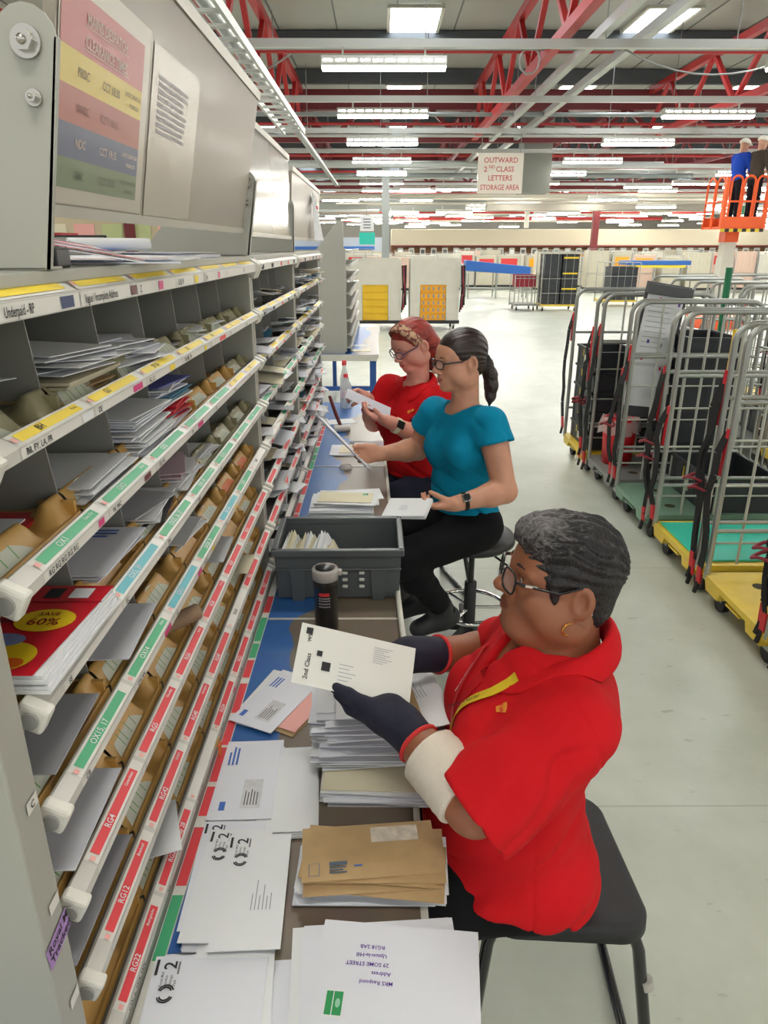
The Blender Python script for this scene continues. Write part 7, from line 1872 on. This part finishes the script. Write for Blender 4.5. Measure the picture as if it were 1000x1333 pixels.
for i in range(5): dark_crate('dark crate stacked in the cage right of the lone far one', 7.55, 23.4, 0.192 + i * 0.196, 0.8, 0.7, 0.194, group='crates in the right far cage', lab=False)
bt = thing('chute_table', 'blue chute on steel legs in the middle distance', 'table', (3.05, 26.6, 0))
BLT = mat('blue_chute', (34, 92, 168), 0.45)
MB().prism([(0, 0.95), (2.3, 0.80), (2.3, 1.08), (0, 1.30)], 'y', 0, 0.9).build('chute', BLT, bt, bevel=0.02)
for x in (0.1, 1.1, 2.2):
    for y in (0.05, 0.85): MB().tube([(x, y, 0), (x, y, 0.85)], 0.025, 8).build('leg', GALVC, bt)
MB().tube([(0, 0.05, 0.35), (2.3, 0.05, 0.35)], 0.02, 8).build('rail', GALVC, bt)
bt2 = thing('chute_table', 'second blue chute with yellow edge behind the dark far cages', 'table', (9.0, 27.5, 0))
MB().prism([(0, 1.12), (2.4, 1.12), (2.4, 1.27), (0, 1.27)], 'y', 0, 0.8).build('chute', BLT, bt2, bevel=0.02)
MB().b2((0.4, -0.02, 1.03), (2.2, 0.8, 1.11)).build('edge', CRY, bt2)
for x in (0.2, 1.2, 2.2): MB().tube([(x, 0.4, 0), (x, 0.4, 1.05)], 0.03, 8).build('leg', GALVC, bt2)
fr_ = random.Random(31); n = 0
RSL = mat('pinkish_sleeve', (206, 178, 160), 0.7); 
for row, (yr, x0, x1) in enumerate(((29.8, -2.2, 15.5), (32.0, -3.0, 19.0), (34.2, -3.5, 21.0))):
    x = x0
    while x < x1:
        w = fr_.choice((0.75, 0.82, 0.9)); h = fr_.uniform(1.32, 1.62)
        if not (row == 0 and (2.6 < x < 5.8 or 6.5 < x < 7.5)):
            lab = ['far trolley with a pale sleeve in the first row before the sorting machine', 'far trolley with a pale sleeve in the second row before the sorting machine', 'far trolley with a pale sleeve in the last row before the sorting machine'][row]
            r = thing('sleeved_trolley', lab, 'trolley', (x, yr + fr_.uniform(-0.2, 0.2), 0), 0, ['first far row', 'second far row', 'last far row'][row])
            m = fr_.choice([SLV, SLR, SLV, RSL, SLR]); b = MB(); b.b2((0, 0, 0.2), (w, 0.7, h))
            for i in range(1, 6): b.b2((w * i / 6 - 0.008, -0.012, 0.22), (w * i / 6 + 0.008, 0, h - 0.02))
            b.build('sleeve', m, r); f_ = MB(); f_.tube([(-0.02, -0.03, 0.1), (-0.02, -0.03, h + 0.06), (w + 0.02, -0.03, h + 0.06), (w + 0.02, -0.03, 0.1)], 0.018, 6); f_.tube([(-0.02, -0.03, 0.75), (w + 0.02, -0.03, 0.75)], 0.012, 5)
            f_.build('frame', GALVC, r); MB().b2((-0.02, -0.02, 0.12), (w + 0.02, 0.72, 0.19)).build('base', RUBB, r)
            if fr_.random() < 0.3: MB().b2((0.1, -0.02, h - 0.45), (w - 0.1, -0.012, h - 0.12)).build('tray_front', fr_.choice([OTR, OTR, mat('red_crate', (196, 50, 52), 0.5)]), r)
        x += w + fr_.uniform(0.06, 0.3)
# the long letter sorting machine across the back
sm_ = thing('sorting_machine', 'long beige sorting machine with a row of screens across the back of the hall', 'machine', (0.6, 41.0, 0))
HOOD = mat('machine_hood', (182, 172, 150), 0.5); BRN = mat('brown_bins', (112, 74, 40), 0.6); SCR = mat('screen_bezel', (196, 194, 186), 0.4); SCD = mat('dark_screen', (84, 84, 84), 0.3)
MB().b2((0, 0, 1.80), (27, 2.5, 2.62)).build('hood', HOOD, sm_, bevel=0.03)
MB().b2((0, 0.2, 0.0), (27, 2.4, 1.15)).build('cabinet', HOOD, sm_); MB().b2((0, 0.5, 1.15), (27, 2.4, 1.80)).build('bin_row', BRN, sm_); MB().b2((0, -0.02, 1.74), (27, 0.1, 1.80)).build('red_trim', DRED, sm_)
for i in range(44):
    x = 0.35 + i * 0.61; b = MB(); b.b2((x, 0.28, 1.24), (x + 0.30, 0.36, 1.68), 0); b.b2((x + 0.05, 0.274, 1.34), (x + 0.25, 0.28, 1.58), 1 if i % 5 else 2); b.build('screen', [SCR, SCD, WHITE], sm_)
lm = thing('sorting_machine', 'pale sorting machine part standing left of the beige hood at the back', 'machine', (-6.5, 40.0, 0))
MB().b2((0, 0, 0), (6.6, 2, 1.5)).build('cabinet', HOOD, lm); MB().b2((0, 0.3, 1.5), (6.6, 1.8, 2.2)).build('upper_cabinet', mat('pale_blue_cabinet', (164, 172, 184), 0.5), lm); MB().b2((0.2, 0.2, 1.6), (6.2, 0.3, 1.75)).build('blue_stripe', BLT, lm)
# columns and signs
struct(MB().b2((0.06, 24.9, 0), (0.30, 25.15, ZC)).build('column', mat('grey_column', (146, 150, 148), 0.5)))
struct(MB().b2((10.6, 38.0, 0), (10.9, 38.3, ZC)).build('column', DRED))
struct(MB().b2((7.0, 37.0, 2.6), (7.2, 37.2, ZC)).build('column', SLR))
struct(MB().b2((3.75, 20.6, 3.1), (4.5, 21.4, ZC - 0.2)).build('air_duct', mat('grey_duct', (134, 136, 128), 0.5)))
struct(MB().b2((4.6, 33.0, 3.2), (14.0, 33.8, 3.8)).build('air_duct', mat('pale_duct', (168, 162, 150), 0.5)))
struct(MB().b2((-4.0, 36.0, 3.3), (4.0, 36.8, 3.7)).build('air_duct', mat('grey_duct', (134, 136, 128), 0.5)))
hs = thing('hanging_sign', 'white hanging sign reading OUTWARD 2ND CLASS LETTERS STORAGE AREA', 'sign', (2.61, 17.0, 2.85))
MB().b2((-0.49, -0.012, 0), (0.49, 0.012, 0.80)).build('sign_panel', mat('sign_cream', (226, 216, 200), 0.5), hs)
b = MB(); TM = frameM((0, -0.014, 0), (1, 0, 0), (0, 0, 1))
for s_, z_ in (('OUTWARD', 0.61), ('LETTERS', 0.26), ('STORAGE AREA', 0.075)): b.text(s_, 0.15, TM @ TRS((0, z_, 0)), 0, 'CENTER', 0.80 if len(s_) > 8 else 0.95)
b.text('2', 0.15, TM @ TRS((-0.36, 0.435, 0))); b.text('ND', 0.09, TM @ TRS((-0.255, 0.50, 0))); b.text('CLASS', 0.15, TM @ TRS((-0.10, 0.435, 0)), 0, 'LEFT', 0.95)
b.build('sign_text', mat('sign_red', (196, 84, 84), 0.5), hs)
for x in (-0.42, 0.42): MB().tube([(x, 0, 0.8), (x, 0, 1.3)], 0.008, 5).build('hanging_wire', HANG, hs)
ts = thing('hanging_sign', 'small teal hanging sign under a white notice near the grey column', 'sign', (-0.42, 24.4, 1.82))
MB().b2((-0.25, -0.01, 0), (0.25, 0.01, 0.36)).build('sign_panel', mat('teal_sign', (40, 178, 160), 0.5), ts); MB().b2((-0.22, -0.01, 0.40), (0.22, 0.01, 0.86)).build('notice', mat('pale_notice', (206, 206, 206), 0.5), ts)
b = MB()
for i in range(4): b.b2((-0.12, -0.014, 0.48 + i * 0.085), (0.12, -0.011, 0.52 + i * 0.085))
b.build('notice_print', GINK, ts); MB().tube([(0, 0, 0.86), (0, 0, 2.4)], 0.01, 5).build('hanging_wire', HANG, ts)
ex = thing('exit_sign', 'green emergency exit sign hanging left of the orange lift', 'sign', (9.35, 20.0, 2.55))
MB().b2((-0.26, -0.02, 0), (0.26, 0.02, 0.2)).build('sign_panel', mat('exit_green', (40, 140, 96), 0.4), ex)
b = MB(); b.add([(-0.20, -0.022, 0.1), (-0.13, -0.022, 0.16), (-0.13, -0.022, 0.12), (-0.06, -0.022, 0.12), (-0.06, -0.022, 0.08), (-0.13, -0.022, 0.08), (-0.13, -0.022, 0.04)], [(0, 1, 2, 3, 4, 5, 6)]); b.b2((0.12, -0.022, 0.03), (0.2, -0.0205, 0.17)); b.sphere((0.04, -0.022, 0.15), 0.02, 8, 6); b.bar((0.035, -0.022, 0.13), (0.02, -0.022, 0.08), 0.03, 0.004, up=(0, 1, 0)); b.bar((0.02, -0.022, 0.08), (0.06, -0.022, 0.03), 0.018, 0.004, up=(0, 1, 0)); b.bar((0.02, -0.022, 0.08), (-0.02, -0.022, 0.03), 0.018, 0.004, up=(0, 1, 0))
b.build('pictogram', WHITE, ex); MB().tube([(0, 0, 0.2), (0, 0, 1.4)], 0.008, 5).build('hanging_wire', HANG, ex)
# ------------------------------------------------------------------ orange lift with two men
OL = mat('lift_orange', (236, 92, 30), 0.4); HZB = mat('hazard_black', (30, 28, 26), 0.5)
LX0, LY0, LZ = 6.78, 15.2, 2.10
sl = thing('access_lift', 'orange access lift raised above the cages with two helmeted men aboard', 'lift', (7.16, 15.6, 0))
def lb(*a): return (a[0] - 7.16, a[1] - 15.6, a[2])
b = MB(); b.b2(lb(LX0, LY0, LZ), lb(LX0 + 0.86, LY0 + 0.9, LZ + 0.04)); b.build('platform', OL, sl)
def hoop(x0, x1, y, z0, z1, r, ax='x'):
    m = MB(); n_ = 8; R_ = abs(x1 - x0) / 2; pts = [(x0, z0)] + [((x0 + x1) / 2 - R_ * math.cos(PI * i / n_), z1 - R_ + R_ * math.sin(PI * i / n_)) for i in range(n_ + 1)] + [(x1, z0)]
    P = [lb(p, y, z) if ax == 'x' else lb(y, p, z) for p, z in pts]; m.tube(P, r, 8); m.tube([lb(x0, y, z0 + 0.5), lb(x1, y, z0 + 0.5)] if ax == 'x' else [lb(y, x0, z0 + 0.5), lb(y, x1, z0 + 0.5)], r * 0.8, 8)
    return m.build('guard_hoop', OL, sl)
for k_ in range(3): hoop(LX0 + 0.10 + k_ * 0.25, LX0 + 0.31 + k_ * 0.25, LY0, LZ, LZ + 0.96, 0.022)
for k_ in range(2): hoop(LY0 + 0.05 + k_ * 0.42, LY0 + 0.42 + k_ * 0.42, LX0, LZ, LZ + 0.96, 0.022, 'y'); hoop(LY0 + 0.05 + k_ * 0.42, LY0 + 0.42 + k_ * 0.42, LX0 + 0.86, LZ, LZ + 0.96, 0.022, 'y')
for x in (LX0 + 0.02, LX0 + 0.84): MB().b2(lb(x - 0.035, LY0 - 0.03, LZ), lb(x + 0.035, LY0 + 0.03, LZ + 0.95)).build('corner_post', OL, sl)
MB().b2(lb(LX0, LY0 - 0.02, LZ + 0.02), lb(LX0 + 0.86, LY0, LZ + 0.22)).build('toe_board', OL, sl); MB().b2(lb(LX0, LY0 + 0.88, LZ + 0.02), lb(LX0 + 0.86, LY0 + 0.9, LZ + 0.22)).build('toe_board', OL, sl)
b = MB()
for i in range(10): x = LX0 + i * 0.086; b.prism([(x - 7.16, LZ - 0.06), (x + 0.086 - 7.16, LZ - 0.06), (x + 0.086 - 7.16, LZ), (x - 7.16, LZ)], 'y', LY0 - 15.6 - 0.02, LY0 - 15.6, i % 2)
b.build('hazard_strip', [CRY, HZB], sl)
for i, (z0, z1, w_, m) in enumerate(((0.25, 0.9, 0.30, GALVL), (0.85, 1.55, 0.26, SLR), (1.5, 1.95, 0.24, SLR), (1.85, LZ, 0.28, OL))): MB().b2((-w_ / 2, -w_ / 2, z0), (w_ / 2, w_ / 2, z1)).build('mast', m, sl)
MB().b2((-0.4, -0.6, 0.12), (0.4, 0.6, 0.40)).build('chassis', OL, sl, bevel=0.03)
for x in (-0.4, 0.4):
    for y in (-0.42, 0.42): MB().tube([(x - 0.04, y, 0.14), (x + 0.04, y, 0.14)], 0.14, 18).build('wheel', RUBB, sl)
def worker(label, x, y, z, rz, shirt, arms):
    r = thing('person', label, 'person', (x, y, z), rz); skin = skin_mat('worker_skin', (206, 156, 130), (180, 120, 104))
    f = np.array((1.0, 0, 0)); hc = np.array((0.03, 0, 1.60)); HR = basis((1, 0, -0.25), (0, 0, 1))
    def tor(s, i=0.0): s.ell((0, 0, 1.25), (0.12 + i, 0.17 + i, 0.22 + i), None, 0.04); s.ell((0, 0, 1.0), (0.12 + i, 0.16 + i, 0.15 + i), None, 0.05); s.cone((0, 0.18, 1.40), (0, -0.18, 1.40), 0.065 + i, 0.065 + i, 0.04)
    A_ = [((0, sy * 0.2, 1.38), (0.08, sy * 0.26, 1.12), (0.30, sy * 0.2, 1.10)) for sy in (1, -1)]
    s = SDF(); tor(s); add_head(s, hc, HR); s.cone((0, 0, 1.42), (0.01, 0, 1.54), 0.058, 0.055, 0.02)
    for sh_, el, wr in A_: limb(s, sh_, el, wr, 0.05, 0.04, 0.03)
    for sy, (sh_, el, wr) in zip((1, -1), A_): add_hand(s, wr, d=(0.95, 0, 0.1), n=(0, -sy * 0.5, -0.8), side=-sy * 1, curls=0.6)
    def lg_(s, i=0.0):
        for sy in (1, -1): s.cone((0, sy * 0.09, 0.92), (0.02, sy * 0.10, 0.50), 0.085 + i, 0.06 + i, 0.03); s.cone((0.02, sy * 0.10, 0.50), (0, sy * 0.10, 0.08), 0.058 + i, 0.04 + i, 0.03)
    lg_(s)
    sdf_object('body', s, 0.011, skin, r)
    sh = SDF(); tor(sh, 0.014)
    for sh_, el, wr in A_: sh.cone(sh_, el, 0.068, 0.058, 0.03); sh.cone(el, np.array(el) + (np.array(wr) - el) * (0.85 if arms else 0.05), 0.056, 0.045, 0.02)
    sh.plane((0, 0, 0.9), (0, 0, -1)); sdf_object('jacket', sh, 0.013, shirt, r)
    tr = SDF(); tr.ell((0, 0, 0.93), (0.12, 0.165, 0.12), None, 0.03); lg_(tr, 0.012); sdf_object('trousers', tr, 0.015, fabric('dark_work_trousers', (32, 32, 38), 0.2, 200), r)
    for sy in (1, -1):
        q = SDF(); q.cone((-0.02, sy * 0.10, 0.055), (0.16, sy * 0.10, 0.045), 0.048, 0.04, 0.02); q.plane((0, 0, 0.008), (0, 0, -1)); sdf_object('boot', q, 0.014, mat('black_shoe', (24, 24, 26), 0.5), r)
    hm = SDF(); c = hc + HR @ np.array((-0.005, 0, 0.055)); hm.ell(c, (0.128, 0.108, 0.105), HR, 0); hm.plane(c + HR @ np.array((0, 0, 0.0)), HR @ np.array((0, 0, -1)), 0.01); hm.ell(c + HR @ np.array((0.03, 0, 0.004)), (0.150, 0.115, 0.010), HR, 0.01); sdf_object('hard_hat', hm, 0.010, mat('white_hard_hat', (236, 232, 216), 0.35), r)
    r.scale = (0.94, 0.94, 0.94)
    return r
worker('man in white helmet and blue sweatshirt standing at the back of the orange lift', 7.28, 15.85, LZ + 0.042, 0.25, fabric('royal_blue_sweatshirt', (32, 72, 176), 0.2, 200), True)
worker('man in white helmet and dark brown jacket leaning forward in the orange lift', 7.46, 15.48, LZ + 0.042, 0.2, fabric('brown_jacket', (74, 66, 58), 0.2, 200), True)
# ------------------------------------------------------------------ office corner seen over the nearest rack
pw = thing('partition_wall', 'cream partition with pinned papers glimpsed over the top of the nearest rack', 'partition', (-4.2, 9.0, 0)); pw['kind'] = 'structure'
MB().b2((-3.0, 0, 0), (2.4, 0.08, 2.15)).build('panel', mat('cream_partition', (200, 186, 154), 0.6), pw)
MB().b2((-3.0, -0.05, 1.62), (2.4, 0, 1.66)).build('ledge', WALLM, pw)
pr = random.Random(8)
for i in range(15):
    x = -6.9 + i * 0.33; m = pr.choice([WHITE, CREAM, PINK, mat('pale_green_sheet', (196, 206, 150), 0.6), WHITE])
    o = MB().b2((x, 8.992, 1.70 + pr.uniform(0, 0.05)), (x + 0.24, 8.998, 2.02)).build('notice_sheet', m); tag(o, 'pinned paper on the cream partition over the rack', 'paper', 'papers on the partition')
for x in (-6.2, -4.55, -3.0): struct(MB().b2((x, 8.96, 1.0), (x + 0.12, 9.0, 2.3)).build('red_post', DRED))
rc = thing('red_cabinet', 'dark red cabinet with a slatted top behind the rack', 'cabinet', (-3.35, 7.4, 0)); MB().b2((-0.25, 0, 0), (0.25, 0.4, 1.86)).build('carcass', DRED, rc, bevel=0.01); MB().b2((-0.26, -0.01, 1.80), (0.26, 0.41, 1.90)).build('top', REDP, rc)
sc_ = thing('low_cabinet', 'grey cabinet row behind the nearest rack carrying the monitors', 'cabinet', (-2.6, 6.0, 0)); MB().b2((-1.6, 0, 0), (1.1, 0.6, 1.50)).build('carcass', FRAME, sc_, bevel=0.01)
for i in range(4): MB().b2((-1.55 + i * 0.66, -0.012, 0.05), (-0.93 + i * 0.66, 0, 1.45)).build('door', FRAMED, sc_)
for i, (x, lab) in enumerate(((-2.55, 'wide grey-screened monitor on the cabinet behind the rack'), (-3.25, 'small dark monitor farther left on the cabinet behind the rack'))):
    mo = thing('monitor', lab, 'monitor', (x, 6.25, 1.502)); w_ = 0.30 - i * 0.08
    MB().b2((-w_, 0, 0.06), (w_, 0.03, 0.36)).build('bezel', INK, mo, bevel=0.006); MB().b2((-w_ + 0.015, -0.002, 0.075), (w_ - 0.015, 0, 0.345)).build('screen', mat('dull_screen', (150, 146, 134), 0.2), mo); MB().b2((-0.1, -0.05, 0), (0.1, 0.12, 0.012)).build('foot', INK, mo); MB().b2((-0.02, 0.0, 0.012), (0.02, 0.04, 0.1)).build('neck', INK, mo)
for x, lab in ((-2.35, 'black desk phone in front of the wide monitor'), (-2.05, 'black box at the right end of the cabinet behind the rack')): tag(MB().b2((x - 0.1, 6.05, 1.502), (x + 0.08, 6.2, 1.61)).build('office_machine', mat('dark_office_plastic', (58, 60, 64), 0.4), bevel=0.02), lab, 'machine')
